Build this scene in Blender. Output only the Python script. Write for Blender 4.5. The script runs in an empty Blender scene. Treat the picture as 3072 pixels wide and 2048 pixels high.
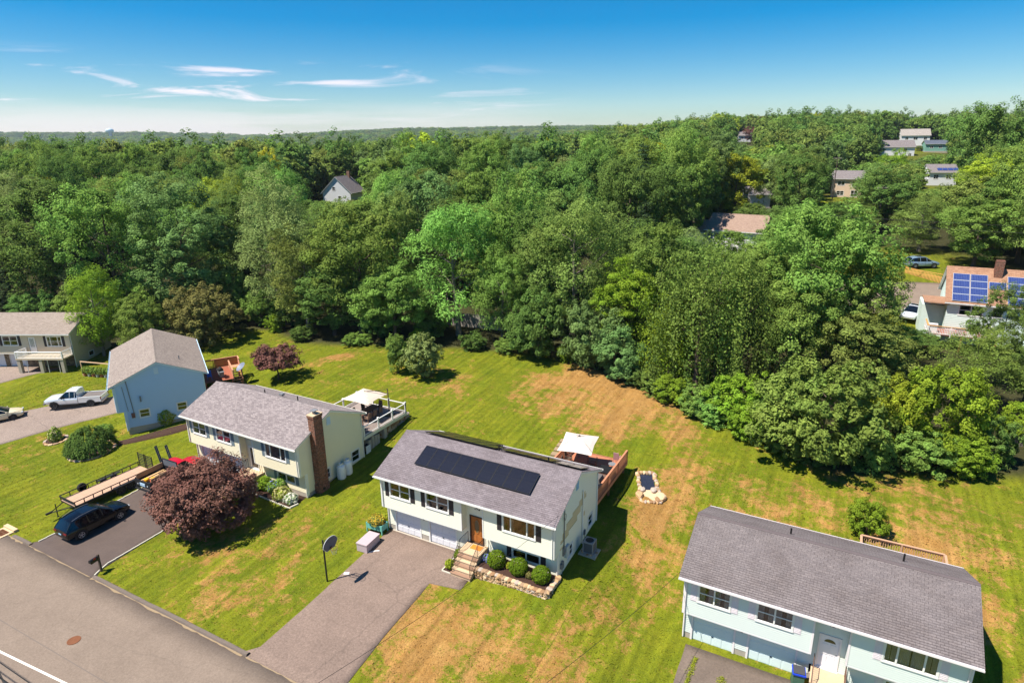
import bpy, math, random
import numpy as np
from mathutils import Vector, Matrix
SC = bpy.context.scene
COL = SC.collection
R = math.radians
# ------------------------------------------------------------------ camera
cp, sp_ = math.cos(0.303572), math.sin(0.303572)
yw, rl = -0.492613, -0.01075
Fw = Vector((math.sin(yw)*cp, math.cos(yw)*cp, -sp_)); Rt = Vector((math.cos(yw), -math.sin(yw), 0)); Up = Rt.cross(Fw)
R2 = Rt*math.cos(rl)+Up*math.sin(rl); U2 = Up*math.cos(rl)-Rt*math.sin(rl)
cam = bpy.data.cameras.new('camera'); camo = bpy.data.objects.new('camera', cam); COL.objects.link(camo)
cam.sensor_width = 36; cam.lens = 1904.543/3072*36; cam.clip_start = .5; cam.clip_end = 12000
camo.matrix_world = Matrix(((R2.x, U2.x, -Fw.x, 27.413), (R2.y, U2.y, -Fw.y, -30.305), (R2.z, U2.z, -Fw.z, 26.91), (0, 0, 0, 1)))
SC.camera = camo
# ------------------------------------------------------------------ sky
SUN_EL, SUN_AZ = 60., 228.          # the sun stands over the street, left of the camera
W = bpy.data.worlds.new('World'); SC.world = W; W.use_nodes = True
nt = W.node_tree; nt.nodes.clear()
def wn(t, **k):
    n = nt.nodes.new(t)
    for a, b in k.items(): setattr(n, a, b)
    return n
sky = wn('ShaderNodeTexSky', sky_type='NISHITA'); sky.sun_disc = False
sky.sun_elevation = R(SUN_EL); sky.sun_rotation = R(SUN_AZ-6); sky.air_density = 1.0; sky.dust_density = .25; sky.ozone_density = 4.0; sky.altitude = 100
hs = wn('ShaderNodeHueSaturation'); hs.inputs['Saturation'].default_value = 1.72; hs.inputs['Value'].default_value = .97
tc = wn('ShaderNodeTexCoord'); sx = wn('ShaderNodeSeparateXYZ'); nt.links.new(tc.outputs['Generated'], sx.inputs[0])
def wm(op, a, b=None, c=None):
    n = wn('ShaderNodeMath', operation=op)
    for i, q in enumerate((a, b, c)):
        if q is None: continue
        if isinstance(q, (int, float)): n.inputs[i].default_value = q
        else: nt.links.new(q, n.inputs[i])
    return n.outputs[0]
def ramp(x, a, b):
    n = wn('ShaderNodeMapRange', interpolation_type='SMOOTHSTEP'); nt.links.new(x, n.inputs[0])
    n.inputs[1].default_value = a; n.inputs[2].default_value = b
    return n.outputs[0]
X, Y, Z = sx.outputs
# wisps: a thin cloud sheet seen under perspective, and a bank of stratus low over the horizon
zz = wm('ADD', wm('MAXIMUM', Z, 0.0), .055)
cv = wn('ShaderNodeCombineXYZ'); nt.links.new(wm('DIVIDE', X, zz), cv.inputs[0]); nt.links.new(wm('DIVIDE', Y, zz), cv.inputs[1])
nz = wn('ShaderNodeTexNoise'); nz.inputs['Scale'].default_value = .62; nz.inputs['Detail'].default_value = 7; nz.inputs['Roughness'].default_value = .58; nz.inputs['Distortion'].default_value = .8
mp = wn('ShaderNodeMapping'); mp.inputs['Location'].default_value = (5.3, 2.2, 0); mp.inputs['Rotation'].default_value = (0, 0, R(20)); mp.inputs['Scale'].default_value = (1.0, 1.15, 1)
nt.links.new(cv.outputs[0], mp.inputs[0]); nt.links.new(mp.outputs[0], nz.inputs['Vector'])
west = ramp(wm('ADD', wm('MULTIPLY', X, -.80), wm('MULTIPLY', Y, .60)), .84, .985)      # the cloud lies to the west
w1 = wm('MULTIPLY', wm('MULTIPLY', wm('MULTIPLY', ramp(nz.outputs[0], .53, .69), ramp(Z, .03, .06)), ramp(Z, .122, .088)), west)
cv2 = wn('ShaderNodeCombineXYZ'); nt.links.new(X, cv2.inputs[0]); nt.links.new(Y, cv2.inputs[1]); nt.links.new(wm('MULTIPLY', Z, 14.), cv2.inputs[2])
nb = wn('ShaderNodeTexNoise'); nb.inputs['Scale'].default_value = 2.1; nb.inputs['Detail'].default_value = 6; nb.inputs['Roughness'].default_value = .55
mp2 = wn('ShaderNodeMapping'); mp2.inputs['Location'].default_value = (.75, 0.2, .15)
nt.links.new(cv2.outputs[0], mp2.inputs[0]); nt.links.new(mp2.outputs[0], nb.inputs['Vector'])
w2 = wm('MULTIPLY', wm('MULTIPLY', ramp(nb.outputs[0], .38, .60), ramp(Z, .066, .022)), wm('ADD', wm('MULTIPLY', west, .85), .15))
mask = wm('MINIMUM', wm('ADD', wm('MULTIPLY', w1, .75), wm('MULTIPLY', w2, .5)), .85)
mx = wn('ShaderNodeMix', data_type='RGBA'); nt.links.new(mask, mx.inputs[0])
nt.links.new(sky.outputs[0], hs.inputs['Color']); nt.links.new(hs.outputs[0], mx.inputs[6]); mx.inputs[7].default_value = (10.4, 9.0, 9.5, 1)
bg = wn('ShaderNodeBackground'); bg.inputs['Strength'].default_value = .075
nt.links.new(mx.outputs[2], bg.inputs[0]); wo = wn('ShaderNodeOutputWorld'); nt.links.new(bg.outputs[0], wo.inputs[0])
# ------------------------------------------------------------------ sun, exposure
su = bpy.data.lights.new('sun', 'SUN'); su.energy = 5.0; su.angle = R(.5); su.color = (1, .94, .85)
so = bpy.data.objects.new('sun', su); COL.objects.link(so)
az, el = R(48), R(SUN_EL)
so.rotation_euler = Vector((math.cos(az)*math.cos(el), math.sin(az)*math.cos(el), -math.sin(el))).to_track_quat('-Z', 'Y').to_euler(); so.location = (0, 0, 120)
SC.view_settings.view_transform = 'Standard'; SC.view_settings.look = 'None'; SC.view_settings.exposure = .78; SC.view_settings.gamma = 1
SC.render.engine = 'CYCLES'
SC.cycles.max_bounces = 6; SC.cycles.transparent_max_bounces = 8; SC.cycles.diffuse_bounces = 3; SC.cycles.glossy_bounces = 3; SC.cycles.transmission_bounces = 4
# ------------------------------------------------------------------ helpers
def S(r, g, b):
    f = lambda c: ((c/255+.055)/1.055)**2.4 if c > 10 else c/255/12.92
    return (f(r), f(g), f(b), 1)
MATS = {}
def mat(name, col, rough=.7, var=.12, scale=2.5, bump=0., bscale=40., metal=0., spec=.35, col2=None, coord='Object', coat=0.):
    if name in MATS: return MATS[name]
    m = bpy.data.materials.new(name); m.use_nodes = True; MATS[name] = m
    t = m.node_tree; b = t.nodes['Principled BSDF']
    b.inputs['Roughness'].default_value = rough; b.inputs['Metallic'].default_value = metal; b.inputs['Specular IOR Level'].default_value = spec; b.inputs['Coat Weight'].default_value = coat
    c = t.nodes.new('ShaderNodeTexCoord'); n = t.nodes.new('ShaderNodeTexNoise'); n.inputs['Scale'].default_value = scale; n.inputs['Detail'].default_value = 6; n.inputs['Roughness'].default_value = .65
    t.links.new(c.outputs[coord], n.inputs['Vector'])
    r = t.nodes.new('ShaderNodeMix'); r.data_type = 'RGBA'; t.links.new(n.outputs[0], r.inputs[0])
    k = col2 or tuple(min(1, q*(1+var)) for q in col[:3])+(1,)
    r.inputs[6].default_value = tuple(q*(1-var) for q in col[:3])+(1,); r.inputs[7].default_value = k
    t.links.new(r.outputs[2], b.inputs['Base Color'])
    if bump:
        n2 = t.nodes.new('ShaderNodeTexNoise'); n2.inputs['Scale'].default_value = bscale; n2.inputs['Detail'].default_value = 3; t.links.new(c.outputs[coord], n2.inputs['Vector'])
        bp = t.nodes.new('ShaderNodeBump'); bp.inputs['Strength'].default_value = bump; bp.inputs['Distance'].default_value = .05
        t.links.new(n2.outputs[0], bp.inputs['Height']); t.links.new(bp.outputs[0], b.inputs['Normal'])
    return m
def glassmat(name, tint=(.55, .6, .62), refl=.08):
    if name in MATS: return MATS[name]
    m = bpy.data.materials.new(name); m.use_nodes = True; MATS[name] = m; t = m.node_tree; t.nodes.clear()
    g = t.nodes.new('ShaderNodeBsdfGlossy'); g.inputs['Roughness'].default_value = .03
    tr = t.nodes.new('ShaderNodeBsdfTransparent'); tr.inputs[0].default_value = (*tint, 1)
    fr = t.nodes.new('ShaderNodeLayerWeight'); pw = t.nodes.new('ShaderNodeMath'); pw.operation = 'POWER'; pw.inputs[1].default_value = 5.; t.links.new(fr.outputs['Facing'], pw.inputs[0])
    ad = t.nodes.new('ShaderNodeMath'); ad.operation = 'ADD'; ad.use_clamp = True; ad.inputs[1].default_value = refl; t.links.new(pw.outputs[0], ad.inputs[0])
    mi = t.nodes.new('ShaderNodeMixShader'); t.links.new(ad.outputs[0], mi.inputs[0]); t.links.new(tr.outputs[0], mi.inputs[1]); t.links.new(g.outputs[0], mi.inputs[2])
    o = t.nodes.new('ShaderNodeOutputMaterial'); t.links.new(mi.outputs[0], o.inputs[0])
    return m
def shingle(name, c1, c2, mortar, bw=.32, rh=.128, stain=(.5, .45, .42), stainamt=.35):
    if name in MATS: return MATS[name]
    m = mat(name, c1, .9, spec=.2); t = m.node_tree; b = t.nodes['Principled BSDF']
    c = t.nodes.new('ShaderNodeTexCoord'); k = t.nodes.new('ShaderNodeTexBrick')
    t.links.new(c.outputs['Object'], k.inputs['Vector']); k.inputs['Scale'].default_value = 1; k.inputs['Brick Width'].default_value = bw; k.inputs['Row Height'].default_value = rh
    k.inputs['Mortar Size'].default_value = .007; k.inputs['Mortar Smooth'].default_value = .3; k.inputs['Color1'].default_value = c1; k.inputs['Color2'].default_value = c2; k.inputs['Mortar'].default_value = mortar
    n = t.nodes.new('ShaderNodeTexNoise'); n.inputs['Scale'].default_value = .45; n.inputs['Detail'].default_value = 8; n.inputs['Roughness'].default_value = .7; t.links.new(c.outputs['Object'], n.inputs['Vector'])
    mr = t.nodes.new('ShaderNodeMapRange'); mr.inputs[1].default_value = .42; mr.inputs[2].default_value = .72; mr.inputs[4].default_value = stainamt; t.links.new(n.outputs[0], mr.inputs[0])
    x = t.nodes.new('ShaderNodeMix'); x.data_type = 'RGBA'; x.blend_type = 'MULTIPLY'; t.links.new(mr.outputs[0], x.inputs[0]); t.links.new(k.outputs[0], x.inputs[6]); x.inputs[7].default_value = (*stain, 1)
    n3 = t.nodes.new('ShaderNodeTexNoise'); n3.inputs['Scale'].default_value = 14; n3.inputs['Detail'].default_value = 2; t.links.new(c.outputs['Object'], n3.inputs['Vector'])
    mr3 = t.nodes.new('ShaderNodeMapRange'); mr3.inputs[1].default_value = .3; mr3.inputs[2].default_value = .7; mr3.inputs[3].default_value = .8; mr3.inputs[4].default_value = 1.18; t.links.new(n3.outputs[0], mr3.inputs[0])
    y = t.nodes.new('ShaderNodeMix'); y.data_type = 'RGBA'; y.blend_type = 'MULTIPLY'; y.inputs[0].default_value = 1; t.links.new(x.outputs[2], y.inputs[6]); t.links.new(mr3.outputs[0], y.inputs[7])
    t.links.new(y.outputs[2], b.inputs['Base Color'])
    return m
def brickmat(name, c1, c2, mortar, bw=.2, rh=.068, vec=None):
    if name in MATS: return MATS[name]
    m = mat(name, c1, .9, spec=.2); t = m.node_tree; b = t.nodes['Principled BSDF']
    c = t.nodes.new('ShaderNodeTexCoord'); s = t.nodes.new('ShaderNodeSeparateXYZ'); t.links.new(c.outputs['Object'], s.inputs[0])
    a = t.nodes.new('ShaderNodeMath'); a.operation = 'ADD'; t.links.new(s.outputs[0], a.inputs[0]); t.links.new(s.outputs[1], a.inputs[1])
    q = t.nodes.new('ShaderNodeCombineXYZ'); t.links.new(a.outputs[0], q.inputs[0]); t.links.new(s.outputs[2], q.inputs[1])
    k = t.nodes.new('ShaderNodeTexBrick'); t.links.new(q.outputs[0], k.inputs['Vector']); k.inputs['Scale'].default_value = 1; k.inputs['Brick Width'].default_value = bw; k.inputs['Row Height'].default_value = rh
    k.inputs['Mortar Size'].default_value = .007; k.inputs['Bias'].default_value = -.1; k.inputs['Color1'].default_value = c1; k.inputs['Color2'].default_value = c2; k.inputs['Mortar'].default_value = mortar
    n = t.nodes.new('ShaderNodeTexNoise'); n.inputs['Scale'].default_value = 7; n.inputs['Detail'].default_value = 3; t.links.new(c.outputs['Object'], n.inputs['Vector'])
    mr3 = t.nodes.new('ShaderNodeMapRange'); mr3.inputs[1].default_value = .3; mr3.inputs[2].default_value = .7; mr3.inputs[3].default_value = .55; mr3.inputs[4].default_value = 1.3; t.links.new(n.outputs[0], mr3.inputs[0])
    y = t.nodes.new('ShaderNodeMix'); y.data_type = 'RGBA'; y.blend_type = 'MULTIPLY'; y.inputs[0].default_value = 1; t.links.new(k.outputs[0], y.inputs[6]); t.links.new(mr3.outputs[0], y.inputs[7])
    t.links.new(y.outputs[2], b.inputs['Base Color'])
    bp = t.nodes.new('ShaderNodeBump'); bp.invert = True; bp.inputs['Distance'].default_value = .02; t.links.new(k.outputs['Fac'], bp.inputs['Height']); t.links.new(bp.outputs[0], b.inputs['Normal'])
    return m
class MB:
    def __init__(s): s.v = []; s.f = []; s.m = []
    def poly(s, pts, mi=0):
        n = len(s.v); s.v += [tuple(p) for p in pts]; s.f.append(tuple(range(n, n+len(pts)))); s.m.append(mi); return s
    def box(s, x0, x1, y0, y1, z0, z1, mi=0, T=None):
        n = len(s.v); P = [(x0, y0, z0), (x1, y0, z0), (x1, y1, z0), (x0, y1, z0), (x0, y0, z1), (x1, y0, z1), (x1, y1, z1), (x0, y1, z1)]
        s.v += [T(*p) for p in P] if T else P
        for q in ((0, 3, 2, 1), (4, 5, 6, 7), (0, 1, 5, 4), (1, 2, 6, 5), (2, 3, 7, 6), (3, 0, 4, 7)): s.f.append(tuple(n+i for i in q)); s.m.append(mi)
        return s
    def tube(s, pts, r, k=6, mi=0, cap=True):
        pts = [Vector(p) for p in pts]; n0 = len(s.v); N = len(pts)
        rs = r if isinstance(r, (list, tuple)) else [r]*N
        for i, p in enumerate(pts):
            d = (pts[min(i+1, N-1)]-pts[max(i-1, 0)]).normalized()
            a = d.cross(Vector((0, 0, 1)) if abs(d.z) < .9 else Vector((1, 0, 0))).normalized(); b = d.cross(a)
            for j in range(k):
                t = 2*math.pi*j/k; s.v.append(tuple(p+(a*math.cos(t)+b*math.sin(t))*rs[i]))
        for i in range(N-1):
            for j in range(k):
                a = n0+i*k+j; b = n0+i*k+(j+1) % k; s.f.append((a, b, b+k, a+k)); s.m.append(mi)
        if cap:
            s.f.append(tuple(n0+j for j in range(k))); s.m.append(mi); s.f.append(tuple(n0+(N-1)*k+j for j in reversed(range(k)))); s.m.append(mi)
        return s
    def lathe(s, prof, c=(0, 0, 0), k=16, mi=0, axis='z'):
        n0 = len(s.v)
        for r, h in prof:
            for j in range(k):
                t = 2*math.pi*j/k; a, b = r*math.cos(t), r*math.sin(t)
                s.v.append((c[0]+a, c[1]+b, c[2]+h) if axis == 'z' else ((c[0]+h, c[1]+a, c[2]+b) if axis == 'x' else (c[0]+a, c[1]+h, c[2]+b)))
        for i in range(len(prof)-1):
            for j in range(k):
                a = n0+i*k+j; b = n0+i*k+(j+1) % k; s.f.append((a, b, b+k, a+k)); s.m.append(mi)
        s.f.append(tuple(n0+j for j in range(k))); s.m.append(mi); s.f.append(tuple(n0+(len(prof)-1)*k+j for j in range(k))); s.m.append(mi)
        return s
    def prism(s, pts, lo, hi, mi=0, T=None):
        T = T or (lambda a, b, c: (a, b, c)); n = len(pts)
        A = [T(p[0], p[1], lo) for p in pts]; B = [T(p[0], p[1], hi) for p in pts]
        s.poly(A[::-1], mi); s.poly(B, mi)
        for i in range(n): s.poly((A[i], A[(i+1) % n], B[(i+1) % n], B[i]), mi)
        return s
    def mesh(s, name, mats, smooth=False):
        me = bpy.data.meshes.new(name); me.from_pydata(s.v, [], s.f)
        for m in (mats if isinstance(mats, (list, tuple)) else [mats]): me.materials.append(m)
        if any(s.m): me.polygons.foreach_set('material_index', s.m)
        if smooth: me.polygons.foreach_set('use_smooth', [True]*len(s.f))
        me.update(); return me
    def build(s, name, mats, parent=None, smooth=False, loc=None):
        return link(name, s.mesh(name, mats, smooth), parent, loc)
def link(name, me, parent=None, loc=None, rz=0):
    o = bpy.data.objects.new(name, me); COL.objects.link(o)
    if parent: o.parent = parent
    if loc: o.location = loc
    if rz: o.rotation_euler.z = rz
    return o
def tag(o, label, cat, group=None):
    o['label'] = label; o['category'] = cat
    if group: o['group'] = group
    return o
def thing(name, label, cat, loc=(0, 0, 0), rz=0., group=None):
    o = link(name, None, None, loc, rz); o.empty_display_size = .3; return tag(o, label, cat, group)
def struct(o): o['kind'] = 'structure'; return o
def stuff(o, label=None, cat=None):
    o['kind'] = 'stuff'
    if label: o['label'] = label; o['category'] = cat
    return o
def dup(o, parent=None):
    c = o.copy(); COL.objects.link(c); c.parent = parent
    for ch in o.children: dup(ch, c)
    return c
def npmesh(name, V, Fq, m, attrs=None, smooth=False):
    me = bpy.data.meshes.new(name); V = np.ascontiguousarray(V, np.float32); Fq = np.ascontiguousarray(Fq, np.int32); k = Fq.shape[1]
    me.vertices.add(len(V)); me.vertices.foreach_set('co', V.ravel()); me.loops.add(Fq.size); me.loops.foreach_set('vertex_index', Fq.ravel())
    me.polygons.add(len(Fq)); me.polygons.foreach_set('loop_start', np.arange(0, Fq.size, k, dtype=np.int32)); me.polygons.foreach_set('loop_total', np.full(len(Fq), k, np.int32))
    if smooth: me.polygons.foreach_set('use_smooth', np.ones(len(Fq), bool))
    me.materials.append(m); me.update(calc_edges=True)
    for n, a in (attrs or {}).items():
        t = me.attributes.new(n, 'FLOAT', 'POINT'); t.data.foreach_set('value', np.ascontiguousarray(a, np.float32))
    return me
# ------------------------------------------------------------------ terrain
def sst(a, b, x):
    t = np.clip((x-a)/(b-a), 0, 1); return t*t*(3-2*t)
NY = [-60, -17, -12, -8, -1, 1.5, 8.5, 12, 15, 25, 40, 60, 86, 110]
NZ = [-1.2, -.78, -.70, -.42, -.03, 0., .45, .85, 1.35, 2.0, 2.8, 4.3, 7.8, 8.6]
DD = [0, 130, 200, 260, 320, 400, 520, 700, 1000, 1500, 2300, 3200, 5200]
DL = [8.6, 8.6, 9.0, 9, 8.5, 7, 3, -5, -14, -5, 30, 78, 84]
DR = [8.6, 8.6, 9., 11, 17, 24.5, 27, 27, 20, 22, 42, 80, 85]
CX, CY, FX, FY = 27.41, -30.31, -.4729, .8811
def du(x, y): return (x-CX)*FX+(y-CY)*FY, (x-CX)*FY-(y-CY)*FX
def near(x, y):
    z = np.interp(y-8*sst(-24, -34, x), NY, NZ)
    z = z+.45*sst(8.5, 12.5, x)*sst(-4, 1, y)*sst(19, 15, x)*sst(14, 9, y)
    z = z-.85*sst(14.5, 21, x)*sst(16, 4, y)*sst(-14, -8, y)-.15*sst(14.5, 21, x)*sst(-8, -14, y)
    return z-.25*sst(-7, -9, x)*sst(8, 2, y)*sst(-14, -6, y)
def terr(x, y):
    x = np.asarray(x, float); y = np.asarray(y, float); d, u = du(x, y)
    k = sst(-.05, .38, u/np.maximum(d, 30.))
    zf = np.interp(d, DD, DL)*(1-k)+np.interp(d, DD, DR)*k
    zf = zf+sst(150, 400, d)*(3.*np.sin(x*.011+1)*np.sin(y*.009)+1.5*np.sin(x*.031)*np.cos(y*.027+2))+sst(900, 2500, d)*(16*np.sin(x*.0021+.7)*np.sin(y*.0017+1.1)+7*np.sin(x*.0053+2)*np.sin(y*.0049))
    m = sst(112, 150, d)
    return near(x, y)*(1-m)+zf*m
def gz(x, y): return float(terr(x, y))
def vnoise(x, y, s, seed=0):
    x = np.asarray(x)/s; y = np.asarray(y)/s; i = np.floor(x); j = np.floor(y); a = x-i; b = y-j; a = a*a*(3-2*a); b = b*b*(3-2*b)
    h = lambda p, q: np.modf(np.abs(np.sin(p*127.1+q*311.7+seed*74.7)*43758.5453))[0]
    return (h(i, j)*(1-a)+h(i+1, j)*a)*(1-b)+(h(i, j+1)*(1-a)+h(i+1, j+1)*a)*b
def fbm(x, y, s, seed=0): return .5*vnoise(x, y, s, seed)+.3*vnoise(x, y, s*.47, seed+3)+.2*vnoise(x, y, s*.21, seed+7)
def blob(x, y, cx, cy, rx, ry, a=0.):
    c, s = math.cos(a), math.sin(a); p = ((x-cx)*c+(y-cy)*s)/rx; q = (-(x-cx)*s+(y-cy)*c)/ry
    return np.clip(1.25-(p*p+q*q), 0, 1)
def dryness(x, y):
    n = fbm(x, y, 5., 1)
    d = .12+.32*blob(x, y, -7, -6.5, 7.5, 5.5)+.38*blob(x, y, 11, -7, 8, 6)+.66*blob(x, y, 7, 25, 11, 8, -.2)+.8*blob(x, y, 8, 32, 8.5, 3.8, -.25)+.30*blob(x, y, 17.2, 18, 2.6, 12, .1)
    d = d+.37*blob(x, y, 31, 12, 16, 13)+.30*blob(x, y, 17.2, 2, 2.4, 16)+.3*blob(x, y, -27, 24, 6, 2.0, .9)+.22*blob(x, y, -12, 22, 9, 6)
    d = d-.35*blob(x, y, 14.5, 18.5, 3, 3)-.2*blob(x, y, 2.5, 16, 2.5, 5)
    return np.clip(d*(.45+1.1*n)+.25*(n-.5), 0, 1)
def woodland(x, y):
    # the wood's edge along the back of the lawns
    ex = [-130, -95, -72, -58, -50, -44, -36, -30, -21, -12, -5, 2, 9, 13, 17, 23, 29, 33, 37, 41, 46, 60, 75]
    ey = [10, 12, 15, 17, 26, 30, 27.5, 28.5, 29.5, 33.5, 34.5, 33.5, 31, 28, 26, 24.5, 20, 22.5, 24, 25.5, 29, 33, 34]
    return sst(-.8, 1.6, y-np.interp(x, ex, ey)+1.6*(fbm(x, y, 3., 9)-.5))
# ------------------------------------------------------------------ ground
def lawnmat(name, blade=False):
    m = bpy.data.materials.new(name); m.use_nodes = True; t = m.node_tree; b = t.nodes['Principled BSDF']; b.inputs['Roughness'].default_value = .95; b.inputs['Specular IOR Level'].default_value = .1
    N = lambda k: t.nodes.new(k)
    tc = N('ShaderNodeTexCoord')
    def noise(s, d=4, r=.6, dist=0.):
        n = N('ShaderNodeTexNoise'); n.inputs['Scale'].default_value = s; n.inputs['Detail'].default_value = d; n.inputs['Roughness'].default_value = r; n.inputs['Distortion'].default_value = dist; t.links.new(tc.outputs['Object'], n.inputs['Vector']); return n.outputs[0]
    def rng(x, a, b, c=0., d=1.):
        n = N('ShaderNodeMapRange'); n.inputs[1].default_value = a; n.inputs[2].default_value = b; n.inputs[3].default_value = c; n.inputs[4].default_value = d; t.links.new(x, n.inputs[0]); return n.outputs[0]
    def math_(op, x, y):
        n = N('ShaderNodeMath'); n.operation = op
        for i, q in enumerate((x, y)):
            if isinstance(q, (int, float)): n.inputs[i].default_value = q
            else: t.links.new(q, n.inputs[i])
        return n.outputs[0]
    def mix(f, a, b2, bt='MIX'):
        n = N('ShaderNodeMix'); n.data_type = 'RGBA'; n.blend_type = bt
        for i, q in ((0, f), (6, a), (7, b2)):
            if isinstance(q, (int, float, tuple)): n.inputs[i].default_value = q
            else: t.links.new(q, n.inputs[i])
        return n.outputs[2]
    def attr(a):
        n = N('ShaderNodeAttribute'); n.attribute_name = a; return n.outputs['Fac']
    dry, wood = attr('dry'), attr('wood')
    green = mix(rng(noise(.35, 5), .3, .7), (.106, .136, .007, 1), (.180, .184, .011, 1))
    green = mix(rng(noise(2.2, 4, .7), .45, .75, 0, .55), green, (.060, .086, .008, 1))
    straw = mix(rng(noise(1.1, 5, .7), .3, .7), (.275, .14, .036, 1), (.36, .205, .066, 1))
    straw = mix(rng(noise(5., 3, .7), .55, .75, 0, .6), straw, (.175, .088, .028, 1))
    k = math_('ADD', dry, math_('MULTIPLY', math_('SUBTRACT', noise(1.4, 6, .72, .4), .5), 1.9))
    k = math_('ADD', k, math_('MULTIPLY', math_('SUBTRACT', noise(.42, 4, .6, .6), .5), 1.3))
    k = math_('ADD', k, math_('MULTIPLY', math_('SUBTRACT', noise(9, 3, .7), .5), .9))
    c = mix(rng(k, .34, .68), green, straw)
    if not blade:
        # mowing swaths running to the street
        mp = N('ShaderNodeMapping'); mp.inputs['Scale'].default_value = (1, .06, 0); mp.inputs['Rotation'].default_value = (0, 0, R(4)); t.links.new(tc.outputs['Object'], mp.inputs[0])
        ns = N('ShaderNodeTexNoise'); ns.inputs['Scale'].default_value = 2.3; ns.inputs['Detail'].default_value = 3; t.links.new(mp.outputs[0], ns.inputs['Vector'])
        c = mix(.85, c, rng(ns.outputs[0], .3, .7, .70, 1.3), 'MULTIPLY')
        c = mix(.9, c, rng(noise(14, 4, .75), .3, .7, .6, 1.42), 'MULTIPLY')
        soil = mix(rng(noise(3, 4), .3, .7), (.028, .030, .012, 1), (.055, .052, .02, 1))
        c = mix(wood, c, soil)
    t.links.new(c, b.inputs['Base Color'])
    if not blade:
        bp = N('ShaderNodeBump'); bp.inputs['Strength'].default_value = .6; bp.inputs['Distance'].default_value = .12; t.links.new(noise(7, 5, .7), bp.inputs['Height']); t.links.new(bp.outputs[0], b.inputs['Normal'])
    return m
def geo(a, b, s, g=1.16):
    out = [a]; st = s
    while abs(out[-1]-a) < abs(b-a): out.append(out[-1]+math.copysign(st, b-a)); st *= g
    return out
xs = np.array(sorted(set(geo(-78, -4500, 2, 1.12)+geo(56, 3200, 2, 1.12)+list(np.arange(-78, 56.1, .8)))))
ys = np.array(sorted(set(geo(-22, -500, 2, 1.25)+geo(62, 5200, 2, 1.1)+list(np.arange(-22, 62.1, .7)))))
GX, GY = np.meshgrid(xs, ys); GZ = terr(GX, GY)
nx, ny = len(xs), len(ys); idx = np.arange(nx*ny).reshape(ny, nx)
Fq = np.stack([idx[:-1, :-1], idx[:-1, 1:], idx[1:, 1:], idx[1:, :-1]], -1).reshape(-1, 4)
gx, gy = GX.ravel(), GY.ravel()
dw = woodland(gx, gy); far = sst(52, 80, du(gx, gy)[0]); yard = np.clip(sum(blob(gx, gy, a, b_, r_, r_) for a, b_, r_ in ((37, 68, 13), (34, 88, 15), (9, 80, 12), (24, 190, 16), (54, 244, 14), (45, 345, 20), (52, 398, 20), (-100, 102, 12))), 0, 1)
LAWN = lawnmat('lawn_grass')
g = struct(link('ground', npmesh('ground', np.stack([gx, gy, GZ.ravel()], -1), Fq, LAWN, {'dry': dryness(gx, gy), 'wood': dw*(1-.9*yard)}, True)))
def drape(name, rows, m, off=.03, step=.6, kids=None, crown=0.):
    """rows: [(xl, yl, xr, yr)...] left and right edge points of a strip, draped over the ground"""
    V = []; n = 0; cols = 0; P = []
    for a, b in zip(rows[:-1], rows[1:]):
        L = math.hypot(b[0]-a[0], b[1]-a[1]); k = max(1, int(L/step))
        P += [[a[i]+(b[i]-a[i])*j/k for i in range(4)] for j in range(k)]
    P.append(list(rows[-1])); wid = max(math.hypot(p[2]-p[0], p[3]-p[1]) for p in P); nc = max(2, int(wid/step))
    A = np.array(P); t = np.linspace(0, 1, nc+1)
    x = A[:, 0:1]*(1-t)+A[:, 2:3]*t; y = A[:, 1:2]*(1-t)+A[:, 3:4]*t
    wob = .06*(fbm(x, y, .9, 5)-.5); x[:, 0] += wob[:, 0]*2; x[:, -1] += wob[:, -1]*2
    z = terr(x, y)+off+crown*(4*t*(1-t))
    r, c = x.shape; ii = np.arange(r*c).reshape(r, c)
    q = np.stack([ii[:-1, :-1], ii[:-1, 1:], ii[1:, 1:], ii[1:, :-1]], -1).reshape(-1, 4)
    V = np.stack([x.ravel(), y.ravel(), z.ravel()], -1)
    # thickness along the rim
    rim = list(ii[0, :])+list(ii[1:, -1])+list(ii[-1, -2::-1])+list(ii[-2:0:-1, 0]); nv = len(V)
    V = np.vstack([V, V[rim]-[0, 0, .15]]); m2 = len(rim)
    sk = np.array([[rim[i], nv+i, nv+(i+1) % m2, rim[(i+1) % m2]] for i in range(m2)])
    return link(name, npmesh(name, V, np.vstack([q, sk]), m))
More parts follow.
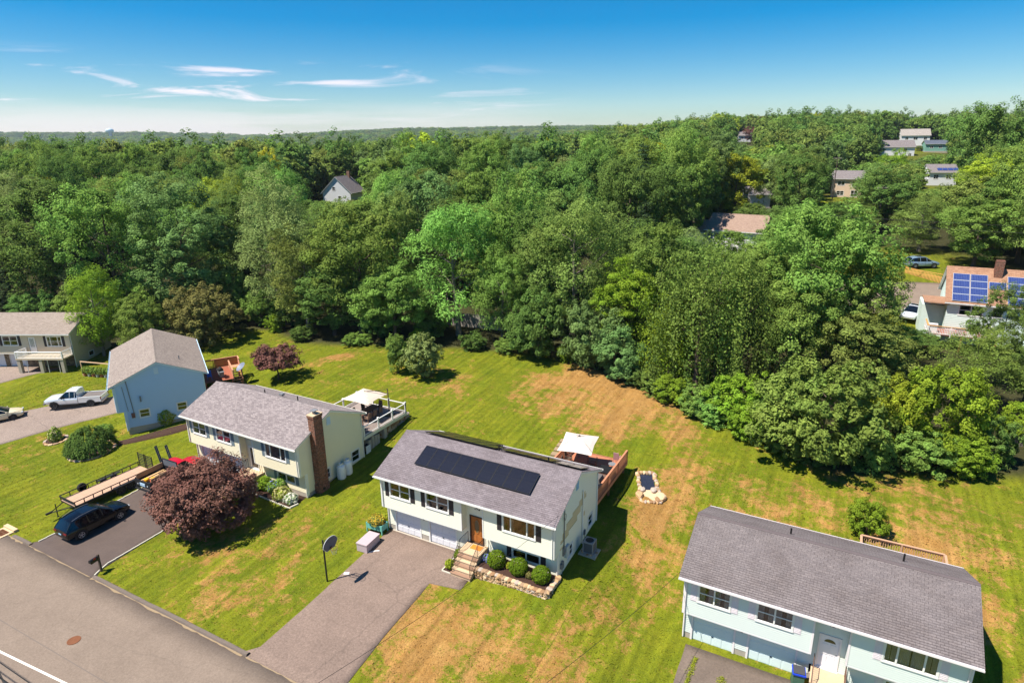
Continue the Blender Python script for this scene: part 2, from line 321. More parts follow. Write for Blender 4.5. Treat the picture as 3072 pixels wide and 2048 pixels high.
def asphalt(name, a, b, crack=.5, fine=.25):
    m = mat(name, a, .92, col2=b, scale=.5, spec=.2); t = m.node_tree; p = t.nodes['Principled BSDF']; src = p.inputs['Base Color'].links[0].from_socket
    c = t.nodes.new('ShaderNodeTexCoord')
    n = t.nodes.new('ShaderNodeTexNoise'); n.inputs['Scale'].default_value = 9; n.inputs['Detail'].default_value = 7; n.inputs['Roughness'].default_value = .8; t.links.new(c.outputs['Object'], n.inputs['Vector'])
    mr = t.nodes.new('ShaderNodeMapRange'); mr.inputs[1].default_value = .3; mr.inputs[2].default_value = .7; mr.inputs[3].default_value = 1-fine; mr.inputs[4].default_value = 1+fine; t.links.new(n.outputs[0], mr.inputs[0])
    x = t.nodes.new('ShaderNodeMix'); x.data_type = 'RGBA'; x.blend_type = 'MULTIPLY'; x.inputs[0].default_value = 1; t.links.new(src, x.inputs[6]); t.links.new(mr.outputs[0], x.inputs[7])
    v = t.nodes.new('ShaderNodeTexVoronoi'); v.feature = 'DISTANCE_TO_EDGE'; v.inputs['Scale'].default_value = .16
    nd = t.nodes.new('ShaderNodeTexNoise'); nd.inputs['Scale'].default_value = 1.2; nd.inputs['Detail'].default_value = 4; t.links.new(c.outputs['Object'], nd.inputs['Vector'])
    va = t.nodes.new('ShaderNodeMix'); va.data_type = 'RGBA'; va.inputs[0].default_value = .35; t.links.new(c.outputs['Object'], va.inputs[6]); t.links.new(nd.outputs['Color'], va.inputs[7]); t.links.new(va.outputs[2], v.inputs['Vector'])
    m2 = t.nodes.new('ShaderNodeMapRange'); m2.inputs[1].default_value = .0; m2.inputs[2].default_value = .006; m2.inputs[3].default_value = crack; m2.inputs[4].default_value = 0; t.links.new(v.outputs[0], m2.inputs[0])
    y = t.nodes.new('ShaderNodeMix'); y.data_type = 'RGBA'; t.links.new(m2.outputs[0], y.inputs[0]); t.links.new(x.outputs[2], y.inputs[6]); y.inputs[7].default_value = (.03, .027, .025, 1)
    t.links.new(y.outputs[2], p.inputs['Base Color'])
    return m
ROAD = asphalt('road_asphalt', S(120, 105, 92), S(142, 126, 111), .12, .24)
DRC = asphalt('worn_drive_asphalt', S(112, 96, 86), S(142, 122, 109), .25, .4)
DRB = asphalt('new_drive_asphalt', S(80, 70, 66), S(102, 88, 80), .0, .12)
DRD = asphalt('dark_drive_asphalt', S(92, 81, 73), S(126, 111, 99), .3, .3)
ROADY = -11.95
road = struct(drape('road', [(-130, -21.5, -130, ROADY), (60, -21.5, 60, ROADY)], ROAD, .02, 1.2))
def strip(name, pts, w, off, m, parent=None, seg=1.):
    mb = MB(); P = []
    for a, b in zip(pts[:-1], pts[1:]):
        k = max(1, int(math.hypot(b[0]-a[0], b[1]-a[1])/seg)); P += [(a[0]+(b[0]-a[0])*i/k, a[1]+(b[1]-a[1])*i/k) for i in range(k)]
    P.append(pts[-1])
    for i in range(len(P)-1):
        a, b = Vector(P[i]), Vector(P[i+1]); d = (b-a).normalized(); n = Vector((-d.y, d.x))*w/2
        mb.poly([(p.x, p.y, gz(p.x, p.y)+off) for p in (a-n, b-n, b+n, a+n)])
    return mb.build(name, m, parent)
strip('lane_line', [(-130, -18.35), (-12.8, -18.2), (-6.9, -17.72), (4, -17.2)], .12, .028, mat('road_paint', S(226, 220, 206), .8, .15, 9), road)
# tar-sealed cracks, a darker seam
TAR = mat('tar_seal', S(52, 46, 42), .7)
strip('tar_seam', [(-13.6, -18.9), (-12.6, -19.1), (-11.4, -18.95), (-10.1, -19.25), (-9.0, -19.1)], .09, .027, TAR, road, .5)
strip('tar_seam', [(-40, -16.9), (-20, -16.95), (-6, -16.7), (5, -16.4)], .05, .026, mat('asphalt_seam', S(112, 101, 92), .9), road)
mb = MB(); mb.lathe([(.36, -.02), (.36, .012), (.30, .012), (.29, .006), (0.01, .006)], k=24); mh = mb.build('manhole_cover', mat('rusty_iron', S(120, 74, 46), .8, .35, 6, .5, 30), road); mh.location = (-9.85, -15.74, gz(-9.85, -15.74)+.03)
KERB = mat('kerb_asphalt', S(112, 100, 90), .95, .2, 6, .6, 20)
def kerb(x0, x1):
    mb = MB(); n = int((x1-x0)/.8)
    for i in range(n):
        a, b = x0+(x1-x0)*i/n, x0+(x1-x0)*(i+1)/n
        for q0, q1 in (((a, -11.98, .02), (b, -11.90, .13)),):
            h = [.125+.03*math.sin(t*3.1)+.02*math.sin(t*7.7) for t in (a, b)]
            prof = lambda x, hh: [(x, -11.99, gz(x, -11.9)-.02), (x, -11.93, gz(x, -11.9)+hh), (x, -11.74, gz(x, -11.8)+hh-.005), (x, -11.62, gz(x, -11.7)-.02)]
            A, B = prof(a, h[0]), prof(b, h[1])
            for j in range(3): mb.poly((A[j], B[j], B[j+1], A[j+1]))
    return struct(mb.build('kerb', KERB, smooth=False))
kerb(-130, -27.4); kerb(-24.9, -22.5); kerb(-14.7, .3); kerb(7.2, 22.5)
# sand and dead grass gathered along the kerb
DUST = mat('road_sand', S(146, 126, 98), .95, .25, 4)
def dust(x0, x1, y, w, seed):
    mb = MB(); n = int((x1-x0)/.35); q = random.Random(seed); z = lambda x, yy: gz(x, yy)+.034; pw = [(q.uniform(.15, 1.)*w*(.5+.5*math.sin(i*.31+seed)**2), q.uniform(-.02, .02)) for i in range(n+1)]
    for i in range(n):
        a, b = x0+.35*i, x0+.35*(i+1); mb.poly([(a, y, z(a, y)), (a, y-pw[i][0], z(a, y-pw[i][0])), (b, y-pw[i+1][0], z(b, y-pw[i+1][0])), (b, y, z(b, y))])
    return mb.build('kerb_sand', DUST, road)
dust(-60, -23, -11.96, .22, 1); dust(-14.7, .2, -11.96, .2, 2); dust(-22.6, -14.6, -11.95, .12, 4); dust(.3, 7.3, -11.95, .14, 5); dust(7.2, 24, -11.96, .25, 3)
# driveways
d = struct(drape('driveway', [(-.3, -11.95, 7.3, -11.95), (.45, -11.1, 6.75, -11.1), (.55, -8, 6.5, -8), (.5, -2.4, 6.35, -2.6), (.5, -2.0, 8.45, -2.25), (.5, -1.25, 8.45, -1.3), (.45, -1.2, 6.9, -1.2), (.4, 1.05, 6.9, 1.05)], DRC, .035))
strip('patch', [(.75, -1.95), (1.05, -1.6), (1.3, -1.45)], .1, .042, mat('spilled_paint', S(205, 205, 205), .8), d)
strip('patch', [(.62, -4.3), (.95, -4.15)], .22, .042, mat('spilled_paint', S(205, 205, 205), .8), d)
struct(drape('driveway', [(-22.9, -11.95, -14.4, -11.95), (-22.3, -11.2, -15.0, -11.2), (-22.3, -6, -15.25, -6), (-22.1, 1.85, -15.4, 1.85)], DRB, .035))
struct(drape('driveway', [(-52.5, -14, -45.5, -14), (-51.2, -6, -44.6, -6), (-50.3, .8, -43.0, -1.6), (-48.6, 3.3, -41.4, 2.0), (-43.4, 7.6, -39.6, 4.9), (-42.6, 8.2, -38.6, 5.4)], asphalt('old_drive_asphalt', S(128, 112, 102), S(150, 134, 122), .15), .035))
struct(drape('driveway', [(22.1, -11.95, 29.5, -11.95), (22.2, -8, 28.9, -8), (22.0, .6, 28.6, .6)], DRD, .035))
struct(drape('driveway', [(-78, -3, -71, -10), (-68.6, 4.6, -62.3, 2.4), (-68.3, 7.2, -59.2, 10.0)], asphalt('old_drive_asphalt', S(128, 112, 102), S(150, 134, 122), .15), .035))
EDG = mat('edging_concrete', S(190, 184, 168), .9, .15, 8)
def edging(pts, name='edging_stone', w=.09, h=.07, seg=.55, parent=None, m=None):
    root = thing(name+'_row', '', '') if parent is None else parent; k = 0
    for a, b in zip(pts[:-1], pts[1:]):
        a = Vector(a); b = Vector(b); L = (b-a).length; n = max(1, int(L/seg)); d = (b-a)/n; ang = math.atan2(d.y, d.x)
        for i in range(n):
            p = a+d*(i+.5); me = bpy.data.meshes.get(name+'_mesh%d' % int(d.length*100))
            if me is None: me = MB().box(-d.length/2+.006, d.length/2-.006, -w/2, w/2, -.1, h).mesh(name+'_mesh%d' % int(d.length*100), m or EDG)
            o = link('edging_block', me, root, (p.x, p.y, gz(p.x, p.y)+.02), ang+random.uniform(-.03, .03))
    return root
random.seed(4)
e = edging([(-22.35, -11.4), (-22.35, -1.5)]); tag(e, 'pale concrete edging blocks on the trailer side of the new driveway', 'edging')
e = edging([(-14.75, -11.75), (-14.95, -11.3), (-15.2, -10.6), (-15.22, -2.0)]); tag(e, 'pale concrete edging blocks running from the mailbox to the purple maple', 'edging')
struct(drape('far_street', [(26, 62, 20, 73), (40, 67.5, 36, 78), (52, 69, 50, 80), (64, 68, 64, 80)], ROAD, .05, 1.5))
MULCH = mat('bark_mulch', S(70, 48, 38), .95, .35, 12, 1., 30)
# ------------------------------------------------------------------ houses
WHITE = mat('white_trim', S(226, 224, 218), .6, .05, 3)
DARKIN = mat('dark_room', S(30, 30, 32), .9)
GLASS = glassmat('window_glass', (.74, .76, .78), .1)
CONC = mat('foundation_concrete', S(170, 160, 146), .95, .15, 2, .3, 20)
CURT = mat('pale_curtain', S(196, 190, 178), .9, .12, 6)
BLACKM = mat('black_metal', S(30, 29, 29), .5, .2, 6)
GREYM = mat('grey_metal', S(120, 122, 124), .5, .12, 6)
def TF(yf): return lambda u, n, z: (u, yf-n, z)          # front wall: n points to -y
def TR(xr): return lambda u, n, z: (xr+n, u, z)          # right wall
def TL(xl): return lambda u, n, z: (xl-n, u, z)
def TB(yb): return lambda u, n, z: (u, yb+n, z)
def clap(mb, T, u0, u1, z0, z1, holes=(), expo=.125, out=.015, mi=0, only=None):
    n = max(1, round((z1-z0)/expo)); e = (z1-z0)/n
    for i in range(n):
        a, b = z0+i*e, z0+(i+1)*e; zm = (a+b)/2
        f0 = u0(zm) if callable(u0) else u0; f1 = u1(zm) if callable(u1) else u1
        iv = [(f0, f1)]
        for h in holes:
            if h[2] < zm < h[3]:
                nv = []
                for p, q in iv:
                    if h[0] > p: nv.append((p, min(q, h[0])))
                    if h[1] < q: nv.append((max(p, h[1]), q))
                iv = [w for w in nv if w[1]-w[0] > .02]
        for p, q in iv:
            mb.poly((T(p, out, a), T(q, out, a), T(q, .001, b), T(p, .001, b)), mi); mb.poly((T(p, 0, a), T(q, 0, a), T(q, out, a), T(p, out, a)), mi)
def window(par, T, u0, u1, z0, z1, units=(1, 1), dh=True, shutter=None, frame=None, curtain=.0, glass=None, cm=None, grid=None, name='window'):
    fm = frame or WHITE; c = .075; mb = MB(); B = lambda a, b, e, f, n0, n1: mb.box(a, b, n0, n1, e, f, 0, T)
    B(u0-c, u1+c, z1, z1+c, -.04, .045); B(u0-c, u1+c, z0-c, z0, -.04, .06); B(u0-c, u0, z0, z1, -.04, .045); B(u1, u1+c, z0, z1, -.04, .045)
    tot = sum(units); x = u0; cells = []
    for i, w in enumerate(units):
        e = x+(u1-u0)*w/tot; cells.append((x, e))
        if i < len(units)-1: B(e-.035, e+.035, z0, z1, -.03, .04)
        B(x, x+.045, z0, z1, -.03, .022); B(e-.045, e, z0, z1, -.03, .022); B(x+.045, e-.045, z0, z0+.05, -.03, .022); B(x+.045, e-.045, z1-.05, z1, -.03, .022)
        if dh is True or (isinstance(dh, (list, tuple)) and dh[i]): B(x+.045, e-.045, (z0+z1)/2-.025, (z0+z1)/2+.025, -.03, .018)
        if grid:
            for k in range(1, grid[0]): q = x+(e-x)*k/grid[0]; B(q-.012, q+.012, z0+.05, z1-.05, -.02, .012)
            for k in range(1, grid[1]): q = z0+(z1-z0)*k/grid[1]; B(x+.05, e-.05, q-.012, q+.012, -.02, .011)
        x = e
    o = mb.build(name, fm, par)
    for i, (a, b) in enumerate(cells):
        two = dh is True or (isinstance(dh, (list, tuple)) and dh[i])
        for (p, q) in (((z0+.05, (z0+z1)/2-.025), ((z0+z1)/2+.025, z1-.05)) if two else ((z0+.05, z1-.05),)):
            MB().box(a+.045, b-.045, -.012, -.006, p, q, 0, T).build('pane', glass or GLASS, o)
        if curtain:
            k = 14; w = (b-a)*curtain/2
            for s, e in ((a, a+w), (b-w, b)):
                mb = MB()
                for j in range(k): p0, p1 = s+(e-s)*j/k, s+(e-s)*(j+1)/k; mb.poly((T(p0, -.12-.03*(j % 2), z0), T(p1, -.12-.03*((j+1) % 2), z0), T(p1, -.12-.03*((j+1) % 2), z1), T(p0, -.12-.03*(j % 2), z1)))
                mb.build('curtain', cm or CURT, o)
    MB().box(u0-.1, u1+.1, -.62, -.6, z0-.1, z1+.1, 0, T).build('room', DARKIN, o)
    if shutter:
        for s0, s1 in ((u0-c-.005-.36, u0-c-.005), (u1+c+.005, u1+c+.365)):
            mb = MB(); mb.box(s0, s1, -.005, .025, z0-.07, z1+.07, 0, T)
            for k in range(13): q = z0-.02+(z1-z0+.02)*k/13; mb.box(s0+.045, s1-.045, .025, .036, q, q+.05, 0, T)
            mb.build('shutter', shutter, o)
    return o
def downspout(par, x, y, z0, z1, m=None, jog=None):
    mb = MB(); pts = [(x, y, z1), (x, y, z0)] if not jog else [(x, y, z1)]+jog+[(jog[-1][0], jog[-1][1], z0)]
    for a, b in zip(pts[:-1], pts[1:]): mb.tube([a, b], .042, 6)
    return mb.build('downspout', m or WHITE, par)
def garage_door(par, T, u0, u1, z1, rows, cols, m, trim=None):
    mb = MB(); mb.box(u0, u1, -.1, -.06, .03, z1, 0, T); o = mb.build('garage_door', m, par)
    w, h = (u1-u0)/cols, (z1-.03)/rows
    me = None
    for i in range(rows):
        for j in range(cols):
            a, b, c, d = u0+j*w+.05, u0+(j+1)*w-.05, .03+i*h+.06, .03+(i+1)*h-.06
            k = MB(); k.prism([(a, c), (b, c), (b, d), (a, d)], -.0595, -.045, 0, lambda p, q, n: T(p, n, q)); k.build('panel', m, o)
    MB().box((u0+u1)/2-.06, (u0+u1)/2+.06, -.045, -.02, .62, .66, 0, T).build('handle', BLACKM, o)
    mb = MB(); t = .11
    mb.box(u0-t, u0, -.1, .03, 0, z1+t, 0, T); mb.box(u1, u1+t, -.1, .03, 0, z1+t, 0, T); mb.box(u0, u1, -.1, .03, z1, z1+t, 0, T)
    mb.build('door_casing', trim or WHITE, par)
    return o
def roof(par, L, D, rise, He, m, trim, th=.13, expo=.14, ridge_m=None, y0=0.):
    sl = math.hypot(D/2, rise); n = round(sl/expo); mb = MB(); cy, sy = D/2/sl, rise/sl
    for side in (0, 1):
        def P(x, s, h):
            y = s*cy-h*sy; z = He+s*sy+h*cy
            return (x, y if side == 0 else D-y, z)
        for i in range(n):
            a, b = sl*i/n, sl*(i+1)/n
            q = (P(0, a, .012), P(L, a, .012), P(L, b, .001), P(0, b, .001)); mb.poly(q if side == 0 else q[::-1])
            q = (P(0, a, 0), P(L, a, 0), P(L, a, .012), P(0, a, .012)); mb.poly(q if side == 0 else q[::-1])
        for x in (0, L): mb.poly((P(x, 0, -.02), P(x, sl, -.02), P(x, sl, .012), P(x, 0, .012)))
    r = mb.build('roof', m, par)
    mb = MB(); k = int(L/.3)
    for i in range(k):
        a, b = L*i/k, L*(i+1)/k
        for s in (-1, 1):
            mb.poly([(x, D/2+s*q*cy, He+rise-q*sy+h) for x, q, h in ((a, 0, .03), (b, 0, .022), (b, .15, .02), (a, .15, .028))])
    mb.build('ridge_cap', ridge_m or m, r)
    mb = MB()   # soffits, fascia and rake boards under the shingles
    for s in (0, 1):
        f = (lambda y: y) if s == 0 else (lambda y: D-y)
        mb.box(.03, L-.03, min(f(.02), f(.055)), max(f(.02), f(.055)), He-.17, He-.005); mb.box(.26, L-.26, min(f(.055), f(.5)), max(f(.055), f(.5)), He-.15, He-.13)
        for x in (.02, L-.05):
            mb.poly([(x, f(.0), He-.02), (x, f(D/2), He+rise-.02), (x, f(D/2), He+rise-.19), (x, f(0), He-.17)]); mb.poly([(x+.03, f(.0), He-.02), (x+.03, f(D/2), He+rise-.02), (x+.03, f(D/2), He+rise-.19), (x+.03, f(0), He-.17)])
            mb.poly([(x, f(0), He-.17), (x, f(D/2), He+rise-.19), (x+.03, f(D/2), He+rise-.19), (x+.03, f(0), He-.17)])
        for x0, x1 in ((.05, .26), (L-.26, L-.05)): mb.poly([(x0, f(.05), He-.16), (x1, f(.05), He-.16), (x1, f(D/2), He+rise-.16), (x0, f(D/2), He+rise-.16)])
    mb.build('fascia', trim, par)
    for s in (0, 1):
        mb = MB(); y = -.055 if s == 0 else D+.055
        for a, b, c, d in ((-.06, .06, -.01, 0), (-.065, -.055, 0, .1), (.055, .065, 0, .1)): mb.box(.0, L, y+a, y+b, He-.115+c, He-.115+d)
        mb.build('gutter', trim, par)
    return r
def vent(par, x, y, z, h=.45, m=None): MB().lathe([(.05, -.15), (.05, h), (.035, h), (.035, h-.05)], (x, y, z), 10).build('vent_pipe', m or BLACKM, par)
def ranch(root, L, D, rise, He, pal, gar=(.96, 3.05, 3.92, 6.07), doorrows=4, wins=True, left_sh=(1, 1, 1, 1, 1, 1), patches=(), low_win=True, entry='wood', yb=None, rw=((2.4, 1.25, .8, .85), (6.1, 1.25, .8, .85)), gvent=True):
    wall, trim, sh, rm, gm = pal['wall'], pal['trim'], pal['shutter'], pal['roof'], pal['garage']
    xl, xr = .25, L-.25; yu, yl = .4, 1.0; yb = yb or D-.35; k = L/14.; xa, xb = 7.0*k, 8.6*k; zf = 2.2; ztop = He-.12
    F0, F1 = TF(yu), TF(yl)
    W1, W2, W3 = (1.09*k, 2.77*k, 3.25, 4.40), (4.18*k, 5.95*k, 3.25, 4.40), (10.14*k, 12.4*k, 3.22, 4.40)
    W4 = (10.5*k, 12.45*k, .98, 1.62)
    dr = (7.35*k, 8.25*k, 1.15, 3.14)
    zr = lambda y: He+rise*(1-abs(y-D/2)/(D/2))-.1
    lim = lambda z, lo: lo if z < He-.1 else max(lo, D/2*(z-He+.1)/rise)
    pad = lambda w: (w[0]-.05, w[1]+.05, w[2]-.05, w[3]+.05)
    wins_ = [pad(W1), pad(W2), pad(W3)]
    mb = MB()
    clap(mb, F0, xl+.09, xa-.09, zf+.02, ztop, wins_); clap(mb, F0, xb+.09, xr-.09, zf+.02, ztop, wins_)
    oct_ = (7.87*k-.2, 7.87*k+.2, 3.72, 4.12)
    clap(mb, F1, xa, xb, zf-1.1, ztop, [pad(dr), oct_]); 
    gs = [(gar[0]*k-.1, gar[1]*k+.1, 0, 2.12), (gar[2]*k-.1, gar[3]*k+.1, 0, 2.12)]
    clap(mb, F1, xl+.09, xa, .45, zf, gs); clap(mb, F1, xa, xr-.09, .45, zf, [pad(W4), (xa, xb, .4, 3.2)])
    for x, q in ((xa, 1), (xb, -1)):
        T = (lambda u, n, z: (xa+n, u, z)) if q == 1 else (lambda u, n, z: (xb-n, u, z))
        clap(mb, T, yu+.09, yl, zf, ztop)
    gh = [(w[0]-w[2]/2-.05, w[0]+w[2]/2+.05, w[1]-w[3]/2-.05, w[1]+w[3]/2+.05) for w in rw]
    TRr = TR(xr)
    clap(mb, TRr, lambda z: lim(z, yu+.09 if z > zf else yl+.09), lambda z: D-lim(z, D-yb+.09), .45, He+rise-.25, gh+list(patches))
    TLl = TL(xl)
    clap(mb, TLl, lambda z: lim(z, yu+.09 if z > zf else yl+.09), lambda z: D-lim(z, D-yb+.09), .45, He+rise-.25)
    clap(mb, TB(yb), xl+.09, xr-.09, .45, ztop)
    mb.build('siding', wall, root)
    if patches:
        mb = MB()
        for p in patches: clap(mb, TRr, p[0], p[1], p[2], p[3], (), mi=0)
        q = mb.build('siding_patch', pal['patch'], root); q['label'] = 'beige replacement siding boards'
    # corner boards, band under the overhang, soffit
    mb = MB()
    for x0, x1, y, z0, z1 in ((xl-.005, xl+.09, yu, zf, ztop), (xa-.09, xa+.005, yu, zf, ztop), (xb-.005, xb+.09, yu, zf, ztop), (xr-.09, xr+.005, yu, zf, ztop), (xl-.005, xl+.09, yl, .2, zf), (xr-.09, xr+.005, yl, .2, zf)):
        MB().box(x0, x1, y-.03, y+.09, z0, z1).build('corner_board', trim, root)
    for x0, x1 in ((xr-.02, xr+.022), (xl-.022, xl+.02)):
        for q in ((yu+.0905, yu+.17, zf, ztop), (yl+.0905, yl+.17, .3, zf), (yb-.09, yb+.005, .3, ztop)): MB().box(x0-.008, x1+.008, *q).build('corner_board', trim, root)
    for q in ((xl, xa), (xb, xr)): MB().box(*q, yu-.012, yl+.02, zf-.03, zf+.018).build('overhang_soffit', trim, root)
    mb = MB(); mb.box(xl+.02, gar[0]*k-.11, yl+.01, yl+.25, -.6, .5); mb.box(gar[1]*k+.11, gar[2]*k-.11, yl+.01, yl+.25, -.6, .5); mb.box(gar[3]*k+.11, xr-.02, yl+.01, yl+.25, -.6, .5)
    mb.box(xr-.25, xr-.02, yl+.26, yb-.02, -.6, .5); mb.box(xl+.02, xl+.25, yl+.26, yb-.02, -.6, .5); mb.box(xl+.26, xr-.26, yb-.24, yb-.02, -.6, .5)
    mb.box(xl+.3, 6.9*k, yl-.12, yl+.01, -.3, .035)
    mb.build('foundation', CONC, root)
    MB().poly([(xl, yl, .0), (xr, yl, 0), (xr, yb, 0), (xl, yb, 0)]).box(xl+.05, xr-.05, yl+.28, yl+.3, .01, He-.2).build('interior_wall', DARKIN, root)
    if wins:
        window(root, F0, *W1, shutter=sh, curtain=pal.get('cur', .0), cm=pal.get('cm')); window(root, F0, *W2, shutter=sh, curtain=pal.get('cur', .0), cm=pal.get('cm'))
        window(root, F0, *W3, units=(1, 2.1, 1), dh=pal.get('dh3', (False, False, False)), shutter=sh, curtain=pal.get('cur3', .3), cm=pal.get('cm'))
        if low_win: window(root, F1, *W4, units=(1, 1), dh=False, shutter=sh)
        for w in rw: window(root, TRr, w[0]-w[2]/2, w[0]+w[2]/2, w[1]-w[3]/2, w[1]+w[3]/2, units=(1,))
        # octagon light above the door
        n8 = [(7.87*k+.2*math.cos(R(22.5+45*i)), 3.92+.2*math.sin(R(22.5+45*i))) for i in range(8)]; n8i = [(7.87*k+(a-7.87*k)*.72, 3.92+(b-3.92)*.72) for a, b in n8]
        mb = MB()
        for i in range(8): j = (i+1) % 8; mb.prism([n8[i], n8[j], n8i[j], n8i[i]], 0, .05, 0, lambda a, b, n: F1(a, n, b))
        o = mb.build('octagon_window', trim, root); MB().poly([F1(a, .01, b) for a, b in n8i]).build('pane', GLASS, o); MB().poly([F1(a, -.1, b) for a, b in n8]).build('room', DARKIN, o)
    # front door
    mb = MB(); mb.box(dr[0]-.09, dr[0], -.05, .05, dr[2], dr[3]+.09, 0, F1); mb.box(dr[1], dr[1]+.09, -.05, .05, dr[2], dr[3]+.09, 0, F1); mb.box(dr[0], dr[1], -.05, .05, dr[3], dr[3]+.09, 0, F1); mb.box(dr[0]-.12, dr[1]+.12, -.05, .12, dr[2]-.08, dr[2], 0, F1)
    mb.build('door_frame', pal.get('doorframe', trim), root)
    o = MB().box(dr[0], dr[1], -.05, -.01, dr[2], dr[3], 0, F1).build('front_door', pal['door'], root); dx = (dr[0]+dr[1])/2
    if entry == 'wood':
        for (a, b, c, e) in ((dr[0]+.1, dx-.04, dr[2]+.12, dr[2]+.55), (dx+.04, dr[1]-.1, dr[2]+.12, dr[2]+.55), (dr[0]+.1, dx-.22, dr[2]+.65, dr[3]-.5), (dx+.22, dr[1]-.1, dr[2]+.65, dr[3]-.5)):
            MB().prism([(a, c), (b, c), (b, e), (a, e)], -.0095, .012, 0, lambda p, q, n: F1(p, n, q)).build('panel', pal['door'], o)
        ov = [(dx+.17*math.cos(R(20*i)), dr[2]+1.28+.5*math.sin(R(20*i))) for i in range(18)]; ov2 = [(dx+(a-dx)*1.25, dr[2]+1.28+(b-dr[2]-1.28)*1.12) for a, b in ov]; mb = MB()
        for i in range(18): j = (i+1) % 18; mb.prism([ov2[i], ov2[j], ov[j], ov[i]], -.0095, .02, 0, lambda a, b, n: F1(a, n, b))
        mb.build('oval_frame', pal['door'], o); MB().poly([F1(a, -.004, b) for a, b in ov]).build('pane', mat('leaded_glass', S(96, 84, 60), .12, .4, 25, spec=.7), o)
    elif entry == 'panel':
        for (a, b, c, e) in ((dr[0]+.12, dx-.05, dr[2]+.15, dr[2]+.75), (dx+.05, dr[1]-.12, dr[2]+.15, dr[2]+.75), (dr[0]+.12, dx-.05, dr[2]+.85, dr[2]+1.5), (dx+.05, dr[1]-.12, dr[2]+.85, dr[2]+1.5)):
            MB().prism([(a, c), (b, c), (b, e), (a, e)], -.0095, .006, 0, lambda p, q, n: F1(p, n, q)).build('panel', pal['door'], o)
        fan = [(dx+.27*math.cos(R(18*i)), dr[2]+1.62+.2*math.sin(R(18*i))) for i in range(11)]; MB().poly([F1(a, -.004, b) for a, b in fan]).build('pane', mat('leaded_glass', S(96, 84, 60), .12, .4, 25, spec=.7), o)
    else:
        MB().box(dr[0]+.1, dr[1]-.1, -.0095, 0, dr[2]+.15, dr[3]-.12, 0, F1).build('pane', glassmat('door_glass', (.2, .22, .25), .2), o)
    MB().lathe([(.03, -.0), (.035, .03), (.02, .05)], (dr[1]-.07, yl+.005, dr[2]+.95), 8, axis='y').build('knob', GREYM, o)
    for i in (0, 2): garage_door(root, TF(yl), gar[i]*k, gar[i+1]*k, 2.0, doorrows, 4, gm, trim)
    # lantern between the garage doors
    lx = (gar[1]+gar[2])/2*k; MB().box(lx-.06, lx+.06, yl-.12, yl-.03, 1.72, 1.95).box(lx-.08, lx+.08, yl-.14, yl-.01, 1.95, 1.99).build('wall_lantern', BLACKM, root)
    roof(root, L, D, rise, He, rm, trim, ridge_m=pal.get('ridge'))
    if gvent:
        mb = MB(); zc = He+rise-.95
        for s in (1,):
            mb.box(D/2-.32, D/2+.08, .012, .05, zc-.32, zc+.32, 0, TRr)
            for i in range(8): mb.box(D/2-.28, D/2+.04, .05, .065, zc-.28+i*.072, zc-.24+i*.072, 0, TRr)
        mb.build('gable_vent', pal.get('vent', trim), root)
    downspout(root, xr-.14, yu-.05, zf-.0, He-.1, trim, [(xr-.14, yu-.05, zf+.1), (xr-.1, yl-.05, zf-.25)][:0] or None)
    downspout(root, xr-.05, yl-.06, .1, zf-.02, trim); downspout(root, xl+.05, yl-.06, .1, zf-.02, trim); downspout(root, xl+.14, yu-.05, zf, He-.1, trim); downspout(root, xr+.06, yb-.08, .25, He-.12, trim)
def rail(par, pts, h=.9, step=.13, r=.012, m=None, pr=.02, posts=True, name='railing'):
    """a handrail with balusters along a poly line of foot points"""
    mb = MB(); m = m or BLACKM
    mb.tube([(p[0], p[1], p[2]+h) for p in pts], pr, 6); mb.tube([(p[0], p[1], p[2]+.1) for p in pts], r, 5)
    for p in pts:
        if posts: mb.tube([p, (p[0], p[1], p[2]+h)], pr, 6)
    o = mb.build(name, m, par)
    for a, b in zip(pts[:-1], pts[1:]):
        a, b = Vector(a), Vector(b); n = max(1, int((b-a).length/step))
        for i in range(1, n):
            p = a+(b-a)*i/n; me = bpy.data.meshes.get('baluster_%d_%s' % (int(h*100), m.name)) or MB().tube([(0, 0, .1), (0, 0, h)], r, 5).mesh('baluster_%d_%s' % (int(h*100), m.name), m)
            link('baluster', me, o, tuple(p))
    return o
STOOP = mat('stoop_concrete', S(196, 170, 138), .9, .12, 4, .2, 20); SLATE = mat('tread_edge', S(150, 118, 96), .85, .15, 8)
def stoop(root, x0, x1, ytop, ydoor, zt, n, run, side=1, railm=None, zg=0.):
    mb = MB(); mb.box(x0, x1, ytop, ydoor, -.3, zt-.06); mb.build('landing', STOOP, root); MB().box(x0-.04, x1+.04, ytop-.04, ydoor, zt-.06, zt).build('landing_slab', STOOP, root)
    h = (zt-zg)/(n+1)
    for i in range(n):
        z = zt-(i+1)*h; y1 = ytop-i*run
        t = MB().box(x0, x1, y1-run, y1 if i == 0 else y1-.001, -.3, z-.05).build('step', STOOP, root); MB().box(x0-.03, x1+.03, y1-run-.03, y1-.003, z-.05, z).build('tread', STOOP if i % 2 else SLATE, t)
    rail(root, [(x0+.05, ydoor-.15, zt), (x0+.05, ytop+.02, zt), (x0+.05, ytop-n*run+.1, zg+h)], .85, .14, .011, railm)
    rail(root, [(x1-.05, ydoor-.15, zt), (x1-.05, ytop+.02, zt), (x1-.05, ytop-n*run+.1, zg+h)], .85, .14, .011, railm)
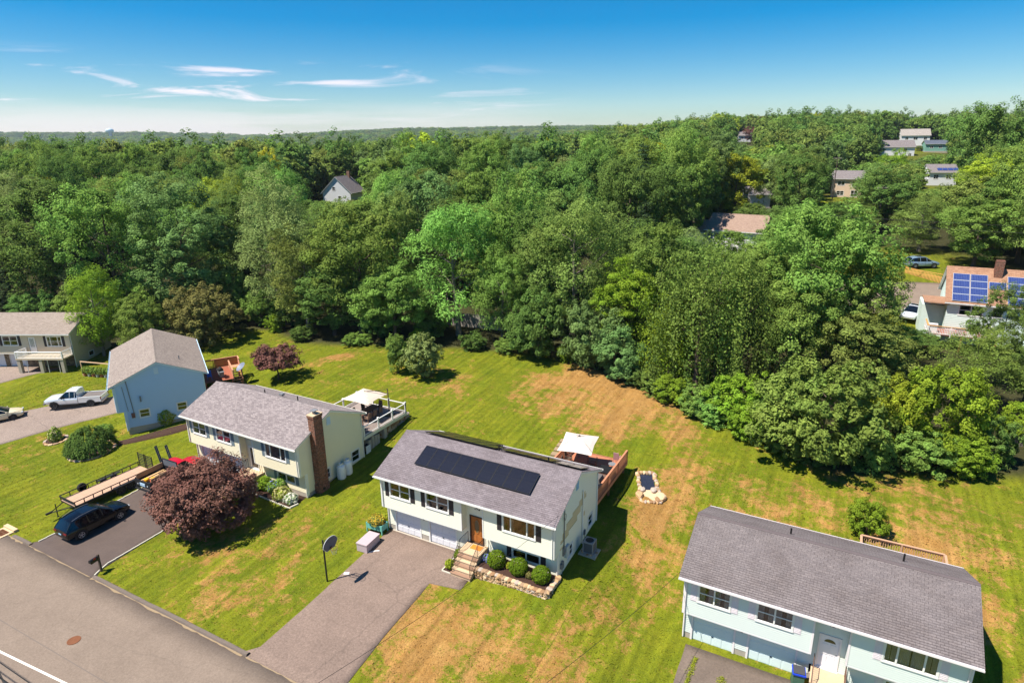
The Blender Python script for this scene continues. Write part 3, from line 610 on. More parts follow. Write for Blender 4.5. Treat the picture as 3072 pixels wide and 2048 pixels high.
# ---- C: the pale house with solar panels
SIDC = mat('cream_siding', S(232, 230, 210), .65, .03, 2); ROOFC = shingle('grey_mauve_shingle', S(116, 107, 109), S(132, 122, 124), S(88, 80, 82), stainamt=.5)
palC = dict(wall=SIDC, trim=WHITE, shutter=mat('black_shutter', S(52, 46, 48), .6), roof=ROOFC, garage=mat('white_garage_door', S(218, 216, 218), .55, .03, 2), door=mat('oak_door', S(160, 98, 44), .45, .25, 5), doorframe=mat('dark_frame', S(70, 52, 42), .6), patch=mat('beige_siding', S(206, 188, 148), .7, .04), cur3=.25, vent=mat('blue_vent', S(150, 190, 215), .6), cur=.12)
hC = thing('raised_ranch_house', 'cream sided house with black shutters and black solar panels on its roof', 'house', (0, 0, 0))
pt = ((1.3, 2.6, 2.75, 3.0), (1.6, 4.0, 3.0, 3.3), (2.2, 4.6, 3.3, 3.65), (3.2, 5.0, 3.65, 3.9), (4.3, 5.6, 3.9, 4.2), (4.8, 5.4, 4.2, 4.5), (1.2, 1.9, 2.3, 2.5), (5.1, 5.4, 2.6, 3.0))
ranch(hC, 14, 8.04, 1.77, 4.8, palC, patches=pt, rw=((2.85, 1.35, .8, .8), (6.45, 1.55, .75, .85)))
stoop(hC, 7.12, 8.6, -.25, 1.0, 1.12, 5, .22, railm=BLACKM)
o = tag(MB().box(-.4, .4, -.24, .24, 0, .015).box(-.3, .3, -.02, .02, .015, .018).build('doormat', mat('coir_mat', S(206, 128, 50), .95, .15, 12)), 'orange brown doormat on the landing of the cream house', 'doormat'); o.location = (8.0, .55, 1.122)
PV = mat('solar_cells', S(24, 25, 34), .22, .12, 4, spec=.6); t = PV.node_tree; b = t.nodes['Principled BSDF']; c = t.nodes.new('ShaderNodeTexCoord'); kk = t.nodes.new('ShaderNodeTexBrick'); t.links.new(c.outputs['Object'], kk.inputs[0]); kk.offset = 0
for a, q in (('Scale', 1), ('Brick Width', 1.0), ('Row Height', .083), ('Mortar Size', .0025)): kk.inputs[a].default_value = q
kk.inputs['Color1'].default_value = S(22, 22, 30); kk.inputs['Color2'].default_value = S(28, 28, 37); kk.inputs['Mortar'].default_value = S(52, 52, 60); t.links.new(kk.outputs[0], b.inputs['Base Color'])
PVF = mat('panel_frame', S(22, 22, 24), .4)
sl = math.hypot(4.02, 1.77); cyy, syy = 4.02/sl, 1.77/sl
def pv(root, x, s, w, l, rear=False, D=8.04, He=4.8, sl_=None, cell=None):
    """one panel lying on the slope; s = distance up from the eave of its lower edge"""
    a = math.atan2(1.77, 4.02) if sl_ is None else sl_; cy, sy = math.cos(a), math.sin(a)
    me = bpy.data.meshes.get('pv_frame%d_%d' % (w*100, l*100))
    if me is None:
        mb = MB(); mb.box(0, w, 0, .03, -.02, .02).box(0, w, l-.03, l, -.02, .02).box(0, .03, .03, l-.03, -.02, .02).box(w-.03, w, .03, l-.03, -.02, .02).box(.03, w-.03, l/2-.004, l/2+.004, .004, .016).box(.1, .14, .1, .14, -.13, -.02).box(w-.14, w-.1, .1, .14, -.13, -.02).box(.1, .14, l-.14, l-.1, -.13, -.02).box(w-.14, w-.1, l-.14, l-.1, -.13, -.02); me = mb.mesh('pv_frame%d_%d' % (w*100, l*100), PVF)
    o = link('solar_panel', me, root); q = bpy.data.meshes.get('pv_cell%d_%d' % (w*100, l*100)) or MB().box(.03, w-.03, .03, l-.03, -.005, .012).mesh('pv_cell%d_%d' % (w*100, l*100), cell or PV); link('cells', q, o)
    h = .14
    if not rear: o.location = (x, s*cy-h*sy, He+s*sy+h*cy); o.rotation_euler = (a, 0, 0)
    else: o.location = (x+w, D-(s*cy-h*sy), He+s*sy+h*cy); o.rotation_euler = (a, 0, math.pi)
    return o
for i in range(9): pv(hC, 2.5+i*1.0, 1.67, .99, 1.72)
for i in range(6): pv(hC, 1.3+i*1.0, 2.2, .99, 1.72, True)
for i in range(5): pv(hC, 1.3+i*1.0, .42, .99, 1.72, True)
for i in range(4): pv(hC, 7.6+i*1.0, 2.05, .99, 1.72, True)
for i in range(2): pv(hC, 11.75+i*1.0, 2.2, .99, 1.72, True)
vent(hC, 7.5, 4.7, 6.2, .5); vent(hC, 11.3, 4.75, 6.2, .45)
# service mast, meters
mb = MB(); mb.tube([(13.82, 1.75, 2.3), (13.82, 1.75, 5.0)], .035, 8).tube([(13.82, 1.75, 4.9), (13.86, 1.6, 5.15), (13.9, 1.5, 5.0)], .04, 6); m_ = mb.build('service_mast', GREYM, hC)
MB().box(13.76, 13.92, 1.95, 2.45, 1.35, 2.15).build('breaker_box', mat('pale_box', S(190, 194, 194), .5), hC)
MB().lathe([(.13, 0), (.13, .06), (.11, .12), (.02, .13)], (13.77, 1.75, 1.95), 14, axis='x').box(13.76, 13.85, 1.6, 1.9, 1.7, 2.3).build('electric_meter', GREYM, hC)
mb = MB(); mb.tube([(13.85, 1.4, .3), (13.85, 1.4, 1.3), (13.88, 1.3, 1.45)], .025, 6).box(13.77, 13.95, 1.2, 1.5, 1.0, 1.35).lathe([(.09, 0), (.1, .05), (.09, .15)], (13.9, 1.35, 1.4), 10).build('gas_meter', GREYM, hC)
MB().tube([(13.83, 4.85, .6), (13.83, 4.85, 4.75)], .05, 6).build('refrigerant_conduit', WHITE, hC)
MB().box(13.77, 13.87, 5.2, 5.38, 1.1, 1.45).tube([(13.83, 5.28, 1.1), (13.9, 5.1, .5), (14.3, 4.6, .7)], .02, 5).build('disconnect_box', GREYM, hC)
MB().tube([(13.86, 1.75+.18*math.cos(i*.5), 4.5+.22*math.sin(i*.5)) for i in range(26)], .012, 4).build('cable_coil', BLACKM, hC)
# ---- B: cream house with the brick chimney
ROOFB = shingle('grey_laminate_shingle', S(122, 112, 111), S(152, 141, 138), S(104, 95, 95), .26, .125, stainamt=.15); SIDB = mat('ivory_siding', S(232, 222, 190), .65, .03, 2)
palB = dict(wall=SIDB, trim=mat('cream_white_trim', S(232, 228, 216), .6), shutter=mat('slate_shutter', S(112, 126, 132), .6), roof=ROOFB, garage=mat('white_garage_door', S(218, 216, 218), .55), door=mat('white_storm_door', S(220, 222, 222), .5), cur=.95, cur3=1.0, cm=mat('rose_curtain', S(168, 150, 148), .9), dh3=(False, False, False), vent=mat('pale_blue_vent', S(205, 220, 232), .6))
hB = thing('raised_ranch_house', 'ivory sided house with a brick chimney up its gable end', 'house', (-22.28, .83, -.25), -.0198)
ranch(hB, 14.1, 8.04, 1.77, 4.83, palB, entry='glass', rw=((3.15, 1.2, .75, .85), (6.6, 1.3, .9, .95)))
stoop(hB, 7.12, 8.9, -.35, 1.0, 1.12, 5, .22, railm=BLACKM)
BR = brickmat('weathered_brick', S(148, 84, 62), S(98, 70, 60), S(170, 150, 130))
mb = MB(); mb.box(13.86, 14.52, 1.75, 2.75, -.3, .9).box(13.87, 14.50, 1.8, 2.7, .9, 6.75).box(13.83, 14.54, 1.76, 2.74, 6.75, 6.95); ch = mb.build('chimney', BR, hB)
MB().box(13.8, 14.6, 1.7, 2.8, -.4, .12).build('chimney_footing', CONC, ch); MB().box(13.81, 14.56, 1.74, 2.76, 6.95, 7.02).build('chimney_crown', STOOP, ch)
MB().lathe([(.14, 0), (.14, .25), (.13, .25)], (14.18, 2.25, 7.02), 12).box(13.95, 14.41, 2.02, 2.48, 7.27, 7.32).build('flue_cap', GREYM, ch); MB().box(14.52, 14.53, 2.0, 2.25, .45, .65).build('cleanout_door', BLACKM, ch)
vent(hB, 5.7, 4.6, 6.25, .4); vent(hB, 9.6, 4.75, 6.2, .5)
MB().box(7.1, 7.5, 4.9, 5.2, 6.25, 6.42).build('roof_vent', GREYM, hB)
# ---- D: pale mint house in the corner
ROOFD = shingle('old_grey_shingle', S(113, 105, 104), S(124, 115, 113), S(62, 54, 54), .33, .127, stainamt=.55); SIDD = mat('mint_siding', S(214, 222, 214), .65, .03, 2)
palD = dict(wall=SIDD, trim=mat('pinkish_white_trim', S(230, 222, 220), .6), shutter=mat('white_shutter', S(224, 214, 216), .6), roof=ROOFD, garage=mat('mint_garage_door', S(214, 228, 226), .55, .03, 2), door=mat('white_door', S(228, 226, 230), .5), cur=.75, cur3=.95, cm=mat('lace_curtain', S(214, 205, 192), .9), ridge=mat('ridge_shingle', S(96, 86, 86), .9, .2, 4))
hD = thing('raised_ranch_house', 'mint sided house with white shutters and a plain streaked grey roof', 'house', (21.41, .16, -.9), -.0075)
ranch(hD, 13.92, 8.04, 1.77, 4.78, palD, gar=(.81, 3.07, 3.92, 6.29), doorrows=3, entry='panel')
stoop(hD, 7.1, 8.7, -.3, 1.0, 1.1, 5, .24, railm=mat('brown_rail', S(112, 84, 70), .6))
vent(hD, 5.1, 4.75, 6.2, .4); vent(hD, 10.7, 5.1, 6.1, .45)
MB().box(8.86*.99, 9.0*.99, .9, .98, 3.05, 3.3).lathe([(.07, 0), (.09, .1), (.03, .2)], (8.92*.99, .85, 3.1), 8).build('porch_lantern', BLACKM, hD)
# ---- A: the blue house, gable end to the lawn
ROOFA = shingle('taupe_shingle', S(132, 120, 112), S(150, 138, 128), S(112, 100, 94), stainamt=.2); SIDA = mat('blue_siding', S(174, 200, 226), .65, .03, 2); BTRIM = mat('pale_blue_trim', S(198, 216, 226), .6)
palA = dict(wall=SIDA, trim=BTRIM, shutter=mat('navy_shutter', S(50, 66, 96), .6), roof=ROOFA, garage=mat('white_garage_door', S(218, 216, 218), .55), door=mat('white_door', S(228, 226, 230), .5), cur3=.5)
hA = thing('raised_ranch_house', 'light blue sided house with a taupe roof, its gable end to the lawn', 'house', (-45.65, 8.86, -.18), -.557865)
ranch(hA, 13.94, 8.77, 1.93, 4.9, palA, entry='panel', rw=((2.65, 1.72, .85, .8), (6.0, 1.72, .85, .8)))
mb = MB(); mb.tube([(13.75, 1.75, 1.8), (13.75, 1.55, 5.3)], .035, 6).tube([(13.75, 1.3, 2.2), (13.75, 1.15, 4.8)], .02, 5); mb.build('service_mast', GREYM, hA)
MB().box(13.7, 13.85, 1.5, 1.8, 1.45, 1.95).build('electric_meter', mat('rusty_box', S(120, 80, 70), .6), hA)
MB().tube([(13.72, 2.5, 3.0), (13.9, 2.52, 3.05), (13.9, 2.52, 3.6)], .07, 8).build('furnace_flue', GREYM, hA)
vent(hA, 11.0, 6.5, 5.95, .35, GREYM)
# ---- E: beige house with a balcony, at the wood's edge
ROOFE = shingle('sand_shingle', S(142, 128, 116), S(160, 146, 134), S(122, 108, 98), stainamt=.1); SIDE_ = mat('beige_siding_house', S(204, 190, 164), .7, .03, 2)
STONEW = brickmat('fieldstone_veneer', S(150, 130, 104), S(96, 84, 72), S(70, 62, 54), .34, .2)
hE = thing('raised_ranch_house', 'beige house with a white balustraded balcony on square pillars', 'house', (-70.13, 4.44, -.28), R(26.2))
def build_E():
    L, D, rise, He = 14, 8.04, 1.77, 4.86; F0, F1 = TF(.4), TF(1.0); xl, xr = .25, 13.75; yb = D-.35
    lim = lambda z, lo: lo if z < He-.1 else max(lo, D/2*(z-He+.1)/rise)
    W1, W2 = (5.0, 6.9, 3.3, 4.5), (10.75, 12.6, 3.2, 4.45); dr = (8.35, 9.2, 2.3, 4.35)
    pad = lambda w: (w[0]-.05, w[1]+.05, w[2]-.05, w[3]+.05); mb = MB()
    clap(mb, F0, xl, xr, 2.2, He-.12, [pad(W1), pad(W2), pad(dr)]); clap(mb, TR(xr), lambda z: lim(z, .45), lambda z: D-lim(z, .4), .3, He+rise-.25, [(3.1, 4.1, .9, 1.6)]); clap(mb, TL(xl), lambda z: lim(z, .45), lambda z: D-lim(z, .4), .3, He+rise-.25); clap(mb, TB(yb), xl, xr, .3, He-.1)
    mb.build('siding', SIDE_, hE)
    mb = MB(); gs = [(2.0, 4.1), (4.8, 7.0)]
    for a, b in ((xl, 1.95), (4.15, 4.75), (7.05, xr)): mb.box(a, b, .98, 1.15, -.4, 2.2)
    mb.build('stone_wall', STONEW, hE)
    for a, b in gs: garage_door(hE, TF(1.05), a, b, 2.0, 4, 4, mat('white_garage_door', S(218, 216, 218), .55), WHITE)
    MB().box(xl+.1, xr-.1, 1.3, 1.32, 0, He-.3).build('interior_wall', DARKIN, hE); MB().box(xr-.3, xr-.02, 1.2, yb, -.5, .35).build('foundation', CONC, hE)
    MB().box(xl, xr, .38, 1.2, 2.14, 2.2).build('soffit', WHITE, hE)
    shm = mat('black_shutter', S(52, 46, 48), .6)
    window(hE, F0, *W1, shutter=shm, curtain=.3); window(hE, F0, *W2, units=(1, 2.2, 1), dh=(True, True, True), shutter=shm, curtain=.4); window(hE, TR(xr), 3.15, 4.05, .95, 1.55, units=(1,), dh=False)
    o = MB().box(dr[0], dr[1], -.04, .02, dr[2], dr[3], 0, F0).build('balcony_door', WHITE, hE); MB().box(dr[0]+.15, dr[1]-.15, .02, .03, dr[2]+.8, dr[3]-.15, 0, F0).build('pane', GLASS, o)
    for i in range(1, 3): MB().box(dr[0]+.15+.55*i/3-.012, dr[0]+.15+.55*i/3+.012, .031, .04, dr[2]+.8, dr[3]-.15, 0, F0).build('muntin', WHITE, o)
    roof(hE, L, D, rise, He, ROOFE, WHITE); downspout(hE, 13.82, .45, .2, He-.1, WHITE)
    # balcony
    b = MB().box(7.75, 13.8, -1.55, .38, 1.98, 2.14).build('balcony_slab', mat('balcony_boards', S(206, 186, 160), .8, .1, 4), hE)
    pts = [(7.82, .3), (7.82, -1.48), (13.73, -1.48), (13.73, .3)]; mb = MB()
    for p, q in zip(pts[:-1], pts[1:]): mb.tube([(p[0], p[1], 3.0), (q[0], q[1], 3.0)], .06, 4).tube([(p[0], p[1], 2.22), (q[0], q[1], 2.22)], .04, 4)
    for p in pts: mb.box(p[0]-.06, p[0]+.06, p[1]-.06, p[1]+.06, 2.14, 3.05)
    ra = mb.build('balustrade', WHITE, b); me = MB().lathe([(.03, .1), (.03, .2), (.048, .3), (.03, .55), (.03, .85)], k=6).mesh('urn_baluster', WHITE)
    for p, q in zip(pts[:-1], pts[1:]):
        n = int(math.hypot(q[0]-p[0], q[1]-p[1])/.16)
        for i in range(1, n): link('baluster', me, ra, (p[0]+(q[0]-p[0])*i/n, p[1]+(q[1]-p[1])*i/n, 2.14))
    pm = mat('pillar_stone', S(176, 164, 146), .9, .15, 3)
    for x in (8.0, 10.8, 13.55): MB().box(x-.2, x+.2, -1.5, -1.1, -.6, 1.98).build('pillar', pm, hE)
    for x in (8.9, 11.6, 13.0): MB().tube([(x, -1.35, -.5), (x, -1.35, 1.98)], .035, 6).build('post', WHITE, hE)
build_E()
# ------------------------------------------------------------------ foliage
def leafmat(name, c, hue=.016, val=.3, trans=.35):
    m = bpy.data.materials.new(name); m.use_nodes = True; t = m.node_tree; t.nodes.clear(); N = t.nodes.new
    at = N('ShaderNodeAttribute'); at.attribute_name = 'shade'; oi = N('ShaderNodeObjectInfo')
    ao = N('ShaderNodeAttribute'); ao.attribute_name = 'tone'
    hs = N('ShaderNodeHueSaturation'); hs.inputs['Color'].default_value = (*c, 1)
    def mr(x, a, b):
        n = N('ShaderNodeMapRange'); n.inputs[3].default_value = a; n.inputs[4].default_value = b; t.links.new(x, n.inputs[0]); return n.outputs[0]
    ad = N('ShaderNodeMath'); ad.operation = 'ADD'; t.links.new(mr(oi.outputs['Random'], .5-hue, .5+hue), ad.inputs[0]); t.links.new(mr(ao.outputs['Fac'], hue*.8, -hue*.8), ad.inputs[1])
    t.links.new(ad.outputs[0], hs.inputs['Hue'])
    mu = N('ShaderNodeMath'); mu.operation = 'MULTIPLY'; t.links.new(at.outputs['Fac'], mu.inputs[0]); t.links.new(mr(oi.outputs['Random'], 1.22-val*.5, 1.22+val*.5), mu.inputs[1]); t.links.new(mu.outputs[0], hs.inputs['Value'])
    di = N('ShaderNodeBsdfDiffuse'); tr = N('ShaderNodeBsdfTranslucent'); t.links.new(hs.outputs[0], di.inputs[0]); t.links.new(hs.outputs[0], tr.inputs[0])
    m1 = N('ShaderNodeMixShader'); m1.inputs[0].default_value = trans; t.links.new(di.outputs[0], m1.inputs[1]); t.links.new(tr.outputs[0], m1.inputs[2])
    o = N('ShaderNodeOutputMaterial'); t.links.new(m1.outputs[0], o.inputs[0]); return m
LF = dict(
    mid=leafmat('leaf_green', (0.172, 0.262, 0.052)), dark=leafmat('leaf_dark_green', (0.123, 0.201, 0.045)), blue=leafmat('leaf_bluish_green', (0.144, 0.232, 0.069)),
    yellow=leafmat('leaf_yellow_green', (0.281, 0.333, 0.031)), olive=leafmat('leaf_olive', (0.198, 0.254, 0.058)), bright=leafmat('leaf_bright_green', (0.192, 0.322, 0.065)),
    pale=leafmat('leaf_pale_green', (0.224, 0.292, 0.092)), gold=leafmat('leaf_gold', (0.437, 0.429, 0.034)), purple=leafmat('leaf_purple', (.170, .080, .064), .015, .2, .22),
    spruce=leafmat('needle_dark', (.055, .088, .036)), brown=leafmat('leaf_russet', (.185, .175, .055)), lush=leafmat('leaf_lush', (.190, .280, .026)), box=leafmat('leaf_boxwood', (.115, .185, .014), .01, .1), cream=leafmat('petal_cream', (.50, .48, .22), .02, .2), white=leafmat('petal_white', (.66, .64, .56), .02, .2), violet=leafmat('petal_violet', (.20, .21, .55), .02, .2), red=leafmat('petal_red', (.60, .07, .03), .02, .2), amber=leafmat('petal_amber', (.60, .38, .05), .03, .2))
BARK = mat('bark', S(92, 78, 66), .95, .3, 3, 1., 12); BARKG = mat('grey_bark', S(120, 110, 98), .95, .3, 3, 1., 12)
def unit(v): return v/np.maximum(np.linalg.norm(v, axis=-1, keepdims=True), 1e-6)
def leaves(name, P, Nn, size, shade, tone, m, rng, asp=.62, fold=.25):
    n = len(P); Nn = unit(Nn); t = unit(np.cross(Nn, rng.normal(size=(n, 3)))); b = np.cross(Nn, t); s = size[:, None]
    V = np.empty((n, 4, 3)); V[:, 0] = P-t*s; V[:, 1] = P+b*s*asp+Nn*s*fold*.5; V[:, 2] = P+t*s-Nn*s*fold; V[:, 3] = P-b*s*asp+Nn*s*fold*.5
    return npmesh(name, V.reshape(-1, 3), np.arange(4*n).reshape(-1, 4), m, {'shade': np.repeat(shade, 4), 'tone': np.repeat(tone, 4)})
def sphere_dirs(n, rng, jit=.25):
    i = np.arange(n)+.5; ph = np.arccos(1-2*i/n); th = np.pi*(1+5**.5)*i
    d = np.stack([np.cos(th)*np.sin(ph), np.sin(th)*np.sin(ph), np.cos(ph)], -1)
    return unit(d+rng.normal(size=(n, 3))*jit)
def crown(name, seed, H=16., Rr=6., z0=3.2, nl=16, nc=20, nf=34, leaf=.25, m=None, lob=.42, flat=.75, droop=0., asp=.62, clump=.17, upb=.85, gap=.0, dens_low=.6):
    """lobes > clumps > leaves spread through an irregular crown"""
    rng = np.random.default_rng(seed); hz = (H-z0)/2; cz = z0+hz
    D = sphere_dirs(nl, rng, .3); lr = Rr*lob*rng.uniform(.7, 1.25, nl)
    ax = np.array([Rr-Rr*lob*.8, Rr-Rr*lob*.8, max(.2, hz-Rr*lob*.75)])
    L = np.array([0, 0, cz])+D*ax*rng.uniform(.72, 1.1, (nl, 1)); L[:, :2] *= rng.uniform(.82, 1.15, 2)
    Ps, Ns, Ss, Sh, To = [], [], [], [], []
    for i in range(nl):
        if rng.random() < gap: continue
        dd = sphere_dirs(nc, rng, .35); dd = dd[(dd[:, 2] > -.75)]; out = unit(L[i]-np.array([0, 0, cz*.8]))
        keep = (dd@out > -.55) | (rng.random(len(dd)) < .3); dd = dd[keep]
        tone_l = rng.random(); sh_l = rng.uniform(.86, 1.12)
        for c in dd:
            cr = lr[i]*clump*2*rng.uniform(.7, 1.35); cc = L[i]+c*lr[i]*rng.uniform(.72, 1.12)*np.array([1, 1, flat+.15])
            if cc[2] < z0*.6 and rng.random() > dens_low: continue
            k = int(nf*rng.uniform(.65, 1.3)); g = rng.normal(size=(k, 3)); g = unit(g)*rng.uniform(.35, 1.05, (k, 1))**.6
            p = cc+g*cr*np.array([1, 1, flat]); 
            if droop: p[:, 2] -= droop*cr*(g[:, 0]**2+g[:, 1]**2)
            Ps.append(p); Ns.append(g*.62+c*.5+np.array([0, 0, upb*.85])+rng.normal(size=(k, 3))*.30)
            Ss.append(leaf*rng.uniform(.4, 1.5, k)); Sh.append(sh_l*rng.uniform(.85, 1.18)*rng.uniform(.72, 1.25, k)); To.append(np.clip(tone_l*.5+rng.random()*.3+rng.random(k)*.2, 0, 1))
    return leaves(name, np.vstack(Ps), np.vstack(Ns), np.hstack(Ss), np.hstack(Sh), np.hstack(To), m or LF['mid'], rng, asp)
def trunk(name, seed, H=16., Rr=6., r=.32, z0=3., nb=7, m=None, lean=.6):
    rng = random.Random(seed); mb = MB(); pts = [(0, 0, -.4)]; x = y = 0
    for i in range(1, 7): x += rng.uniform(-lean, lean)*.35; y += rng.uniform(-lean, lean)*.35; pts.append((x, y, H*.78*i/6))
    mb.tube(pts, [r*1.35]+[r*(1-.86*i/6) for i in range(1, 7)], 8)
    for j in range(nb):
        f = .22+.6*j/nb; k = min(5, int(f*6)); a = Vector(pts[k]).lerp(Vector(pts[k+1]), f*6-k); an = j*2.4+rng.uniform(-.4, .4); l = Rr*rng.uniform(.6, .9)*(1-.4*f)
        d = Vector((math.cos(an), math.sin(an), rng.uniform(.35, .8))); e = a+d*l*.5; e2 = a+d*l+Vector((rng.uniform(-.5, .5), rng.uniform(-.5, .5), rng.uniform(0, 1)))
        mb.tube([a, e, e2], [r*.45*(1-f*.5), r*.28*(1-f*.5), r*.07], 5)
        for _ in range(2):
            q = e+Vector((rng.uniform(-1, 1), rng.uniform(-1, 1), rng.uniform(.2, 1)))*l*.45; mb.tube([e, q], [r*.16, r*.04], 4)
    return mb.mesh(name, m or BARK, True)
PRO = {}
def proto(kind, n, **k):
    tk = dict(H=k.get('H', 16), Rr=k.get('Rr', 6), r=k.pop('tr', .32), z0=k.get('z0', 3.2), nb=k.pop('nb', 7), m=k.pop('tm', None))
    PRO[kind] = [(trunk('%s_trunk_%d' % (kind, i), 11*i+len(kind), **tk), crown('%s_crown_%d' % (kind, i), 31*i+7*len(kind)+ord(kind[0]), **k)) for i in range(n)]; PRO[kind+'_H'] = (tk['H'], tk['Rr'])
proto('broad', 4, H=16, Rr=6, nl=24, nc=18, nf=118, leaf=.125, clump=.155, z0=1.6, dens_low=1.)
proto('tall', 2, H=20, Rr=5.6, nl=30, nc=17, nf=112, leaf=.125, clump=.155, z0=2.2, dens_low=1.)
proto('loose', 2, H=19, Rr=6, nl=30, nc=17, nf=84, leaf=.12, z0=1.5, lob=.33, gap=.12, asp=.4, droop=.5, clump=.2, tm=BARKG, nb=10)
proto('frond', 2, H=17, Rr=6, nl=24, nc=17, nf=74, leaf=.19, z0=2, lob=.36, gap=.1, asp=.28, droop=.9, clump=.22, upb=.75, tm=BARKG, nb=9, flat=.6)
proto('lawn', 2, H=5, Rr=2.2, nl=22, nc=18, nf=46, leaf=.10, z0=.3, tr=.09, nb=6, dens_low=1.)
proto('bush', 3, H=4.5, Rr=3.2, nl=20, nc=15, nf=98, leaf=.09, clump=.15, z0=-.6, tr=.1, nb=6, dens_low=1., lob=.38)
proto('scrub', 2, H=6, Rr=3.6, nl=26, nc=15, nf=100, leaf=.092, clump=.15, z0=-.4, tr=.12, nb=6, dens_low=1., lob=.36, flat=.7, droop=.35)
def vine(name, seed, H=16., Rr=4.):
    rng = np.random.default_rng(seed); Ps, Ns, Ss, Sh, To = [], [], [], [], []
    for i in range(46):
        a = rng.uniform(0, 2*np.pi); r = Rr*rng.uniform(.02, 1.0)**.5; top = H*(1-.45*(r/Rr)**2)*rng.uniform(.8, 1.02); bot = rng.uniform(0, .35)*H*(.2 if rng.random() < .5 else 1); k = int(120*(top-bot)/H*4)
        z = rng.uniform(bot, top, k); w = .26+.42*np.clip((z-bot)/(top-bot), 0, 1)**2
        p = np.stack([np.cos(a)*r+rng.normal(size=k)*w, np.sin(a)*r+rng.normal(size=k)*w, z], -1); Ps.append(p)
        o = np.array([np.cos(a), np.sin(a), .15]); Ns.append(o+rng.normal(size=(k, 3))*.55); Ss.append(rng.uniform(.07, .18, k)); Sh.append(rng.uniform(.6, 1.3)*rng.uniform(.7, 1.25, k)); To.append(np.clip(rng.random()*.7+rng.random(k)*.3, 0, 1))
    return leaves(name, np.vstack(Ps), np.vstack(Ns), np.hstack(Ss), np.hstack(Sh), np.hstack(To), LF['mid'], rng)
PRO['vine'] = [(trunk('vine_trunk_%d' % i, 5+i, 16, 4, .3), vine('vine_crown_%d' % i, 90+i)) for i in range(2)]; PRO['vine_H'] = (16, 4)
def conifer(name, seed, H=14., Rr=3.6, leaf=.2):
    rng = np.random.default_rng(seed); Ps, Ns, Ss, Sh, To = [], [], [], [], []
    for j in range(26):
        f = j/26; z = H*(.06+.92*f); R_ = Rr*(1-f)**.8*rng.uniform(.85, 1.1)+.15
        for b in range(int(11-6*f)):
            a = rng.uniform(0, 2*np.pi); k = int(46*(R_/Rr)+10); s = rng.uniform(.1, 1, k)**.7*R_*rng.uniform(.8, 1.1)
            p = np.stack([np.cos(a)*s+rng.normal(size=k)*.16, np.sin(a)*s+rng.normal(size=k)*.16, z-s*.22+rng.normal(size=k)*.08], -1)
            Ps.append(p); Ns.append(np.array([np.cos(a)*.4, np.sin(a)*.4, .8])+rng.normal(size=(k, 3))*.4); Ss.append(leaf*rng.uniform(.6, 1.3, k)); Sh.append(rng.uniform(.8, 1.15)*rng.uniform(.7, 1.25, k)); To.append(rng.random(k))
    return leaves(name, np.vstack(Ps), np.vstack(Ns), np.hstack(Ss), np.hstack(Sh), np.hstack(To), LF['spruce'], rng, .3)
PRO['conifer'] = [(MB().tube([(0, 0, -.3), (0, 0, 13.5)], [.25, .03], 7).mesh('conifer_trunk', BARK, True), conifer('conifer_crown_%d' % i, 3+i)) for i in range(2)]; PRO['conifer_H'] = (14, 3.6)
CNT = [0]
def tree(name, label, kind, col, x, y, H, Rr, cat='tree', group=None, var=None, rz=None, tilt=0):
    CNT[0] += 1; i = CNT[0]; tm, cm = PRO[kind][(i if var is None else var) % len(PRO[kind])]; h0, r0 = PRO[kind+'_H']
    r = thing(name, label, cat, (x, y, gz(x, y)), (i*2.4 if rz is None else rz), group); r.scale = (Rr/r0, Rr/r0, H/h0)
    link('trunk', tm, r); c = link('crown', cm, r); c.material_slots[0].link = 'OBJECT'; c.material_slots[0].material = LF[col]
    return r
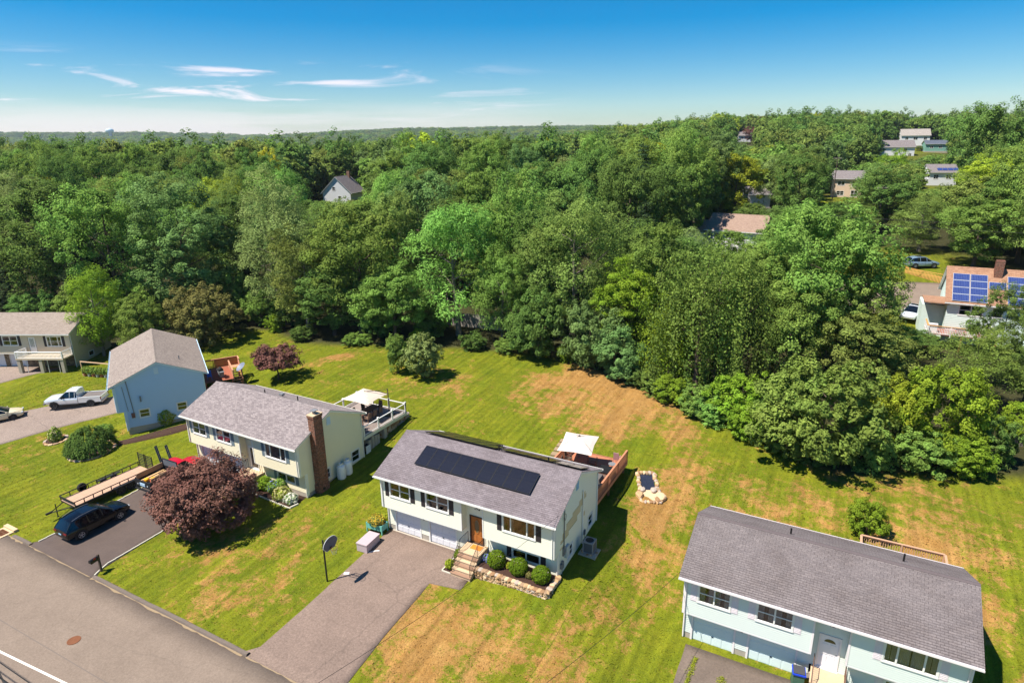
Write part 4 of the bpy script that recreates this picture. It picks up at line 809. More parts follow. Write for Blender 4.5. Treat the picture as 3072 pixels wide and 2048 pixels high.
# --- trees that stand out at the edge of the wood
tree('feathery_tree', 'bright feathery leaved tree between the beige and the blue house', 'frond', 'lush', -58.6, 14.9, 12.4, 3.6)
tree('small_tree', 'rounded mid green tree behind the taupe roof of the blue house', 'broad', 'mid', -51.6, 16.5, 8.8, 3.3)
tree('browning_cedar', 'bushy cedar with browning twigs behind the blue house', 'scrub', 'brown', -48.8, 23.2, 8.4, 4.6)
tree('spruce_tree', 'dark spruce behind the beige house roof', 'conifer', 'spruce', -88.4, 18.7, 13, 5.2)
tree('spruce_tree', 'dark spruce right beside the wood edge near the feathery tree', 'conifer', 'spruce', -77, 24, 15, 4.6)
FR = [('tall_maple', 'very dark tall maple left of the wood behind the beige house', 'broad', 'dark', -86.8, 24, 21.8, 8.1), ('tall_maple', 'tall green maple standing over the ridge of the beige house', 'broad', 'mid', -71, 25.5, 21.7, 7.3),
    ('tall_maple', 'blue green dense maple with a rounded top behind the browning cedar', 'tall', 'blue', -59.4, 29.5, 21.2, 7.1), ('willowy_tree', 'pale willowy tree reaching down to the sunny lawn corner', 'loose', 'pale', -44.3, 33, 22.3, 6.5),
    ('willowy_tree', 'pale drooping tree with boughs over the lawn edge', 'loose', 'olive', -38.1, 31.5, 16.6, 5.1), ('broad_maple', 'dense dark green maple casting shade on the back lawn', 'broad', 'mid', -30.2, 33.5, 18.9, 6.3), ('broad_maple', 'lower leafy maple under the dense dark maple', 'broad', 'dark', -33.4, 31.8, 10.3, 5.4),
    ('young_maple', 'low spreading maple leaning over the shaded grass strip', 'broad', 'mid', -23.1, 32.0, 10.9, 5.0), ('compound_leaf_tree', 'light fresh green tree with drooping compound leaves and bare lower limbs', 'frond', 'bright', -16.8, 37.3, 19.5, 6.4), ('compound_leaf_tree', 'smaller light green tree beside the bare limbed one', 'frond', 'bright', -10.2, 37.2, 12.6, 3.6),
    ('tall_oak', 'olive brown topped tall oak with forked grey trunks', 'loose', 'olive', -1.9, 40.3, 21.2, 6.4), ('tall_oak', 'slim dark oak touching the olive topped oak', 'tall', 'dark', -6.8, 41.9, 17.0, 4.4), ('understory_tree', 'dark blue green undergrowth tree at the bare soil', 'scrub', 'dark', -3.9, 34.2, 8.3, 3.8), ('understory_tree', 'dark leafy undergrowth tree by the reddish dead vines', 'scrub', 'blue', 2.9, 34.4, 7.9, 4.1),
    ('sunlit_tree', 'sunlit yellow green tree wedged between oak and vine clad trees', 'broad', 'lush', 6.1, 37.5, 12.0, 4.2), ('sunlit_tree', 'taller mid green tree behind the yellow green one', 'tall', 'mid', 8.2, 40.8, 16.0, 4.0), ('understory_tree', 'low dark shrub tree at the corner of the bare soil', 'scrub', 'blue', 6.9, 32.4, 5.6, 3.4),
    ('vine_clad_tree', 'tall tree wrapped in hanging curtains of vine', 'vine', 'mid', 15.2, 31.6, 17.4, 4.2), ('vine_top_tree', 'leafy crown spreading over the vine curtains', 'loose', 'mid', 16.6, 34.6, 17.0, 4.6), ('vine_clad_tree', 'dark vine draped trunk column beside the tall vine clad tree', 'vine', 'mid', 19.2, 33.4, 14.6, 3.3), ('vine_clad_tree', 'shorter vine mound in front of the tall vine clad tree', 'vine', 'lush', 12.2, 32.6, 10.7, 3.0),
    ('spreading_tree', 'large spreading green tree behind the back yard thicket', 'broad', 'mid', 25.6, 41, 19.2, 6.3), ('spreading_tree', 'olive green wide tree next to the large spreading one', 'broad', 'olive', 29.4, 40.0, 13.6, 4.0), ('spreading_tree', 'mid height dark tree below the large spreading one', 'broad', 'mid', 23.4, 36.3, 12.8, 4.2), ('spreading_tree', 'layered low tree over the dark gap in the thicket', 'broad', 'olive', 29.8, 35.4, 9.6, 4.3), ('spreading_tree', 'small sunlit tree near the white parked car', 'broad', 'mid', 32.4, 45.0, 5.6, 2.6),
    ('thicket_bush', 'bright fresh shrub where lawn and vine clad trees meet', 'bush', 'lush', 20.4, 26.6, 5.0, 3.2), ('lawn_edge_tree', 'big round low branched tree reaching into the back lawn', 'scrub', 'mid', 27.2, 22.6, 9.2, 4.9), ('thicket_bush', 'mid green shrub squeezed beside the big low branched tree', 'bush', 'mid', 23.6, 25.6, 4.6, 2.6), ('lawn_edge_tree', 'layered light green tree in the right of the thicket', 'scrub', 'lush', 35.8, 27.6, 8.2, 3.5), ('thicket_bush', 'low dark shrub at the right end of the thicket', 'bush', 'dark', 39.2, 27.6, 4.2, 2.2), ('thicket_bush', 'yellow green shrub between the two thicket trees', 'bush', 'yellow', 32.2, 27.6, 5.6, 2.6), ('thicket_bush', 'broad low shrub at the foot of the layered light tree', 'bush', 'mid', 34.6, 24.8, 3.4, 2.8),
    ('thicket_tree', 'airy tree in front of the deck of the house with blue panels', 'loose', 'mid', 39.1, 37.5, 8.2, 3.6), ('thicket_tree', 'dark narrow tree standing close before the solar roofed house', 'tall', 'dark', 41.6, 45, 10.5, 2.6), ('thicket_tree', 'thin dark tree at the right of the solar roofed house', 'tall', 'dark', 43.2, 38.5, 11.5, 2.2), ('thicket_bush', 'bright shrub by the grey picket fence', 'bush', 'lush', 41.8, 33.2, 3.2, 2.0)]
for a in FR: tree(*a)
for i, (x, y, h, r) in enumerate(((-66, 21, 5.5, 3.4), (-62.5, 24.5, 6.5, 3.6), (-56, 27.5, 6, 3.4), (-47, 31.5, 5, 3.0), (-81, 18.5, 6, 3.6), (-74.5, 21, 6.5, 3.6), (-41, 33, 5, 3.0), (-53, 31.5, 7, 3.6), (-26.5, 33.5, 5, 3.0), (-19.5, 35.5, 4.5, 2.8))): tree('shade_shrub', 'dark leafy understory shrub in the shade of the wood edge', 'scrub', ('dark', 'mid')[i % 2], x, y, h, r, 'shrub', 'understory shrubs of the wood edge')
# a skirt of weeds and creepers along the wood's edge
ex = [(-57, 18.5), (-43, 30), (-36.5, 29), (-27.5, 29.5), (-19, 31.5), (-12.5, 33.8), (-8.0, 34.6), (0.2, 34.5), (9.6, 31.2), (12.6, 29.3), (15.2, 28.2), (17.6, 26.6), (30.8, 25.2), (37.6, 26.2), (43.5, 30.5)]
for i, (x, y) in enumerate(ex): tree('creeper_mound', 'low mound of creepers and saplings along the edge of the wood', 'bush', ('mid', 'lush', 'dark')[i % 3], x, y, 1.5+1.1*((i*37) % 10)/10, 1.5+.5*((i*13) % 10)/10, 'shrub', 'creeper mounds along the wood edge')
# --- garden trees
def special(name, label, seed, x, y, H, Rr, col, cat='tree', z0=.4, leaf=.11, tr=.12, nl=18, nc=30, nf=44, bark=None, **k):
    r = thing(name, label, cat, (x, y, gz(x, y)))
    link('trunk', trunk(name+'_trunk', seed, H, Rr, tr, z0, 7, bark), r); link('crown', crown(name+'_crown', seed, H, Rr, z0, nl, nc, nf, leaf, LF[col], dens_low=1., **k), r); return r
special('purple_maple', 'large purple leaved maple beside the new driveway, hiding part of the truck', 5, -12.4, -4.4, 5.6, 3.75, 'purple', nl=30, nc=34, nf=64, leaf=.08, lob=.3, clump=.16, tr=.16, z0=-.1)
special('red_leaf_tree', 'small dark red maple standing in the middle of the back lawn', 8, -28.7, 17.3, 4.3, 2.8, 'purple', nl=16, nc=22, nf=34, leaf=.12, z0=1.0, tr=.11)
tree('young_lawn_tree', 'slim young tree, the narrower of the pair on the back lawn', 'lawn', 'mid', -16.2, 23.6, 4.7, 1.4)
tree('young_lawn_tree', 'fuller young tree with yellowing leaves, one of the pair on the back lawn', 'lawn', 'pale', -12.8, 23.6, 5.2, 2.0)
tree('leafy_shrub', 'fresh green tall shrub behind the mint house', 'bush', 'lush', 31.0, 14.0, 2.6, 1.3, 'shrub')
def weeping():
    rng = np.random.default_rng(4); Ps, Ns, Ss, Sh, To = [], [], [], [], []
    for i in range(300):
        d = sphere_dirs(1, rng, 2.)[0]; d[2] = abs(d[2])*.9; d = unit(d); k = 70; s = np.linspace(0, 1, k); rr = 2.25*rng.uniform(.9, 1.05)
        p = np.stack([d[0]*rr*(.82+.18*s), d[1]*rr*(.82+.18*s), .75+d[2]*1.75-s*1.0*rng.uniform(.5, 1)], -1)+rng.normal(size=(k, 3))*.05
        p[:, 2] = np.maximum(p[:, 2], .25); Ps.append(p); Ns.append(d+np.array([0, 0, .3])+rng.normal(size=(k, 3))*.5); Ss.append(rng.uniform(.05, .1, k)); Sh.append(rng.uniform(.8, 1.15)*rng.uniform(.7, 1.2, k)); To.append(rng.random(k))
    return leaves('weeping_crown', np.vstack(Ps), np.vstack(Ns), np.hstack(Ss), np.hstack(Sh), np.hstack(To), LF['dark'], rng, .4)
wt = thing('weeping_cherry', 'dark mushroom shaped weeping tree in a stone ringed bed', 'tree', (-33.9, -1.0, gz(-33.9, -1.0))); link('trunk', MB().tube([(0, 0, -.3), (.05, 0, .8), (0, 0, 1.9)], [.17, .14, .06], 8).mesh('weeping_trunk', BARKG, True), wt); link('crown', weeping(), wt)
def ball(name, seed, rx, rz, leaf, col, n=1500, up=.3):
    rng = np.random.default_rng(seed); d = sphere_dirs(n, rng, .12); d = d[d[:, 2] > -.75]; n = len(d); lump = 1+(.04 if name.startswith('boxwood') else .16)*np.sin(d[:, 0]*6+seed)*np.sin(d[:, 1]*5+seed)+(.0 if name.startswith('boxwood') else .1)*np.sin(d[:, 2]*9+d[:, 0]*11+seed)
    p = d*np.array([rx, rx, rz])*(lump*rng.uniform(.86, 1.04, n))[:, None]+np.array([0, 0, rz*.78])
    return leaves(name, p, d+np.array([0, 0, up])+rng.normal(size=(n, 3))*.35, leaf*rng.uniform(.6, 1.3, n), rng.uniform(.72, 1.2, n), rng.random(n), LF[col], rng)
def shrub(name, label, x, y, rx, rz, col, seed=1, leaf=.055, n=2200, flower=None, fcol=None, z=None, cat='shrub', group=None):
    r = thing(name, label, cat, (x, y, gz(x, y) if z is None else z), 0, group); link('foliage', ball(name+'_leaf', seed, rx, rz, leaf, col, n), r)
    MB().tube([(0, 0, -.15), (0, 0, rz)], [.05, .02], 5).build('stem', BARK, r)
    if flower: link('blossom', ball(name+'_bloom', seed+50, rx*1.03, rz*1.03, leaf*1.1, fcol, flower), r)
    return r
ZB = .62
shrub('boxwood', 'clipped round boxwood nearest the front steps', 9.75, .15, .62, .58, 'box', 3, z=ZB); shrub('boxwood', 'clipped round boxwood in the middle of the stone edged bed', 11.35, .15, .62, .56, 'box', 4, z=ZB); shrub('boxwood', 'clipped round boxwood at the house corner end of the stone edged bed', 13.0, .1, .6, .56, 'box', 5, z=ZB)
shrub('perennial', 'small yellowish perennial between the first two boxwoods', 10.55, .3, .22, .2, 'yellow', 7, n=300, z=ZB); shrub('perennial', 'small reddish green perennial between the last two boxwoods', 12.2, .0, .22, .22, 'brown', 8, n=300, z=ZB); shrub('lavender_clump', 'greyish violet clump against the side of the front steps', 8.95, .3, .3, .25, 'blue', 9, n=400, flower=260, fcol='violet', z=ZB)
shrub('golden_bush', 'yellow green bush against the blue gable wall', -32.0, 5.6, .85, 1.0, 'yellow', 10, .08, 2400, 300, 'cream')
shrub('flowering_bush', 'small cream flowered bush in its own round bed', -39.5, -1.3, .55, .75, 'lush', 11, .09, 900, 400, 'cream')
shrub('corner_bush', 'leafy green bush at the front corner of the blue house', -36.2, 1.6, .8, .55, 'mid', 12, .1, 900); shrub('grass_clump', 'tan and green ornamental grass by the corner bush', -35.0, 1.0, .5, .45, 'brown', 13, .1, 500)
xb, yb_ = -22.28, .83
shrub('lily_clump', 'broad green lily clump beside the ivory house steps', -12.7, 1.05, .5, .6, 'lush', 14, .12, 900, z=-.2); shrub('hydrangea', 'blue flowered hydrangea under the low front window', -11.6, 1.0, .55, .55, 'mid', 15, .1, 900, 60, 'violet', z=-.2); shrub('hydrangea', 'green hydrangea behind the blue flowered one', -11.2, 1.5, .5, .7, 'mid', 16, .1, 700, z=-.2)
shrub('hosta', 'cream variegated hosta mound in the front bed', -10.4, .7, .65, .45, 'yellow', 17, .12, 700, 500, 'cream', z=-.2); shrub('white_flowers', 'white flowering mound at the end of the front bed', -9.2, .5, .5, .4, 'mid', 18, .08, 600, 700, 'white', z=-.2); shrub('low_spirea', 'low pale pinkish plant next to the lily clump', -13.3, .6, .35, .35, 'olive', 19, .08, 500, 200, 'white', z=-.2)
# --- the wood: individual trees, nearest first, then one far mass
CLEAR = [(-102.4, 107.8, 9), (9.2, 89.5, 7.5), (0, 90, 4), (24.3, 201, 8), (43, 60, 9), (37.6, 86, 7), (36, 68, 8), (54, 251, 10), (43, 355, 12), (51.5, 407, 12), (6.7, 132.8, 6), (62, 372, 8), (-50, 470, 8), (33, 48, 4), (28.5, 72, 6), (46, 70, 8), (-28, 38, 3)]
WINDOWS = [(-102.4, 107.8, 7.5, 13.5), (9.2, 87.5, 4.0, 13.6), (22.5, 199.5, 5, 9.6), (37.4, 86, 5.5, 7.0), (41, 62, 7, 5), (36, 68, 4, 5), (54, 251, 5, 11.2), (42, 355, 8.5, 18.2), (51.5, 407, 8.5, 24.2), (60, 378, 6, 20.6), (6.7, 132.8, 3, 14), (-50, 470, 6, 25)]   # house, half width, lowest visible height
def headroom(x, y, rad):
    """height that keeps the sight lines from the open air over the street to these houses clear"""
    h = 99.
    for hx, hy, hw, hz in WINDOWS:
        ax, ay = hx-CX, hy-CY; Ld = math.hypot(ax, ay); t = ((x-CX)*ax+(y-CY)*ay)/Ld; s = abs((x-CX)*ay-(y-CY)*ax)/Ld
        if 0 < t < Ld and s < hw*t/Ld+rad*.7: h = min(h, 26.9+(hz-26.9)*t/Ld)
    return h
rngw = random.Random(21); WOOD = []; d_ = 66.
ey_x = [-130, -95, -72, -58, -50, -44, -36, -30, -21, -12, -5, 2, 9, 13, 17, 23, 29, 33, 37, 41, 46, 60, 75]; ey_y = [10, 12, 15, 17, 26, 30, 27.5, 28.5, 29.5, 33.5, 34.5, 33.5, 31, 28, 26, 24.5, 20, 22.5, 24, 25.5, 29, 33, 34]
fixed = [(a[4], a[5], a[7]) for a in FR]
def far_enough(x, y, rad):
    return all((x-a)**2+(y-b)**2 > (.72*(rad+c))**2 for a, b, c in fixed)
KINDS = [('broad', 'mid'), ('broad', 'dark'), ('broad', 'mid'), ('tall', 'mid'), ('loose', 'olive'), ('broad', 'blue'), ('tall', 'dark'), ('broad', 'yellow'), ('broad', 'olive'), ('loose', 'pale'), ('broad', 'mid'), ('frond', 'bright'), ('broad', 'dark'), ('conifer', 'spruce')]
NAMES = {'broad': 'wood_maple', 'tall': 'wood_oak', 'loose': 'wood_ash', 'frond': 'wood_walnut', 'conifer': 'wood_spruce'}
DESC = {('broad', 'mid'): 'round green maple in the wood behind the back lawns', ('broad', 'dark'): 'round dark green maple in the wood behind the back lawns', ('tall', 'mid'): 'tall green oak in the wood behind the back lawns', ('loose', 'olive'): 'loose olive green ash in the wood behind the lawns', ('broad', 'blue'): 'round bluish green maple in the wood behind the lawns', ('tall', 'dark'): 'tall dark oak in the wood behind the back lawns', ('broad', 'yellow'): 'round yellow green maple standing among darker trees', ('broad', 'olive'): 'round olive green maple in the wood behind the lawns', ('loose', 'pale'): 'loose pale green ash in the wood behind the lawns', ('frond', 'bright'): 'bright green walnut among the darker wood trees', ('conifer', 'spruce'): 'dark pointed spruce among the leafy wood trees'}
FARP = []; n_ind = 0
while d_ < 3300:
    sp = 7.4 if d_ < 200 else (8.5 if d_ < 420 else (12 if d_ < 900 else (20 if d_ < 1700 else 30)))
    half = d_*.86+14; u = -half
    while u < half:
        dd, uu = d_+rngw.uniform(-.45, .45)*sp, u+rngw.uniform(-.45, .45)*sp; u += sp
        x, y = CX+FX*dd+FY*uu, CY+FY*dd-FX*uu
        if y < np.interp(x, ey_x, ey_y)+4.5 or (x > 43 and y < 62): 
            if not (x > 47 and y > 34): continue
        if any((x-a)**2+(y-b)**2 < r*r for a, b, r in CLEAR): continue
        big = rngw.uniform(.78, 1.28); H = 16.5*big; rad = 5.6*rngw.uniform(.85, 1.25)
        if dd > 900: rad *= 1.7; H *= 1.1
        if dd > 1700: rad *= 1.6
        if dd < 130 and not far_enough(x, y, rad*.8): continue
        k = KINDS[rngw.randrange(len(KINDS))]
        if k[1] == 'yellow' and rngw.random() < .5: k = ('broad', 'mid')
        z = gz(x, y)
        top = headroom(x, y, rad)
        if z+H > top:
            H = top-z-1.3
            if H < 2.5: continue
            rad = min(rad, max(2.2, H*.5))
        if n_ind < 258: n_ind += 1; fixed.append((x, y, rad*.85)); tree(NAMES[k[0]], DESC[k], k[0], k[1], x, y, H, rad*(.75 if k[0] == 'conifer' else 1), 'tree', 'trees of the wood behind the lawns')
        else: FARP.append((x, y, z, H, rad, KINDS.index(k)))
    d_ += sp*.92
print('trees', n_ind, 'far', len(FARP))
tree('golden_tree', 'golden yellow tree top among the green wood', 'broad', 'gold', -92.5, 76, 18.5, 3.6); tree('chartreuse_tree', 'bright yellow green round tree in front of the far houses', 'broad', 'yellow', 4.6, 112, 16.5, 6.0)
tree('giant_maple', 'giant maple rising above the skyline at the right', 'broad', 'dark', 53.4, 154, 27.5, 8.4); tree('giant_maple', 'great dark maple beside the solar roofed house', 'broad', 'dark', 66, 92, 21, 9.5); tree('giant_maple', 'large leafy maple over the silver parked car', 'broad', 'olive', 45, 103, 13.5, 6.5); tree('purple_beech', 'dark purple crowned tree on the far skyline', 'broad', 'purple', -98, 330, 15, 6.5); tree('purple_beech', 'dark purple tree beside a small pale far house', 'broad', 'purple', -42, 448, 12, 6)
tree('roadside_maple', 'sunny yellow green maple covering the side of the tan stucco house', 'broad', 'lush', 34.6, 183, 15.0, 5.0)
for i, (x, y, h, r) in enumerate(((14, 28.6, 2.6, 2.0), (16.6, 27.2, 3.0, 2.2), (18.4, 25.8, 2.4, 2.0), (22, 24.4, 3.2, 2.2), (24.8, 22.6, 3.4, 2.2), (30.4, 23.4, 4.2, 2.6), (37.4, 25.4, 3.2, 2.2), (11.2, 30.8, 2.4, 1.8))): tree('lush_shrub', 'lush bright shrub where the thicket spills onto the lawn', 'bush', ('lush', 'mid', 'bright')[i % 3], x, y, h, r, 'shrub', 'lush shrubs along the thicket')
# far mass, one object, instanced crowns
lowcol = bpy.data.collections.new('far_crowns')
for i, (kd, cl) in enumerate((('mid', 'mid'), ('dark', 'dark'), ('olive', 'olive'), ('blue', 'blue'), ('yellow', 'yellow'))):
    o = bpy.data.objects.new('far_crown', crown('far_crown_%d' % i, 60+i, 16, 6, 1.0, 18, 13, 40, .34, LF[cl], clump=.19)); lowcol.objects.link(o)
fp = np.array(FARP); me = bpy.data.meshes.new('far_wood'); me.from_pydata(fp[:, :3].tolist(), [], [])
for nme, val in (('sxy', fp[:, 4]/6), ('sz', fp[:, 3]/16), ('pick', np.array([0, 1, 0, 1, 2, 3, 1, 4, 2, 2, 0, 0, 1, 1])[fp[:, 5].astype(int)].astype(float)), ('rot', (fp[:, 0]*7.7) % 6.28)):
    me.attributes.new(nme, 'FLOAT', 'POINT').data.foreach_set('value', np.ascontiguousarray(val, np.float32))
fw = link('far_wood', me); stuff(fw, 'unbroken far wood rolling up to the horizon', 'wood')
ng = bpy.data.node_groups.new('far_wood', 'GeometryNodeTree'); ng.interface.new_socket('Geometry', in_out='INPUT', socket_type='NodeSocketGeometry'); ng.interface.new_socket('Geometry', in_out='OUTPUT', socket_type='NodeSocketGeometry')
gi, go = ng.nodes.new('NodeGroupInput'), ng.nodes.new('NodeGroupOutput'); ip = ng.nodes.new('GeometryNodeInstanceOnPoints'); ci = ng.nodes.new('GeometryNodeCollectionInfo'); ci.inputs[0].default_value = lowcol; ci.inputs['Separate Children'].default_value = True; ci.inputs['Reset Children'].default_value = True
def na(n):
    q = ng.nodes.new('GeometryNodeInputNamedAttribute'); q.data_type = 'FLOAT'; q.inputs[0].default_value = n; return q.outputs[0]
cs = ng.nodes.new('ShaderNodeCombineXYZ'); s1, s2 = na('sxy'), na('sz'); ng.links.new(s1, cs.inputs[0]); ng.links.new(s1, cs.inputs[1]); ng.links.new(s2, cs.inputs[2]); cr = ng.nodes.new('ShaderNodeCombineXYZ'); ng.links.new(na('rot'), cr.inputs[2])
ng.links.new(gi.outputs[0], ip.inputs['Points']); ng.links.new(ci.outputs[0], ip.inputs['Instance']); ip.inputs['Pick Instance'].default_value = True; ng.links.new(na('pick'), ip.inputs['Instance Index']); ng.links.new(cr.outputs[0], ip.inputs['Rotation']); ng.links.new(cs.outputs[0], ip.inputs['Scale']); ng.links.new(ip.outputs[0], go.inputs[0])
fw.modifiers.new('scatter', 'NODES').node_group = ng
# ------------------------------------------------------------------ vehicles
TYRE = mat('tyre_rubber', S(34, 33, 33), .85); RIM = mat('alloy_rim', S(170, 172, 176), .35, .1, 6, metal=.6); RIMD = mat('dark_rim', S(60, 60, 62), .4); CARGL = mat('car_glass', S(16, 20, 24), .06, .1, spec=.8); LAMPR = mat('tail_lamp', S(120, 22, 20), .25, spec=.6); LAMPW = mat('head_lamp', S(200, 205, 210), .15, spec=.8); PLATE = mat('plate', S(150, 190, 215), .5)
def wheel(root, x, y, r, w=.22, rim=None, z=None):
    key = 'wheel_%d_%s' % (r*100, (rim or RIM).name); me = bpy.data.meshes.get(key); s = 1 if x > 0 else -1
    if me is None: me = MB().lathe([(r*.62, -w/2), (r*.93, -w/2), (r, -w/2+.03), (r, w/2-.03), (r*.93, w/2), (r*.64, w/2), (r*.6, w/2-.05), (r*.2, w/2-.06)], k=24, axis='x').mesh(key, TYRE, True); 
    o = link('wheel', me, root, (x, y, r if z is None else z)); o.rotation_euler = (0, 0, 0 if s > 0 else math.pi)
    rk = 'rim_%d_%s' % (r*100, (rim or RIM).name); rm = bpy.data.meshes.get(rk)
    if rm is None:
        mb = MB(); R1 = r*.62
        for i in range(20):
            a, b = 2*math.pi*i/20, 2*math.pi*(i+1)/20
            mb.poly([(w/2-.012+q, p*math.cos(t), p*math.sin(t)) for p, t, q in ((R1, a, 0), (R1, b, 0), (R1*.88, b, -.01), (R1*.88, a, -.01))])
        for i in range(5):
            t = 2*math.pi*i/5; c, s2 = math.cos(t), math.sin(t); q = .16
            mb.poly([(w/2-.02, R1*.9*math.cos(t+e), R1*.9*math.sin(t+e)) for e in (-q, q)]+[(w/2-.005, R1*.22*math.cos(t+e*3), R1*.22*math.sin(t+e*3)) for e in (q, -q)])
        mb.lathe([(R1*.25, w/2-.03), (R1*.25, w/2-.002), (.01, w/2)], k=10, axis='x'); rm = mb.mesh(rk, rim or RIM)
    link('rim', rm, o); return o
def loft(st, sec, mats, pick=None, smooth=True):
    mb = MB(); rows = [sec(*s) for s in st]; n = len(rows[0])
    full = [r+[(-x, y, z) for x, y, z in r[-2:0:-1]] for r in rows]; k = len(full[0])
    for i in range(len(full)-1):
        for j in range(k):
            mb.poly((full[i][j], full[i][(j+1) % k], full[i+1][(j+1) % k], full[i+1][j]), pick(i, j if j < n-1 else k-1-j) if pick else 0)
    mb.poly(full[0][::-1]); mb.poly(full[-1]); return mb
def weld(o):
    import bmesh
    bm = bmesh.new(); bm.from_mesh(o.data); bmesh.ops.remove_doubles(bm, verts=bm.verts, dist=.002); bmesh.ops.recalc_face_normals(bm, faces=bm.faces); bm.to_mesh(o.data); bm.free()
    for p in o.data.polygons: p.use_smooth = True
    o.data.set_sharp_from_angle(angle=R(32)); return o
def bsec(y, zl, zb, w): return [(0, y, zb+.03), (.7*w, y, zb+.02), (.92*w, y, zb-.025), (w*.985, y, zb-.13), (w, y, (zb+zl)/2+.05), (.975*w, y, zl+.12), (.88*w, y, zl), (0, y, zl)]
SUVB = [(-2.36, .48, .82, .72), (-2.31, .36, .98, .86), (-2.0, .3, 1.02, .93), (-1., .28, 1.01, .95), (0, .28, 1.0, .95), (.95, .28, 1.0, .95), (1.5, .3, .97, .93), (2.05, .32, .88, .88), (2.3, .36, .76, .80), (2.38, .45, .62, .7)]
SUVG = [(-2.28, 1.0, .76), (-1.85, 1.52, .68), (-1.1, 1.65, .69), (-.2, 1.68, .69), (.25, 1.63, .67), (1.2, 1.02, .78)]
SEDB = [(-2.35, .5, .85, .7), (-2.28, .36, .98, .84), (-1.7, .28, 1.0, .9), (-.8, .26, .95, .91), (.6, .26, .93, .91), (1.3, .27, .9, .9), (1.95, .3, .8, .84), (2.25, .36, .68, .76), (2.33, .42, .56, .64)]
SEDG = [(-1.75, 1.0, .72), (-1.0, 1.38, .62), (-.3, 1.46, .63), (.2, 1.44, .62), (1.15, .95, .74)]
def car(name, label, x, y, rz, paint, B=SUVB, Gh=SUVG, wr=.37, wy=(-1.43, 1.45), rails=True, z=None, rim=None, group=None, k=1., plate=True):
    r = thing(name, label, 'car', (x, y, (gz(x, y)+.05) if z is None else z), rz, group); r.scale = (k, k, k)
    hw = lambda q: np.interp(q, [s[0] for s in B], [s[3] for s in B]); zb = lambda q: float(np.interp(q, [s[0] for s in B], [s[2] for s in B]))
    weld(loft(B, bsec, paint).build('body', paint, r))
    g = lambda q, zt, w: [(0, q, max(zt, zb(q))+.02), (.6*w, q, max(zt, zb(q))+.005), (w, q, max(zt-.06, zb(q)+.003)), (float(hw(q))*.93, q, zb(q)-.01), (0, q, zb(q)-.05)]
    n = len(Gh); mb = loft(Gh, g, None, lambda i, j: (0 if j < 2 and 0 < i < n-2 else 1)); weld(mb.build('cabin', [paint, CARGL], r))
    # pillars and roof rails
    mb = MB()
    for s in (-1, 1):
        e = [(s*(q[2]+.005), q[0], q[1]-.05) for q in Gh[1:-1]]
        mb.tube([(s*float(hw(Gh[0][0]))*.9, Gh[0][0], zb(Gh[0][0]))]+e+[(s*float(hw(Gh[-1][0]))*.92, Gh[-1][0], zb(Gh[-1][0]))], .035, 5)
        for q in (-.75, .25) if len(Gh) > 5 else (-.1,):
            w = float(np.interp(q, [a[0] for a in Gh], [a[2] for a in Gh])); zt = float(np.interp(q, [a[0] for a in Gh], [a[1] for a in Gh])); mb.tube([(s*(w+.012), q, zt-.06), (s*(float(hw(q))*.935), q+.05, zb(q))], .03, 4)
    mb.build('pillar', paint, r)
    if rails:
        for s in (-1, 1): MB().tube([(s*.62, -1.7, 1.58), (s*.63, -1.2, 1.70), (s*.63, -.2, 1.735), (s*.6, .15, 1.68)], .02, 5).build('roof_rail', mat('rail_chrome', S(150, 150, 150), .3, metal=.6), r)
        MB().box(-.5, .5, -.9, -.05, 1.665, 1.702).build('sunroof', CARGL, r)
    for q in wy:
        for s in (-1, 1):
            w = float(hw(q)); mb = MB(); mb.poly([(s*(w+.006), q+(wr+.07)*math.cos(t*.314), wr+(wr+.07)*math.sin(t*.314)) for t in range(-2, 13)]); mb.build('wheel_arch', BLACKM, r)
            wheel(r, s*(w-.08), q, wr, rim=rim)
    yr, yf = B[0][0], B[-1][0]
    for s in (-1, 1):
        MB().box(min(s*.45, s*.82), max(s*.45, s*.82), yr-.01, yr+.12, .78, .9).build('tail_lamp', LAMPR, r)
        mb = MB(); mb.box(min(s*.5, s*.74), max(s*.5, s*.74), yf-.16, yf-.01, .62, .72); mb.build('head_lamp', LAMPW, r)
        ym = Gh[-1][0]-.2; mb = MB(); mb.box(min(s*.93, s*1.1), max(s*.93, s*1.1), ym-.05, ym+.05, zb(ym)+.0, zb(ym)+.13); mb.build('mirror', paint, r)
        for q in (-.25, .75): MB().box(min(s*(float(hw(q))-.02), s*(float(hw(q))+.012)), max(s*(float(hw(q))-.02), s*(float(hw(q))+.012)), q-.28, q-.12, zb(q)-.22, zb(q)-.19).build('door_handle', paint, r)
    for s in (-1, 1):
        for q in (-1.0, .05, 1.02): MB().box(min(s*(float(hw(q))-.03), s*(float(hw(q))+.004)), max(s*(float(hw(q))-.03), s*(float(hw(q))+.004)), q-.008, q+.008, .42, zb(q)-.06).build('door_seam', BLACKM, r)
    if plate: MB().box(-.16, .16, yr-.02, yr, .66, .76).build('licence_plate', PLATE, r)
    return r
def paint(name, c, rough=.25, metal=.3): return mat(name, c, rough, .04, 2, metal=metal, spec=.5, coat=.6)
car('black_suv', 'black crossover with roof rails parked on the new driveway', -20.55, -8.35, R(0), mat('black_paint', S(9, 10, 13), .2, .04, 2, spec=.45, coat=.25))
car('tan_sedan', 'tan sedan cut by the frame behind the white pickup', -50.2, -1.5, R(-28), paint('tan_paint', S(214, 200, 168), .25, 0), SEDB, SEDG, .33, (-1.38, 1.4), False, rim=RIMD)
car('silver_suv', 'silver blue crossover parked beyond the picket fence', 37.4, 85.6, R(-62), paint('steel_blue_paint', S(140, 165, 185)), plate=False)
car('white_suv', 'white crossover in the drive beside the solar roofed house', 35.6, 63.5, R(160), paint('white_paint', S(228, 230, 232)), plate=False)
